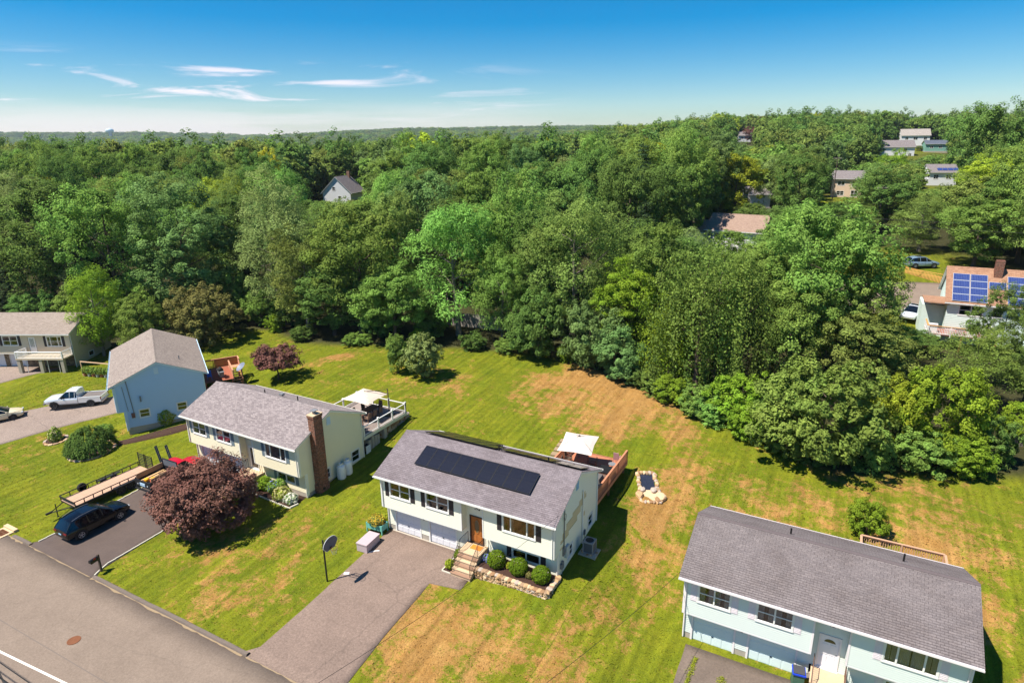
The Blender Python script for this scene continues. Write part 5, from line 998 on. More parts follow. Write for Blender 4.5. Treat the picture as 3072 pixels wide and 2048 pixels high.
def pickup(name, label, x, y, rz, pm, k=1.):
    r = thing(name, label, 'pickup', (x, y, gz(x, y)+.05), rz); r.scale = (k, k, k)
    B = [(-.55, .42, 1.16, .96), (0, .42, 1.16, .97), (1.2, .42, 1.14, .97), (1.55, .44, 1.13, .96), (2.3, .46, 1.1, .95), (2.72, .5, 1.02, .9), (2.82, .55, .9, .82)]
    weld(loft(B, bsec, pm).build('body', pm, r))
    Gh = [(-.58, 1.5, .78), (-.5, 1.85, .72), (.1, 1.9, .73), (.55, 1.85, .71), (1.35, 1.16, .82)]
    g = lambda q, zt, w: [(0, q, zt+.02), (.6*w, q, zt+.005), (w, q, max(zt-.07, 1.15)), (.9, q, 1.12), (0, q, 1.05)]
    weld(loft(Gh, g, None, lambda i, j: (0 if j < 2 and i in (0, 1, 2) else 1)).build('cabin', [pm, CARGL], r))
    mb = MB()
    for s in (-1, 1):
        mb.tube([(s*.9, -.55, 1.14), (s*.74, -.5, 1.8), (s*.745, .1, 1.84), (s*.725, .55, 1.79), (s*.86, 1.3, 1.15)], .04, 5)
        for q in (-.35, .15): mb.tube([(s*.745, q, 1.82), (s*.915, q+.04, 1.14)], .035, 4)
    mb.build('pillar', pm, r)
    for s in (-1, 1): MB().box(min(s*.8, s*.965), max(s*.8, s*.965), -2.9, -.62, .55, 1.16).build('bed_side', pm, r)
    MB().box(-.8, .8, -2.9, -.62, .6, .68).build('bed_floor', GREYM, r); MB().box(-.8, .8, -2.92, -2.85, .6, 1.15).build('tailgate', pm, r); MB().box(-.8, .8, -.7, -.62, .68, 1.16).build('bed_front', pm, r)
    MB().box(-.78, .78, -2.84, -.71, 1.08, 1.1).build('tonneau_cover', mat('grey_cover', S(110, 102, 98), .8), r)
    MB().box(-.95, .95, -3.05, -2.92, .5, .68).build('rear_bumper', mat('chrome', S(180, 180, 182), .25, metal=.8), r); MB().box(-.9, .9, 2.8, 2.95, .48, .68).build('front_bumper', mat('chrome', S(180, 180, 182), .25, metal=.8), r); MB().box(-.6, .6, 2.78, 2.85, .72, .95).build('grille', BLACKM, r)
    for q in (-1.85, 1.85):
        for s in (-1, 1):
            MB().poly([(s*.972, q+.47*math.cos(t*.314), .4+.47*math.sin(t*.314)) for t in range(-1, 12)]).build('wheel_arch', BLACKM, r); wheel(r, s*.88, q, .41, .26, RIMD)
    for s in (-1, 1):
        MB().box(min(s*.85, s*.97), max(s*.85, s*.97), -2.93, -2.88, .8, 1.1).build('tail_lamp', LAMPR, r); MB().box(min(s*.62, s*.85), max(s*.62, s*.85), 2.7, 2.83, .78, .95).build('head_lamp', LAMPW, r); MB().box(min(s*.95, s*1.15), max(s*.95, s*1.15), .85, .95, 1.15, 1.35).build('mirror', BLACKM, r)
        MB().box(min(s*.93, s*1.0), max(s*.93, s*1.0), -.5, 1.3, .38, .44).build('running_board', BLACKM, r)
    return r
pickup('white_pickup', 'white extended cab pickup parked in the drive of the blue house', -45.9, 4.35, R(127), paint('white_paint', S(228, 230, 232)))
def dump_truck():
    r = thing('flatbed_truck', 'red cab work truck with a black bed full of lumber, half behind the purple maple', 'truck', (-20.75, -1.55, gz(-20.75, -1.5)+.05), R(1)); red = paint('red_paint', S(190, 10, 24), .25, .1); blk = mat('black_bed_steel', S(32, 32, 36), .5, .2, 5)
    B = [(.0, .5, 1.15, .95), (.6, .5, 1.15, .97), (1.3, .5, 1.13, .97), (2.1, .5, 1.12, .96), (2.5, .55, 1.02, .9), (2.6, .6, .9, .82)]
    weld(loft(B, bsec, red).build('body', red, r)); Gh = [(-.02, 1.5, .8), (.05, 1.8, .74), (.5, 1.84, .74), (.75, 1.8, .72), (1.35, 1.17, .82)]
    g = lambda q, zt, w: [(0, q, zt+.02), (.6*w, q, zt+.005), (w, q, max(zt-.07, 1.15)), (.9, q, 1.12), (0, q, 1.05)]
    weld(loft(Gh, g, None, lambda i, j: (0 if j < 2 and i in (0, 1, 2) else 1)).build('cabin', [red, CARGL], r))
    MB().box(-1.0, 1.0, -2.6, -.15, .85, .97).build('bed_floor', blk, r)
    for s in (-1, 1): MB().box(min(s*.97, s*1.03), max(s*.97, s*1.03), -2.6, -.15, .75, 1.4).build('bed_side', blk, r); MB().box(min(s*.9, s*.96), max(s*.9, s*.96), -2.5, -.2, 1.2, 1.65).build('side_board', mat('side_board_wood', S(150, 122, 96), .8, .2, 4), r)
    MB().box(-.96, .96, -2.66, -2.6, .75, 1.35).build('tailgate', blk, r); mb = MB(); mb.box(-.95, .95, -.16, -.1, .97, 1.4); mb.tube([(-.9, -.13, 1.3), (-.9, -.13, 2.0), (.9, -.13, 2.0), (.9, -.13, 1.3)], .045, 6); mb.build('cab_guard', blk, r); MB().box(-.86, .86, -.14, -.12, 1.4, 1.96).build('guard_mesh', mat('guard_mesh_steel', S(96, 100, 108), .5), r)
    MB().box(-.32, .32, -2.7, -2.66, .9, 1.15).build('reflective_plate', mat('plate_sign', S(170, 195, 215), .4, .2, 9), r); MB().box(-.9, .9, -2.8, -2.66, .55, .66).build('rear_bumper', blk, r)
    for s in (-1, 1): MB().lathe([(.06, 0), (.06, .02)], (s*.6, -2.69, 1.0), 10, axis='y').build('lamp', LAMPW, r)
    for q in (-1.5, 1.75):
        for s in (-1, 1): wheel(r, s*.86, q, .4, .26, RIMD); MB().poly([(s*.975, q+.46*math.cos(t*.314), .4+.46*math.sin(t*.314)) for t in range(-1, 12)]).build('wheel_arch', BLACKM, r)
    lw = mat('lumber', S(200, 165, 116), .8, .2, 5)
    for i in range(5):
        p = thing('lumber_board', 'sawn board lying in the red work truck bed', 'board', (0, 0, 0), 0, 'boards in the truck bed'); x0 = -.7+i*.17; MB().box(x0, x0+.1, -2.4+.1*i, -.4, .985+.05*(i % 2), 1.03+.05*(i % 2)+.09).build('plank', lw, p); p.location = r.location; p.rotation_euler = r.rotation_euler
    for i, (dx, dy, s, c, l) in enumerate(((-.25, -2.1, .2, S(225, 165, 20), 'round yellow tool bag on the lumber in the truck'), (.0, -1.7, .17, S(225, 150, 20), 'small yellow pail among the boards in the truck'), (.45, -1.35, .2, S(205, 205, 205), 'white bucket by the cab end of the load'), (.35, -2.0, .2, S(186, 92, 62), 'rust red sack on the load of lumber'), (.1, -1.0, .18, S(60, 76, 60), 'dark green canister on the load of lumber'))):
        o = tag(MB().lathe([(s*.8, 0), (s, s*.4), (s*.95, s*1.1), (s*.5, s*1.3)], (0, 0, 0), 10).build('load_item', mat('load_%d' % i, c, .6), smooth=True), l, 'tool'); o.location = (r.location.x+dx, r.location.y+dy, r.location.z+1.0)
dump_truck()
def trailer():
    r = thing('flatbed_trailer', 'black flatbed trailer with a plank deck and railings on the lawn', 'trailer', (-24.35, -5.0, gz(-24.35, -5)), R(-1.5)); bl = mat('black_trailer_steel', S(34, 33, 34), .5, .2, 5); wd = mat('trailer_plank', S(186, 150, 124), .85, .2, 3); z0 = .62
    mb = MB(); 
    for s in (-1, 1): mb.box(min(s*1.0, s*1.07), max(s*1.0, s*1.07), -3.1, 3.3, z0-.14, z0+.02)
    for i in range(9): mb.box(-1.0, 1.0, -3.1+i*.79, -3.04+i*.79, z0-.12, z0-.02)
    mb.build('chassis', bl, r); me = MB().box(-.135, .135, -3.08, 3.28, z0-.02, z0+.03).mesh('trailer_plank', wd)
    for i in range(7): link('plank', me, r, (-.84+i*.28, 0, .002*(i % 3)))
    for s in (-1, 1):
        mb = MB(); mb.box(min(s*1.02, s*1.08), max(s*1.02, s*1.08), -3.1, 3.3, z0+.36, z0+.42); mb.build('top_rail', bl, r)
        for i in range(10): MB().box(min(s*1.02, s*1.08), max(s*1.02, s*1.08), -3.1+i*.7, -3.04+i*.7, z0+.02, z0+.36).build('rail_post', bl, r)
        MB().box(min(s*1.08, s*1.38), max(s*1.08, s*1.38), -.2, 1.75, z0+.12, z0+.16).box(min(s*1.36, s*1.39), max(s*1.36, s*1.39), -.2, 1.75, z0+.0, z0+.12).build('fender', bl, r)
        for q in (.35, 1.2): wheel(r, s*1.22, q, .36, .22, RIMD)
    MB().box(-1.02, 1.02, -3.16, -3.1, z0+.3, z0+.42).build('front_rail', bl, r)
    mb = MB()
    for s in (-1, 1): mb.tube([(s*.7, -3.1, z0-.08), (0, -4.4, z0-.12)], .05, 4)
    mb.box(-.07, .07, -4.7, -4.3, z0-.18, z0-.05); mb.build('tongue', bl, r); MB().tube([(.16, -4.0, 0.02), (.16, -4.0, z0+.5)], .04, 6).box(.08, .24, -4.08, -3.92, 0, .03).build('jack', bl, r)
    w = wheel(r, -1.25, -1.35, .36, .22, RIMD, z0+.2); w.rotation_euler = (0, 0, math.pi)
    for k in range(2):
        mb = MB(); a, b = (-1., -.1) if k == 0 else (.1, 1.)
        for q in (a, b): mb.box(q-.03, q+.03, 3.3, 3.36, z0, z0+1.35)
        for i in range(8): mb.box(a, b, 3.3, 3.35, z0+.1+i*.16, z0+.15+i*.16)
        mb.build('ramp_gate', bl, r)
trailer()
nv = mat('navy_steel', S(24, 34, 62), .45)
for i, (x, y, l) in enumerate(((-23.6, -.6, 'navy loading ramp leaning at the end of the trailer'), (-22.9, -.1, 'second navy loading ramp beside the red work truck'))):
    o = tag(MB().box(-.16, -.11, -.05, .05, 0, 2.1).box(.11, .16, -.05, .05, 0, 2.1).box(-.11, .11, -.03, .03, .3, .4).box(-.11, .11, -.03, .03, .9, 1.0).box(-.11, .11, -.03, .03, 1.5, 1.6).box(-.16, .16, -.06, .06, 2.1, 2.16).build('loading_ramp', nv), l, 'ramp'); o.location = (x, y, gz(x, y)); o.rotation_euler = (R(-8), R(-32), 0)
# ------------------------------------------------------------------ street furniture and yard things
o = thing('mailbox', 'black mailbox on a wooden post at the mouth of the new driveway', 'mailbox', (-14.84, -11.23, gz(-14.84, -11.23)), R(8)); pw = mat('post_wood', S(84, 70, 60), .9)
MB().box(-.06, .06, -.06, .06, -.2, 1.32).build('post', pw, o); MB().box(-.05, .05, -.55, -.06, .92, 1.02).build('bracket', pw, o); mb = MB(); mb.prism([(-.11, 0), (.11, 0), (.11, .14)]+[(.11*math.cos(R(a)), .14+.1*math.sin(R(a))) for a in range(20, 180, 20)]+[(-.11, .14)], -.62, -.08, 0, lambda a, b, n: (a, n, 1.02+b)); mb.build('box', mat('mailbox_black', S(28, 28, 30), .4), o); MB().box(-.1, .1, -.635, -.62, 1.03, 1.16).build('door', mat('mailbox_black', S(28, 28, 30), .4), o); MB().box(.112, .12, -.4, -.25, 1.16, 1.3).build('flag', mat('flag_red', S(150, 30, 26), .5), o)
for i in range(2): MB().box(-.118+.0, -.112, -.45+i*.1, -.38+i*.1, 1.06, 1.14).build('number', mat('number_red', S(170, 60, 50), .5), o)
o = thing('basketball_hoop', 'basketball hoop with a grey fan shaped backboard on a black pole', 'hoop', (.14, -5.33, gz(.14, -5.33)), R(0)); MB().tube([(0, 0, -.2), (0, 0, 3.1)], .055, 8).build('pole', BLACKM, o)
mb = MB()
for s in (-.12, .12): mb.tube([(0, s, 3.0), (.62, s, 3.25)], .025, 5).tube([(0, s, 2.6), (.62, s, 2.85)], .025, 5)
mb.build('arm', BLACKM, o)
fan = [(-.36, 2.68), (.36, 2.68)]+[(.62*math.cos(R(a))*(1 if a not in (0, 180) else 1), 3.02+.52*math.sin(R(a))) for a in range(0, 181, 15)]
b = MB().prism(fan, .62, .66, 0, lambda a, q, n: (n, a, q)).build('backboard', mat('backboard_grey', S(88, 92, 104), .5, .15, 4), o); mb = MB()
for i in range(len(fan)): p, q = fan[i], fan[(i+1) % len(fan)]; mb.tube([(.64, p[0], p[1]), (.64, q[0], q[1])], .022, 5)
mb.build('edge_trim', mat('trim_white', S(205, 205, 205), .5), b); rg = MB().tube([(.91+.23*math.cos(R(a)), .23*math.sin(R(a)), 2.8) for a in range(0, 361, 20)], .012, 5).box(.66, .72, -.06, .06, 2.72, 2.86).build('rim', mat('rim_rust', S(120, 70, 50), .6), o); mb = MB()
for a in range(0, 360, 30): mb.tube([(.91+.23*math.cos(R(a)), .23*math.sin(R(a)), 2.8), (.91+.12*math.cos(R(a+25)), .12*math.sin(R(a+25)), 2.4)], .006, 3)
mb.build('net', WHITE, rg)
o = thing('deck_box', 'mauve grey storage box standing at the drive edge', 'storage box', (.25, -1.35, gz(.25, -1.35)), R(4)); bx = mat('mauve_plastic', S(184, 164, 166), .6, .05); MB().box(-.42, .42, -.75, .75, 0, .55).build('body', bx, o); MB().box(-.45, .45, -.78, .78, .555, .64).build('lid', bx, o)
o = thing('raised_planter', 'teal painted planter box on legs full of yellow flowers', 'planter', (-.35, .35, gz(-.35, .35)), R(2)); tl = mat('teal_wood', S(110, 178, 164), .8, .2, 6)
me = MB().box(-.07, .07, -.012, .012, .3, .75).mesh('slat', tl)
for i in range(9): link('slat', me, o, (-.6+i*.15, -.35, 0)); link('slat', me, o, (-.6+i*.15, .35, 0))
me2 = MB().box(-.012, .012, -.08, .08, .3, .75).mesh('end_slat', tl)
for i in range(4): link('slat', me2, o, (-.68, -.25+i*.17, 0)); link('slat', me2, o, (.68, -.25+i*.17, 0))
for sx_ in (-.66, .66):
    for sy_ in (-.33, .33): MB().box(sx_-.04, sx_+.04, sy_-.04, sy_+.04, 0, .74).build('leg', tl, o)
MB().box(-.66, .66, -.33, .33, .3, .68).build('soil', MULCH, o)
shrub('planter_flowers', 'yellow orange flowers growing in the teal planter box', -.35, .35, .58, .3, 'olive', 31, .06, 700, 420, 'amber', z=.66, cat='flowers')
shrub('hosta_clump', 'green and yellow hosta in the corner bed by the planter', -.6, 1.75, .45, .3, 'yellow', 32, .09, 500, cat='plant'); shrub('daylily_clump', 'yellow green daylily beside the front steps', 6.75, -.85, .28, .32, 'yellow', 33, .09, 450, z=.1, cat='plant'); shrub('daylily_clump', 'spiky green daylily against the landing', 6.8, .1, .25, .4, 'lush', 34, .09, 400, z=.15, cat='plant')
struct(drape('flower_bed', [(6.45, -1.2, 7.1, -1.2), (6.5, .95, 7.1, .95)], MULCH, .05)); e = edging([(6.4, -1.28), (6.42, .9)], w=.08); edging([(6.4, -1.28), (7.1, -1.28)], parent=e); tag(e, 'grey edging blocks around the strip bed beside the front steps', 'edging')
# stone retaining wall round the bed
sw = thing('stone_retaining_wall', 'dry stone wall of rounded tan fieldstones holding the front bed', 'wall', (0, 0, 0)); rs = random.Random(9)
SM = [mat('fieldstone_%d' % i, c, .95, .25, 5, .6, 14) for i, c in enumerate((S(186, 152, 112), S(205, 176, 140), S(160, 132, 104), S(176, 160, 146), S(150, 116, 84)))]
def stone_mesh(i):
    import bmesh
    q = random.Random(i); bm = bmesh.new(); bmesh.ops.create_icosphere(bm, subdivisions=2, radius=.5)
    for v in bm.verts: v.co = Vector([math.copysign(abs(c)**.75, c) for c in v.co])*q.uniform(.86, 1.12)
    me = bpy.data.meshes.new('fieldstone_%d' % i); bm.to_mesh(me); bm.free(); me.materials.append(SM[i % 5]); return me
STN = [stone_mesh(i) for i in range(10)]
def stones(root, a, b, z0f, ztop, depth, name='stone', lo=.16, hi=.3):
    a, b = Vector(a), Vector(b); L = (b-a).length; d = (b-a)/L; ang = math.atan2(d.y, d.x); zt = 0
    rows = 4
    for k in range(rows):
        t = rs.uniform(-.1, 0)
        while t < L:
            w = rs.uniform(lo, hi); p = a+d*min(t+w/2, L); z0 = z0f(p.x, p.y)-.05; h = (ztop-z0)/rows
            if h > .06:
                o = link(name, STN[rs.randrange(10)], root, (p.x+rs.uniform(-.02, .02), p.y+rs.uniform(-.02, .02), z0+h*(k+.5)), ang+rs.uniform(-.25, .25)); o.scale = (w*1.08, depth*rs.uniform(.85, 1.1), h*rs.uniform(1.0, 1.3))
            t += w*.93
stones(sw, (8.72, -.72), (13.75, -.82), gz, .7, .34); stones(sw, (13.8, -.8), (13.85, .85), gz, .7, .34)
bed = struct(drape('front_bed', [(8.72, -.68, 13.72, -.74), (8.72, 1.0, 13.72, 1.0)], MULCH, .0)); 
for v in bed.data.vertices: v.co.z = .62 if v.index < len(bed.data.vertices) else v.co.z
# AC unit
o = thing('air_conditioner', 'grey air conditioning condenser on a slab beside the cream house', 'air conditioner', (14.62, 4.2, gz(14.62, 4.2))); ag = mat('condenser_grey', S(150, 146, 146), .55); MB().box(-.6, .6, -.55, .55, -.1, .06).build('slab', CONC, o)
mb = MB(); mb.box(-.36, .36, -.36, .36, .1, .16); mb.box(-.36, .36, -.36, .36, .86, .94)
for s in (-.33, .33):
    for q in (-.33, .33): mb.box(s-.03, s+.03, q-.03, q+.03, .16, .86)
mb.build('cabinet', ag, o); MB().box(-.32, .32, -.32, .32, .16, .86).build('coil', mat('coil_dark', S(92, 92, 96), .6), o); MB().lathe([(.28, .942), (.28, .95), (.05, .97)], k=20).build('fan_grille', BLACKM, o)
for i in range(14): t = rs.uniform(0, 6.28); q = link('pebble', STN[i % 10], o, (.5*math.cos(t), .46*math.sin(t), .1)); q.scale = (.14, .13, .1)
# propane tanks
for i, (dx, l) in enumerate(((0, 'white propane cylinder closer to the chimney, by the ivory gable'), (.75, 'white propane cylinder next to the gable window of the ivory house'))):
    x, y = -7.75+.05*i, 4.75+dx; o = thing('propane_tank', l, 'gas tank', (x, y, gz(x, y)-.02), 0, 'propane cylinders'); wm_ = mat('tank_white', S(226, 224, 220), .4, .04); MB().lathe([(.30, .02), (.34, .05), (.37, .16), (.37, 1.05), (.33, 1.17), (.2, 1.25), (.05, 1.27)], k=20).build('cylinder', wm_, o, True); MB().lathe([(.17, 1.2), (.17, 1.42), (.15, 1.42), (.15, 1.22)], k=14).build('collar', wm_, o); MB().lathe([(.30, -.05), (.30, .05)], k=16).build('foot_ring', GREYM, o)
# yard pond
pd = thing('stone_pond', 'small rock edged pond bed with dark liner in the back lawn', 'pond', (15.95, 13.3, gz(15.95, 13.3)), R(24)); pd.scale = (1, 1.35, 1); pd.rotation_euler.x = R(8)
MB().prism([(-.5, -.2), (.5, -.2), (.55, 1.2), (-.55, 1.2)], -.1, .05).build('liner', mat('pond_liner', S(40, 44, 60), .3, .5, 6, 1., 12, spec=.6), pd); MB().prism([(-.75, -1.25), (.75, -1.25), (.7, -.2), (-.7, -.2)], -.1, .04).build('gravel_bed', mat('pale_gravel', S(206, 180, 146), .95, .3, 18, 1., 25), pd)
for i in range(30):
    if i < 12: p = (-.68+rs.uniform(-.06, .06), -.2+i*.13)
    elif i < 24: p = (.68+rs.uniform(-.06, .06), -.2+(i-12)*.13)
    else: p = (-.55+(i-24)*.22, 1.35)
    q = link('boulder', STN[i % 10], pd, (p[0], p[1], .08), i); q.scale = (.26, .24, .22)
for i in range(12): q = link('boulder', STN[i % 10], pd, ((-.78 if i % 2 else .78)+rs.uniform(-.05, .05), -1.2+(i//2)*.2, .08), i); q.scale = (.24, .2, .2)
for i in range(7): q = link('boulder', STN[(i*3) % 10], pd, (-.66+i*.22, -1.3, .07), i); q.scale = (.24, .18, .18)
for p, s in (((-.8, -.75), .5), ((.8, -.9), .6), ((.55, -1.1), .4), ((-.5, -.25), .34), ((.35, -.3), .38)): q = link('boulder', STN[int(s*10) % 10], pd, (p[0], p[1], .12), s); q.scale = (s, s, s*.7)
# stone steps up the bank behind the cream house
for i in range(6):
    t = i/5; x, y = 7.55-.3*t, 13.2+3.8*t; o = tag(MB().box(-.42, .42, -.3, .3, -.16, .07).build('stone_step', mat('step_stone', S(150, 128, 102), .9, .2, 5, .4, 12)), 'flat tan stone step in the bank behind the cream house', 'step', 'stone steps up the bank'); o.location = (x, y, gz(x, y)+.03); o.rotation_euler = (0, 0, R(8))
# catch basin at the kerb
o = thing('catch_basin', 'stone framed storm drain at the kerb end', 'drain', (-26.1, -12.05, gz(-26.1, -12.05)+.02)); gc = mat('granite_frame', S(206, 176, 138), .9, .15, 6); MB().box(-.7, .7, -.45, -.3, -.1, .06).box(-.7, .7, .3, .45, -.1, .06).box(-.7, -.5, -.3, .3, -.1, .06).box(.5, .7, -.3, .3, -.1, .06).build('frame', gc, o); MB().box(-.75, .75, .46, .75, -.1, .18).build('kerb_stone', gc, o)
for i in range(8): MB().box(-.46+i*.125, -.40+i*.125, -.3, .3, 0, .03).build('bar', mat('rusty_iron', S(120, 74, 46), .8), o)
MB().box(-.5, .5, -.3, .3, -.09, -.06).build('pit', DARKIN, o)
# beds by the blue and ivory houses
for cx, cy_, r_, n_, nm in ((-33.9, -1.0, 1.9, 22, 'stone ring around the weeping tree bed'), (-39.5, -1.3, .95, 13, 'stone ring around the small flowering bush')):
    struct(drape('tree_bed', [(cx-r_*.95, cy_-r_*.5, cx-r_*.5, cy_-r_*.95), (cx-r_*.6, cy_+r_*.6, cx+r_*.6, cy_-r_*.6), (cx+r_*.5, cy_+r_*.85, cx+r_*.85, cy_+r_*.5)], MULCH, .03)); q = thing('stone_ring', nm, 'edging', (cx, cy_, gz(cx, cy_)))
    for i in range(n_): t = 2*math.pi*i/n_; x, y = r_*math.cos(t), r_*math.sin(t); s = link('stone', STN[i % 10], q, (x, y, gz(cx+x, cy_+y)-gz(cx, cy_)+.04), t); s.scale = (.26, .5*r_/1.9+.18, .16)
struct(drape('mulch_bed', [(-33.4, 1.2, -32.4, .6), (-30.8, 5.0, -29.4, 3.9), (-27.6, 9.6, -26.4, 9.0)], MULCH, .03)); struct(drape('flower_bed', [(-13.6, .2, -13.6, 1.7), (-8.6, -.1, -8.6, 1.6)], MULCH, .03)); e = edging([(-13.75, .1), (-8.6, -.2), (-8.45, .5)], w=.12, h=.12); tag(e, 'pale edging blocks along the flower bed of the ivory house', 'edging')
shrub('geranium_pot', 'red flowers in a pot on the ivory house stoop', -14.9, .0, .3, .28, 'mid', 41, .06, 300, 400, 'red', z=.75, cat='flowers')
# recycling bin by the mint house
o = thing('recycling_bin', 'blue lidded grey wheeled bin beside the mint house steps', 'bin', (27.95, .35, gz(27.95, .35)+.03), R(8)); bb = mat('bin_blue', S(28, 66, 190), .5); MB().prism([(-.27, -.3), (.27, -.3), (.3, .3), (-.3, .3)], .05, .95).build('body', mat('bin_green', S(70, 104, 84), .6), o); MB().box(-.33, .33, -.36, .34, .95, 1.02).build('rim', bb, o); MB().box(-.28, .28, -.3, .3, 1.02, 1.07).build('lid', mat('bin_grey', S(70, 70, 74), .6), o)
for s in (-.27, .27): MB().lathe([(.1, -.03), (.1, .03)], (s, .32, .1), 12, axis='x').build('wheel', TYRE, o)
for i, (x0, y0, y1, l) in enumerate(((22.75, -.2, -6.5, 'strip of weeds growing along the left drive crack'), (24.35, -.9, -7.5, 'strip of weeds growing down the middle drive crack'))):
    rng = np.random.default_rng(70+i); n = 1600; yy = rng.uniform(y1, y0, n); xx = x0-.08*(yy-y0)*(-.2)+rng.normal(size=n)*.07*(.6+vnoise(yy, yy*0, .6, 3)); zz = terr(xx, yy)+.05+rng.uniform(0, .1, n); wd_ = stuff(link('weed_strip', leaves('weed_strip', np.stack([xx, yy, zz], -1), rng.normal(size=(n, 3))*.5+[0, 0, .7], rng.uniform(.03, .07, n), rng.uniform(.8, 1.2, n), rng.random(n), LF['yellow'], rng, .3)), l, 'weeds')
# ------------------------------------------------------------------ decks and garden furniture
def canopy_umbrella(name, label, x, y, z, half, htop, cm, pole_m, cantilever=None, rz=0., tilt=0.):
    o = thing(name, label, 'umbrella', (x, y, z), rz); N = 8; mb = MB(); P = []
    for i in range(N+1):
        for j in range(N+1):
            a, b = -1+2*i/N, -1+2*j/N; m = max(abs(a), abs(b)); e = .04*math.cos(a*math.pi/2)*m**4+.04*math.cos(b*math.pi/2)*m**4
            P.append((a*half*(1-.07*(1-abs(b))**1*(abs(a) == 1)), b*half*(1-.07*(1-abs(a))*(abs(b) == 1)), htop-.52*m**1.15+e*.4))
    for i in range(N):
        for j in range(N): q = i*(N+1)+j; mb.poly((P[q], P[q+N+1], P[q+N+2], P[q+1]))
    c = mb.build('canopy', cm, o, True); c.rotation_euler = (tilt, 0, 0)
    mb = MB()
    for s in ((1, 1), (1, -1), (-1, 1), (-1, -1), (1, 0), (-1, 0), (0, 1), (0, -1)): mb.tube([(0, 0, htop-.03), (s[0]*half*.97, s[1]*half*.97, htop-.55)], .012, 4)
    mb.build('rib', pole_m, o); MB().lathe([(.06, -.02), (.06, .03), (.02, .05)], (0, 0, htop), 10).build('finial', pole_m, o)
    if cantilever:
        px, py = cantilever; MB().tube([(px, py, 0), (px, py, htop+.15)], .05, 8).build('mast', pole_m, o); MB().tube([(px, py, htop-.4), (px*.5, py*.5, htop+.02), (0, 0, htop-.02)], .03, 6).tube([(px, py, htop+.1), (px*.45, py*.45, htop-.05)], .018, 5).build('arm', pole_m, o); MB().box(px-.4, px+.4, py-.4, py+.4, 0, .08).build('base', BLACKM, o)
    else: MB().tube([(0, 0, 0), (0, 0, htop)], .028, 8).build('pole', pole_m, o); MB().lathe([(.25, 0), (.25, .05), (.05, .12)], k=14).build('base', BLACKM, o)
    return o
def chair(label, x, y, z, rz, m, name='patio_chair', group=None, back=.55):
    o = thing(name, label, 'chair', (x, y, z), rz, group); MB().box(-.24, .24, -.24, .24, .40, .46).build('seat', m, o); b = MB(); b.prism([(-.24, .44), (.24, .44), (.22, .44+back), (-.22, .44+back)], .2, .25, 0, lambda a, q, n: (a, n+(q-.44)*.12, q)); b.build('backrest', m, o)
    for s in (-.21, .21):
        for q in (-.21, .21): MB().box(s-.02, s+.02, q-.02, q+.02, 0, .40).build('leg', m, o)
        MB().box(s-.025, s+.025, -.24, .22, .62, .66).box(s-.02, s+.02, -.22, -.18, .46, .62).build('armrest', m, o)
    return o
def table(label, x, y, z, rz, w, l, m, name='patio_table'):
    o = thing(name, label, 'table', (x, y, z), rz); n = 6; me = MB().box(-w/2/n+.004, w/2/n-.004, -l/2, l/2, .70, .74).mesh(name+'_slat', m)
    for i in range(n): link('slat', me, o, (-w/2+w*(i+.5)/n, 0, 0))
    for s in (-w/2+.06, w/2-.06):
        for q in (-l/2+.06, l/2-.06): MB().box(s-.04, s+.04, q-.04, q+.04, 0, .70).build('leg', m, o)
    return o
def deck(name, label, x0, x1, y0, y1, z, boards_m, fascia_m, th=.22, along='x', posts=(), nboard=None):
    o = thing(name, label, 'deck', (x0, y0, z)); L, Wd = (x1-x0, y1-y0); n = int((Wd if along == 'x' else L)/.145)
    me = MB().box(0, L, 0, .135, -.035, 0).mesh(name+'_board', boards_m) if along == 'x' else MB().box(0, .135, 0, Wd, -.035, 0).mesh(name+'_board', boards_m)
    for i in range(n): link('board', me, o, (0, i*.145+.02, 0) if along == 'x' else (i*.145+.02, 0, 0))
    for a, b, c, d in ((-.03, L+.03, -.03, -.0), (-.03, L+.03, Wd, Wd+.03), (-.03, 0, 0, Wd), (L, L+.03, 0, Wd)): MB().box(a, b, c, d, -th, .01).build('fascia', fascia_m, o)
    for px, py in posts: MB().box(px-.07, px+.07, py-.07, py+.07, gz(x0+px, y0+py)-z-.3, -.05).build('post', mat('deck_post', S(150, 100, 70), .85), o)
    return o
def picket_rail(par, a, b, h, m, cap, pick=.09, gap=.04, pw=.09, posts=2.0, name='rail', solid=True, pick_m=None):
    a, b = Vector(a), Vector(b); d = b-a; L = d.length; d /= L; ang = math.atan2(d.y, d.x); r = link(name, None, par, tuple(a), ang)
    MB().box(0, L, -.07, .07, h-.04, h).build('cap_rail', cap, r); MB().box(0, L, -.02, .02, h-.16, h-.08).build('upper_rail', m, r); MB().box(0, L, -.02, .02, .08, .16).build('lower_rail', m, r)
    me = MB().box(-pick/2, pick/2, .021, .04, .02, h-.045).mesh('picket', pick_m or m); n = int(L/(pick+gap))
    for i in range(n): link('picket', me, r, ((i+.5)*L/n, 0, 0))
    k = max(1, round(L/posts)); mp_ = MB().box(-pw/2, pw/2, -.08, -.021, -.25, h-.045).mesh('rail_post', m)
    for i in range(k+1): link('post', mp_, r, (min(max(i*L/k, .06), L-.06), 0, 0))
    return r
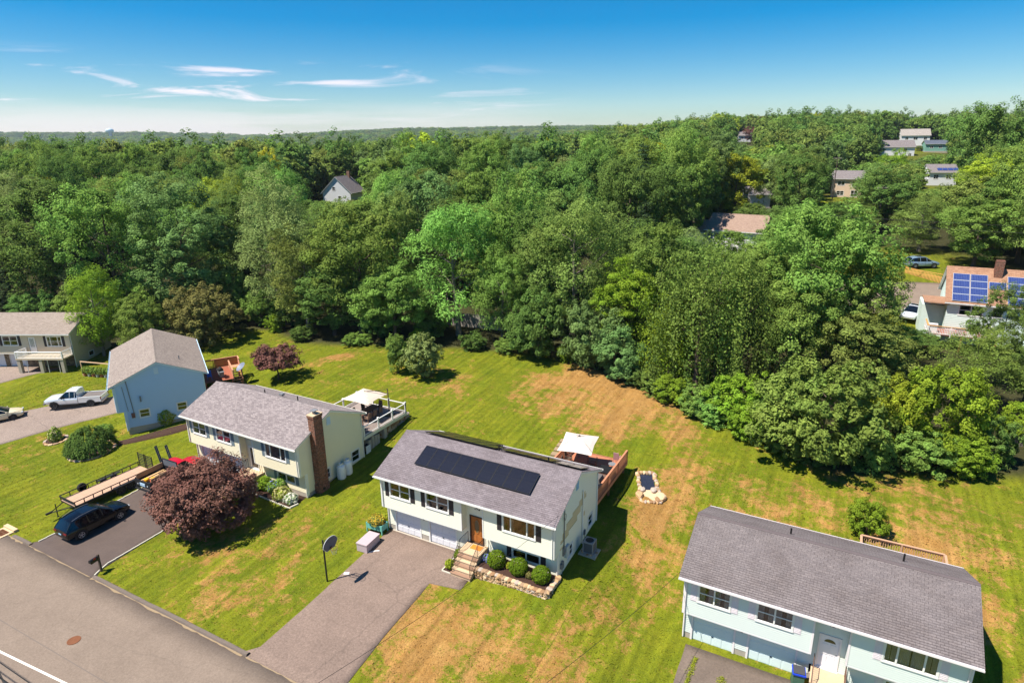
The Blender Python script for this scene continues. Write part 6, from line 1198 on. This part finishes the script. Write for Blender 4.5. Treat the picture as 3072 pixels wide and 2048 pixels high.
# deck of the cream house: terracotta stained boards
TC = mat('terracotta_stain', S(178, 114, 84), .8, .12, 3); TCD = mat('terracotta_rail', S(184, 124, 92), .8, .1, 3)
dC = deck('terracotta_deck', 'terracotta stained wooden deck behind the cream house', 8.9, 13.72, 7.75, 14.7, 2.2, TC, TCD, .3, posts=((.2, 6.7), (4.6, 6.7), (4.6, 3.2)))
picket_rail(dC, (4.78, .1, 0), (4.78, 6.95, 0), 1.0, TCD, TCD); picket_rail(dC, (.05, 3.2, 0), (.05, 6.95, 0), .95, TCD, TCD)
table('long terracotta table under the white umbrella of the cream house', 10.75, 12.0, 2.2, R(12), 1.0, 2.2, TC)
canopy_umbrella('patio_umbrella', 'square white patio umbrella over the terracotta deck', 10.55, 12.15, 2.2, 1.35, 2.7, mat('white_canvas', S(206, 194, 182), .8, .03), mat('pole_grey', S(90, 84, 80), .5), rz=R(8), tilt=R(8))
cb = mat('brown_wicker', S(98, 80, 66), .8)
for i, (x, y, rz, l) in enumerate(((9.75, 11.3, 100, 'brown chair on the house side of the long terracotta table'), (9.6, 12.3, 95, 'brown chair on the stepping stone side of the terracotta table'), (11.75, 12.1, -82, 'tall brown chair across the terracotta table, next to the open deck'), (13.1, 14.0, 180, 'pinkish chair at the far corner of the terracotta deck'))): chair(l, x, y, 2.2, R(rz), cb if i < 3 else mat('pink_chair', S(170, 130, 130), .7), back=.62)
o = thing('hot_tub_box', 'grey storage chest with black top on the terracotta deck', 'storage chest', (13.05, 11.3, 2.2)); MB().box(-.45, .45, -.55, .55, 0, .72).build('body', mat('chest_taupe', S(140, 122, 112), .7), o); MB().box(-.48, .48, -.58, .58, .72, .8).build('lid', BLACKM, o)
o = thing('round_table', 'small round side table on the terracotta deck', 'table', (13.1, 12.8, 2.2)); MB().lathe([(.3, .5), (.3, .54)], k=18).build('top', GREYM, o); MB().lathe([(.03, .03), (.03, .5)], k=8).build('stem', BLACKM, o); MB().lathe([(.2, 0), (.2, .03)], k=14).build('foot', BLACKM, o)
o = thing('gas_grill', 'covered grill by the wall of the cream house deck', 'grill', (13.2, 9.4, 2.2)); MB().box(-.3, .3, -.6, .6, .0, .85).build('cart', mat('cover_grey', S(96, 90, 86), .8), o); MB().prism([(-.3, .85), (.3, .85), (.2, 1.15), (-.2, 1.15)], -.45, .45, 0, lambda a, q, n: (a, n, q)).build('hood', mat('cover_grey', S(96, 90, 86), .8), o)
# deck of the ivory house: white rails over a stone wall
GB = mat('grey_composite', S(150, 136, 128), .8, .08, 3); WV = mat('white_vinyl', S(230, 228, 224), .5, .03)
dB = deck('grey_deck', 'grey composite deck with white railings behind the ivory house', -14.6, -8.42, 8.55, 14.75, 2.15, GB, mat('cream_fascia', S(214, 210, 196), .7), .3, 'y', posts=((6.0, 2.9), (6.0, 6.0), (.2, 6.0)))
def white_rail(par, a, b, n):
    a, b = Vector(a), Vector(b); d = (b-a); L = d.length; ang = math.atan2(d.y, d.x); r = link('railing', None, par, tuple(a), ang)
    MB().box(0, L, -.04, .04, .86, .92).build('cap_rail', WV, r); MB().box(0, L, -.03, .03, .08, .13).build('lower_rail', WV, r); me = MB().tube([(0, 0, .13), (0, 0, .86)], .011, 5).mesh('dark_baluster', BLACKM); k = int(L/.11)
    for i in range(1, k): link('baluster', me, r, (i*L/k, 0, 0))
    mp_ = MB().box(-.065, .065, -.065, .065, -.02, 1.0).prism([(-.085, -.085), (.085, -.085), (.085, .085), (-.085, .085)], 1.0, 1.05).mesh('vinyl_post', WV)
    for i in range(n+1): link('post', mp_, r, (i*L/n, 0, 0))
white_rail(dB, (6.1, .1, 0), (6.1, 6.1, 0), 3); white_rail(dB, (6.1, 6.12, 0), (.1, 6.12, 0), 3); white_rail(dB, (.1, 6.1, 0), (.1, .1, 0), 3)
rw_ = thing('deck_stone_wall', 'fieldstone retaining wall under the grey deck', 'wall', (0, 0, 0)); stones(rw_, (-8.9, 11.4), (-8.75, 15.2), gz, 1.78, .4, lo=.24, hi=.42)
cw = mat('brown_weave', S(122, 98, 82), .8); table('long brown dining table under the cream umbrella', -11.0, 12.1, 2.15, R(0), 1.0, 2.6, mat('brown_table', S(96, 70, 56), .7))
for i, (x, y, rz, l) in enumerate(((-10.2, 11.2, -90, 'woven chair at the dining table, nearest the house wall and railing'), (-10.2, 12.0, -90, 'woven chair in the middle of the table side by the railing'), (-10.2, 12.8, -90, 'woven chair at the outer end of the table side by the railing'), (-11.8, 11.4, 90, 'dark chair across the dining table near the house'), (-11.8, 12.7, 90, 'dark chair across the dining table near the lawn'), (-11.0, 13.8, 0, 'round backed chair at the head of the dining table'), (-9.6, 9.5, 30, 'pale stool like chair close to the ivory house wall'))): chair(l, x, y, 2.15, R(rz), cw if i not in (3, 4) else mat('dark_weave', S(70, 56, 50), .8))
canopy_umbrella('cantilever_umbrella', 'cream cantilever umbrella with a dark mast over the grey deck', -11.2, 12.2, 2.15, 1.55, 2.55, mat('cream_canvas', S(204, 188, 170), .8, .03), mat('mast_brown', S(80, 62, 56), .5), (1.75, 1.2))
for i, (y, hgt, w_) in enumerate(((9.3, .95, .35), (9.75, 1.1, .3), (10.15, 1.0, .3), (10.5, .9, .28), (11.5, .95, .4))):
    o = tag(MB().box(-.3, .3, -w_/2, w_/2, 0, hgt).box(-.22, .22, -w_/2-.012, -w_/2, .1, hgt-.1).box(-.3, .3, -w_/2, w_/2, hgt+.002, hgt+.05).build('concrete_block', CONC), ('tall grey slab stacked under the grey deck by the corner', 'pale grey slab second from the ivory wall under the deck', 'grey slab third under the deck, next to its post', 'short grey slab beside the wooden deck post', 'single light block before the stone wall under the deck')[i], 'slab'); o.location = (-8.75, y, gz(-8.75, y)-.02)
o = thing('slatted_crate', 'white slatted crate tucked under the deck at the wall corner', 'crate', (-8.5, 8.85, gz(-8.5, 8.85))); me = MB().box(-.01, .01, -.05, .05, 0, .75).mesh('crate_slat', WV)
for i in range(5): link('slat', me, o, (.2, -.25+i*.125, 0))
MB().box(-.25, .18, -.3, .3, 0, .7).build('core', DARKIN, o)
# rear deck of the blue house: brown deck, privacy boards, stair
ca, sa = math.cos(-.557865), math.sin(-.557865)
def Aw(x, y): return (-45.65+ca*x-sa*y, 8.86+sa*x+ca*y)
RD = mat('redwood_stain', S(150, 88, 66), .85, .15, 3); RDL = mat('redwood_light', S(196, 140, 108), .85, .12, 3)
px, py = Aw(4.2, 8.5); zA = 2.05; dA = thing('redwood_deck', 'reddish brown deck with boarded rail behind the blue house', 'deck', (px, py, zA), -.557865)
me = MB().box(0, 5.2, 0, .135, -.035, 0).mesh('redwood_board', RD)
for i in range(21): link('board', me, dA, (0, i*.145, 0))
me = MB().box(0, 1.2, 0, .135, -.035, 0).mesh('redwood_short_board', RDL)
for i in range(21, 29): link('board', me, dA, (0, i*.145, 0))
picket_rail(dA, (.02, 4.2, 0), (.02, 1.6, 0), 1.0, RD, RDL, .12, .006); picket_rail(dA, (.02, 1.58, 0), (.02, 0, 0), 1.0, RD, RDL, .035, .09); picket_rail(dA, (5.2, 3.06, 0), (1.3, 3.06, 0), 1.0, RDL, RDL, .1, .02); picket_rail(dA, (1.2, 4.2, 0), (.05, 4.2, 0), 1.0, RDL, RDL, .1, .02)
for q in ((.1, 4.1), (5.1, 2.9), (1.1, 4.1), (5.1, .2)): MB().box(q[0]-.07, q[0]+.07, q[1]-.07, q[1]+.07, -2.6, -.04).build('post', RD, dA)
st = link('stair', None, dA, (1.2, 3.1, 0))
for i in range(7): MB().box(.28*i+.03, .28*(i+1), 0.06, 1.06, -.22*(i+1)-.04, -.22*(i+1)).build('tread', RDL, st)
for s in (0., 1.08): MB().prism([(0, -.1), (2.1, -1.75), (2.1, -1.5), (0, .15)], s, s+.05, 0, lambda a, q, n: (a, n, q)).tube([(-.1, s, .95), (2.1, s, -.75)], .05, 4).tube([(2.05, s, -1.9), (2.05, s, -.75)], .045, 4).tube([(-.05, s, -.2), (-.05, s, .95)], .045, 4).build('stringer', RDL, st)
px, py = Aw(8.2, 10.4); o = thing('gas_grill', 'black and steel grill on the redwood deck of the blue house', 'grill', (px, py, zA), -.4); MB().box(-.35, .35, -.25, .25, .1, .8).build('cart', GREYM, o); MB().prism([(-.25, .8), (.25, .8), (.22, 1.05), (.05, 1.15), (-.25, 1.0)], -.35, .35, 0, lambda a, q, n: (n, a, q)).build('hood', BLACKM, o); MB().box(-.75, -.36, -.22, .22, .76, .8).box(.36, .75, -.22, .22, .76, .8).build('shelf', GREYM, o)
px, py = Aw(8.4, 9.2); chair('blue lawn chair on the redwood deck against the blue wall', px, py, zA, 1., mat('blue_plastic', S(30, 96, 190), .5))
o = thing('satellite_dish', 'grey satellite dish on a short mast on the back lawn', 'satellite dish', (-32.9, 15.9, gz(-32.9, 15.9))); MB().tube([(0, 0, -.2), (0, 0, 1.9)], .04, 6).tube([(0, 0, .9), (-.5, -.5, -.05)], .025, 5).build('mast', GREYM, o); dd = MB().lathe([(.02, 0), (.25, .03), (.48, .1), (.62, .18), (.6, .19), (.3, .06), (.02, .02)], k=20).build('dish', mat('dish_grey', S(120, 128, 146), .5), o); dd.location = (0, 0, 2.0); dd.rotation_euler = (R(40), 0, R(-20))
# vegetable frame by the beige house
o = thing('vegetable_frame', 'wooden frame over potted vegetables before the beige house', 'garden frame', (-51.6, 10.2, gz(-51.6, 10.2)), R(14)); fm = mat('frame_wood', S(214, 176, 140), .8)
MB().box(-2.6, 2.6, -.05, .05, 1.75, 1.85).build('beam', fm, o)
for s in (-2.55, 2.55): MB().box(s-.04, s+.04, -.04, .04, -.2, 1.75).build('post', fm, o)
for i in range(8):
    x = -2.2+i*.62; c_, s_ = math.cos(R(14)), math.sin(R(14)); X_, Y_ = -51.6+c_*x, 10.2+s_*x; q = thing('plant_pot', 'tomato plant in a pot under the wooden garden frame', 'potted plant', (X_, Y_, gz(X_, Y_)), 0, 'potted vegetables in a row'); MB().lathe([(.17, 0), (.22, .35), (.2, .35), (.18, .3)], k=12).build('pot', mat('pot_%d' % (i % 2), (S(180, 110, 80), S(190, 186, 178))[i % 2], .7), q); link('foliage', ball('tomato_%d' % i, 120+i, .34, .5, .09, 'mid', 260), q).location = (0, 0, .35)
# rear deck rail of the mint house
dD = deck('weathered_deck', 'weathered brown deck whose railing shows above the mint house roof', 30.5, 35.1, 8.0, 11.9, 1.3, mat('weathered_board', S(140, 112, 92), .85, .15, 3), mat('weathered_board', S(140, 112, 92), .85), .25, posts=((.2, 3.7), (4.4, 3.7)))
WD = mat('weathered_rail', S(186, 148, 118), .85, .12, 3); picket_rail(dD, (0, 3.85, 0), (4.6, 3.85, 0), 1.0, WD, WD, .045, .09, posts=2.3); picket_rail(dD, (0, .1, 0), (0, 3.8, 0), 1.0, WD, WD, .045, .09); picket_rail(dD, (4.6, 3.8, 0), (4.6, .1, 0), 1.0, WD, WD, .045, .09)
# ------------------------------------------------------------------ houses among the trees
def cottage(name, label, x, y, rz, w, d, h, rise, wall_m, roof_m, wins=(), chim=None, side=(), z=None, extra=None, trim=None):
    o = thing(name, label, 'house', (x, y, gz(x, y) if z is None else z), rz); lim = lambda zz: 0 if zz < h else d/2*(zz-h)/rise
    mb = MB(); F0 = TF(0); clap(mb, F0, 0, w, -.3, h, wins, .2, .02); clap(mb, TR(w), lambda q: lim(q), lambda q: d-lim(q), -.3, h+rise-.1, side, .2, .02); clap(mb, TL(0), lambda q: lim(q), lambda q: d-lim(q), -.3, h+rise-.1, (), .2, .02); clap(mb, TB(d), 0, w, -.3, h, (), .2, .02)
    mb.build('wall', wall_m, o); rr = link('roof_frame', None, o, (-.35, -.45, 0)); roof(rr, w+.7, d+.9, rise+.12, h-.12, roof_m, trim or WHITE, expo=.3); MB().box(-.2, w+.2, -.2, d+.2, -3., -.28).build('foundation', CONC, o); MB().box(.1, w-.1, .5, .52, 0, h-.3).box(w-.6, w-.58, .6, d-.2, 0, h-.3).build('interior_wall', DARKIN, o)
    for q in wins: window(o, F0, *q[:4], units=(1, 1) if q[1]-q[0] > 1.2 else (1,), curtain=.3)
    for q in side: window(o, TR(w), *q[:4], units=(1,))
    if chim: MB().box(chim[0]-.4, chim[0]+.4, chim[1]-.4, chim[1]+.4, h, h+rise+1.1).build('chimney', BR, o)
    return o
WSID = mat('white_siding', S(222, 222, 222), .7, .04); TSH = shingle('brown_shingle', S(150, 112, 88), S(168, 130, 104), S(130, 98, 78), stainamt=.1); GSH = shingle('mid_grey_shingle', S(120, 112, 112), S(136, 128, 126), S(100, 92, 92), stainamt=.1); PSH = shingle('rose_shingle', S(146, 122, 108), S(160, 136, 120), S(128, 106, 94), stainamt=.1)
# the house with blue panels
BPV = mat('blue_cells', S(40, 62, 130), .25, .1, spec=.6); t = BPV.node_tree; b = t.nodes['Principled BSDF']; c = t.nodes.new('ShaderNodeTexCoord'); kk = t.nodes.new('ShaderNodeTexBrick'); kk.offset = 0; t.links.new(c.outputs['Object'], kk.inputs[0])
for a, q in (('Scale', 1), ('Brick Width', .162), ('Row Height', .16), ('Mortar Size', .008)): kk.inputs[a].default_value = q
kk.inputs['Color1'].default_value = S(34, 50, 104); kk.inputs['Color2'].default_value = S(42, 60, 116); kk.inputs['Mortar'].default_value = S(92, 106, 150); t.links.new(kk.outputs[0], b.inputs['Base Color'])
hF = cottage('cape_house', 'pale mint cape house with blue solar panels on its brown roof', 38.2, 56.5, 0, 11, 7.5, 4.9, 3.4, mat('pale_mint_siding', S(208, 222, 212), .7), TSH, ((1.2, 3.45, 3.35, 4.5), (4.3, 5.3, 3.4, 4.5), (7.6, 8.6, 3.4, 4.5)), (4.6, 3.1), z=4.05)
PVF2 = mat('silver_frame', S(190, 195, 200), .4)
aF = math.atan2(3.52, 4.2)
def pvF(x, s):
    me = bpy.data.meshes.get('bpv_f') or MB().box(0, 1.64, 0, .99, -.02, .012).mesh('bpv_f', PVF2); o = link('solar_panel', me, hF); q = bpy.data.meshes.get('bpv_c') or MB().box(.03, 1.61, .03, .96, .0125, .016).mesh('bpv_c', BPV); link('cells', q, o); o.rotation_euler = (aF, 0, 0); h = .13; o.location = (x, -.45+s*math.cos(aF)-h*math.sin(aF), 4.78+s*math.sin(aF)+h*math.cos(aF))
for cx_ in (.3, 2.0, 5.5, 7.2):
    for k in range(4): pvF(cx_, .25+k*1.02)
pvF(3.75, 2.35)
MB().box(-2.3, 0, 1.5, 5.5, -.3, 3.9).build('side_wing', mat('pale_mint_siding', S(208, 222, 212), .7), hF); MB().prism([(-.3, 4.5), (3.4, 4.5), (3.4, 4.62), (-.3, 4.62)], -2.3, .2, 0, lambda a, q, n: (n, a, q)).build('porch_roof', TSH, hF)
OR = mat('orange_rail_cap', S(206, 148, 76), .8); fd = thing('raised_deck', 'raised white railed deck crowded with garden things, solar roofed house', 'deck', (36.4, 53.3, 5.6)); me = MB().box(0, 6.6, 0, .135, -.035, 0).mesh('fdeck_board', RD)
for i in range(22): link('board', me, fd, (0, i*.145, 0))
picket_rail(fd, (0, 0, 0), (6.6, 0, 0), 1.0, WV, OR, .05, .1); picket_rail(fd, (0, 3.1, 0), (0, .05, 0), 1.0, WV, OR, .05, .1)
for q in ((.1, .1), (3.3, .1), (6.5, .1)): MB().box(q[0]-.08, q[0]+.08, q[1]-.08, q[1]+.08, -3.0, -.04).build('post', RD, fd)
for i, (x, y, sx_, sz_, c, l) in enumerate(((37.0, 54.4, .8, .9, S(220, 214, 210), 'white cabinet at the corner of the raised deck'), (38.6, 54.2, .9, .5, S(206, 170, 160), 'pinkish crate on the raised deck'), (39.6, 54.3, .6, .6, S(190, 150, 150), 'rose coloured bin on the raised deck'), (40.6, 54.2, .7, .7, S(216, 206, 200), 'pale box on the raised deck by the window'), (42.2, 54.6, .9, 1.1, S(222, 214, 212), 'tall white locker at the right end of the raised deck'))):
    o = tag(MB().box(-sx_/2, sx_/2, -.3, .3, 0, sz_).box(-sx_/2-.02, sx_/2+.02, -.32, .32, sz_+.002, sz_+.05).build('deck_clutter', mat('clutter_%d' % i, c, .7)), l, 'box'); o.location = (x, y, 5.6)
# picket fence by the far street
pf = thing('picket_fence', 'yellow pine picket fence beyond the far street', 'fence', (35.2, 82.3, gz(35.2, 82.3)), math.atan2(-3.9, 4.6)); me = MB().prism([(-.06, 0), (.06, 0), (.06, .95), (0, 1.05), (-.06, .95)], -.012, .012, 0, lambda a, q, n: (a, n, q)).mesh('pine_picket', mat('pine_wood', S(214, 160, 88), .8, .12, 4)); pn = mat('pine_wood', S(214, 160, 88), .8)
MB().box(0, 6.5, .013, .06, .25, .33).build('lower_rail', pn, pf); MB().box(0, 6.5, .013, .06, .75, .83).build('upper_rail', pn, pf)
for i in range(30): link('picket', me, pf, (.1+i*.215, 0, gz(35.2+math.cos(-.703)*(.1+i*.215), 82.3+math.sin(-.703)*(.1+i*.215))-gz(35.2, 82.3)))
gf = thing('grey_fence', 'weathered grey stockade fence at the right of the thicket', 'fence', (41.2, 31.6, gz(41.2, 31.6)), R(4)); gm_ = mat('grey_board', S(112, 104, 98), .9, .2, 4); me = MB().box(-.07, .07, -.012, .012, 0, 1.5).mesh('fence_board', gm_)
for i in range(46): link('board', me, gf, (i*.155, 0, gz(41.2+i*.155, 31.6)-gz(41.2, 31.6)))
MB().box(0, 7.1, .013, .06, .3, .4).box(0, 7.1, .013, .06, 1.1, 1.2).build('rail', gm_, gf)
gf2 = thing('grey_fence', 'pale grey board fence half hidden in the shade of the wood', 'fence', (-21.5, 40.2, gz(-21.5, 40.2)), R(5)); me = MB().box(-.14, .14, -.012, .012, 0, 1.9).mesh('fence_board_wide', mat('pale_grey_board', S(150, 142, 132), .9, .15, 4))
for i in range(44): link('board', me, gf2, (i*.29, 0, gz(-21.5+i*.29, 40.5)-gz(-21.5, 40.2)))
# houses farther off
cottage('brown_roof_house', 'rose brown roofed white house half hidden behind the thicket', 4.4, 86, R(-8), 9.5, 7.5, 5.0, 2.4, WSID, PSH, ((1.5, 3, 3, 4.3), (5, 6.6, 3, 4.3), (5, 6.6, .6, 1.8)), z=7.0)
cottage('garage_wing', 'lower rose brown roofed wing beside the rose brown roofed house', -1.2, 86.5, R(-8), 5.2, 6.5, 4.4, 1.8, WSID, PSH, (), z=7.0)
o = cottage('cape_house', 'white cape house with grey roof and a red chimney in the left woods', -104, 110, R(-72), 9, 8, 5.4, 4.2, WSID, GSH, ((1.2, 2.2, 3, 4.2), (4, 5, 3, 4.2)), (1.2, 4.4), side=((2.9, 3.7, 6.0, 6.9), (4.4, 5.2, 3.4, 4.5)), z=9.0)
cottage('stucco_house', 'tan two storey house with white framed windows on the far slope', 19.6, 197, R(2), 9.5, 9, 6.0, 2.2, mat('tan_stucco', S(212, 186, 160), .8), GSH, ((1.6, 3.6, 3.9, 5.1), (1.6, 3.6, .9, 2.2), (5.6, 7.4, .6, 2.4), (5.6, 7.4, 3.6, 5.3)), z=9.2)
cottage('white_garage', 'small white gabled garage among the trees', 4.8, 131.5, R(30), 5, 5, 2.9, 1.6, WSID, GSH, (), z=11.8)
cottage('white_house', 'long white house with a grey roof on the hillside', 34.5, 352, R(12), 15, 9, 5.4, 3.2, WSID, GSH, ((10, 11.5, 3, 4.5), (12.5, 13.8, .8, 2.2)), z=17.4)
cottage('white_house', 'long white house with a pale roof below the skyline', 44.5, 404, R(8), 14, 9, 5.2, 3.4, WSID, shingle('pale_shingle', S(150, 142, 134), S(164, 156, 148), S(132, 124, 116), stainamt=.1), ((2, 3.5, 2.8, 4.2), (6, 8, 2.8, 4.2), (11, 12.5, 2.8, 4.2)), z=23.2)
cottage('orange_roof_house', 'cream house with an orange tan roof behind the hillside house', 32.5, 372, R(40), 8, 8, 5.2, 2.2, mat('cream_wall', S(220, 206, 186), .8), shingle('orange_shingle', S(200, 150, 96), S(214, 166, 112), S(180, 132, 84), stainamt=.1), ((2, 3.4, 3, 4.3),), z=20.2)
cottage('green_house', 'small pale green bungalow with a dark hip roof on the hillside', 55, 376, R(10), 10, 8, 3.4, 1.8, mat('sage_wall', S(120, 165, 150), .8), shingle('slate_shingle', S(86, 92, 104), S(98, 104, 116), S(70, 76, 86), stainamt=.1), ((2, 3.4, 1.2, 2.4), (6, 7.4, 1.2, 2.4)), z=20.6)
o = cottage('white_solar_house', 'white house with dark solar panels on a small roof', 49, 249, R(14), 9, 8, 4.6, 2.6, WSID, GSH, ((1.5, 3, 2.2, 3.6), (5.5, 7, 2.2, 3.6)), z=10.6)
for i in range(4): 
    q = link('solar_panel', bpy.data.meshes['bpv_c'], o, (2.6+i*1.7, .4, 5.1)); q.rotation_euler = (math.atan2(2.72, 4.45), 0, 0); q.scale = (1, 1.7, 1)
cottage('white_house', 'small white house with a gabled front beside the purple tree', -54, 468, R(20), 9, 8, 6, 2.6, WSID, GSH, ((2, 3.4, 3.6, 4.9),), z=24)
cottage('white_house', 'white house corner at the right edge under the giant maple', 91, 208, R(10), 9, 8, 4, 2.2, WSID, GSH, (), z=15)
cottage('white_house', 'tiny white house far off in the middle of the wood', -190, 400, R(30), 11, 9, 6, 3, WSID, GSH, (), z=14)
o = thing('water_tower', 'pale blue water tower standing on the far hill ridge', 'water tower', (-3010, 1790, 60)); MB().lathe([(6, 0), (6, 26), (15, 30), (17, 36), (15, 42), (6, 46), (.5, 47)], k=20).build('tank', mat('tower_paint', S(190, 210, 222), .6), o, True)
o = thing('long_building', 'long low brownish building on the far skyline', 'building', (-300, 880, gz(-300, 880)+6), R(10)); MB().box(0, 120, 0, 20, -10, 16).build('wall', mat('dull_brick', S(150, 130, 130), .9), o); MB().box(-1, 121, -1, 21, 16, 17).build('roof', mat('flat_roof', S(120, 116, 122), .9), o)
for i in range(24): MB().box(2+i*4.9, 5+i*4.9, -.1, 0, 9, 12).build('window', mat('dark_band', S(60, 62, 70), .4), o)
# utility poles and wires
def pole(label, x, y, h, rz, z=None):
    o = thing('utility_pole', label, 'utility pole', (x, y, gz(x, y) if z is None else z), rz); MB().tube([(0, 0, -.5), (0, 0, h)], [.16, .11], 8).build('shaft', pw, o); MB().box(-1.2, 1.2, -.06, .06, h-.5, h-.38).build('crossarm', mat('arm_wood', S(186, 170, 150), .9), o)
    for q in (-1.05, -.5, .5, 1.05): MB().lathe([(.04, 0), (.06, .1), (.03, .16)], (q, 0, h-.38), 6).build('insulator', GREYM, o)
pole('wooden utility pole in front of the tan stucco house', 20.5, 190, 12.5, R(20)); pole('utility pole with a pale crossarm among the right hand trees', 31.5, 116, 9.5, R(35)); pole('leaning utility pole at the left of the hillside houses', 26, 350, 12, R(10))
def wire(label, a, b, sag, r=.012, name='wire'):
    a, b = Vector(a), Vector(b); pts = [a.lerp(b, i/24)-Vector((0, 0, 4*sag*(i/24)*(1-i/24))) for i in range(25)]; tag(MB().tube(pts, r, 4, cap=False).build(name, BLACKM), label, 'cable')
wire('service drop cable from the cream house mast to the street', (13.9, 1.5, 5.1), (11.5, -21, 8.5), .5); wire('service drop cable reaching the left corner of the mint house', (21.5, 1.6, 3.6), (17.0, -21, 8.5), .5)
wire('overhead utility cable strung along the near street', (-80, -22.3, 8.2), (40, -22.3, 8.2), .3, .018); wire('thick telephone cable lashed below the utility cable', (-80, -22.6, 8.0), (40, -22.6, 8.0), .3, .03)
wire('thin service cable crossing the lawn to the blue house', (-33.4, 3.4, 5.2), (-30, -21, 8.5), .6); wire('overhead cable crossing behind the solar roofed house', (20, 78, 16), (80, 74, 16.5), .6, .02); wire('second overhead cable behind the solar roofed house', (20, 78.5, 15.2), (80, 74.5, 15.6), .7, .02)
e = edging([(6.85, -10.9), (8.0, -10.6), (8.9, -10.9)], w=.14, h=.14, seg=.4); tag(e, 'short row of pale edging blocks at the street end of the worn driveway', 'edging'); shrub('dry_clump', 'dry brown grass clump at the street end of the worn driveway', 7.6, -11.2, .45, .3, 'brown', 61, .08, 420, cat='plant')
# ------------------------------------------------------------------ grass blades on the nearer lawns
rng = np.random.default_rng(77); n = 150000; X_ = rng.uniform(-62, 44, n); Y_ = rng.uniform(-11.7, 36, n); keep = woodland(X_, Y_) < .5
def cut(x0, x1, y0, y1, a=0., ox=0., oy=0.):
    global keep
    c, s = math.cos(a), math.sin(a); p = (X_-ox)*c+(Y_-oy)*s; q = -(X_-ox)*s+(Y_-oy)*c; keep &= ~((p > x0) & (p < x1) & (q > y0) & (q < y1))
for a in ((.25, 13.8, .95, 7.7), (-22.1, -8.3, 1.8, 8.5), (21.6, 35.1, 1.1, 7.8), (.5, 6.5, -11.95, 1), (6.3, 8.5, -2.25, 1), (7.1, 13.9, -.9, 1), (-22.35, -15.2, -11.95, 1.8), (22.1, 28.8, -11.95, 1), (-13.7, -8.5, 0, 1.8), (15.2, 16.7, 11.7, 14.5)): cut(*a)
cut(.2, 13.7, .9, 8.4, -.557865, -45.65, 8.86); cut(.2, 13.8, -1.6, 7.7, R(26.2), -70.13, 4.44)
drv = np.interp(Y_, [-14, -6, .8, 3.3, 7.6, 8.2], [-52.5, -51.2, -50.3, -48.6, -43.4, -42.6]); drr = np.interp(Y_, [-14, -6, -1.6, 2, 4.9, 5.4], [-45.5, -44.6, -43, -41.4, -39.6, -38.6]); keep &= ~((X_ > drv) & (X_ < drr) & (Y_ < 7.8)); keep &= ~((X_ < -58) & (Y_ < 9)); keep &= ((X_+33.9)**2+(Y_+1)**2 > 3.6) & ((X_+39.5)**2+(Y_+1.3)**2 > 1.)
X_, Y_ = X_[keep], Y_[keep]; n = len(X_); Zg = terr(X_, Y_); an = rng.uniform(0, 6.28, n); hh = rng.uniform(.02, .06, n)*(.7+.7*vnoise(X_, Y_, 1.3, 2)); wv = .05*rng.uniform(.6, 1.5, n); V = np.empty((n, 3, 3))
V[:, 0] = np.stack([X_-np.cos(an)*wv, Y_-np.sin(an)*wv, Zg-.01], -1); V[:, 1] = np.stack([X_+np.cos(an)*wv, Y_+np.sin(an)*wv, Zg-.01], -1); V[:, 2] = np.stack([X_+rng.normal(size=n)*.12, Y_+rng.normal(size=n)*.12, Zg+hh], -1)
dr_ = dryness(X_, Y_); stuff(link('grass', npmesh('grass', V.reshape(-1, 3), np.arange(3*n).reshape(-1, 3), lawnmat('grass_blade', True), {'dry': np.repeat(dr_, 3), 'wood': np.zeros(3*n)})), 'short mown grass with dry straw patches on the lawns', 'grass')
# ------------------------------------------------------------------ haze over the far hills
hz = MB().box(-4400, 3100, -480, 5100, -30, 150).build('haze', [])
m = bpy.data.materials.new('haze_air'); m.use_nodes = True; t = m.node_tree; t.nodes.clear(); pv_ = t.nodes.new('ShaderNodeVolumePrincipled'); pv_.inputs['Color'].default_value = (.80, .88, 1, 1); pv_.inputs['Density'].default_value = .00008; pv_.inputs['Anisotropy'].default_value = .2; oo = t.nodes.new('ShaderNodeOutputMaterial'); t.links.new(pv_.outputs[0], oo.inputs['Volume']); hz.data.materials.append(m); stuff(hz, 'thin summer haze hanging over the whole valley', 'haze')
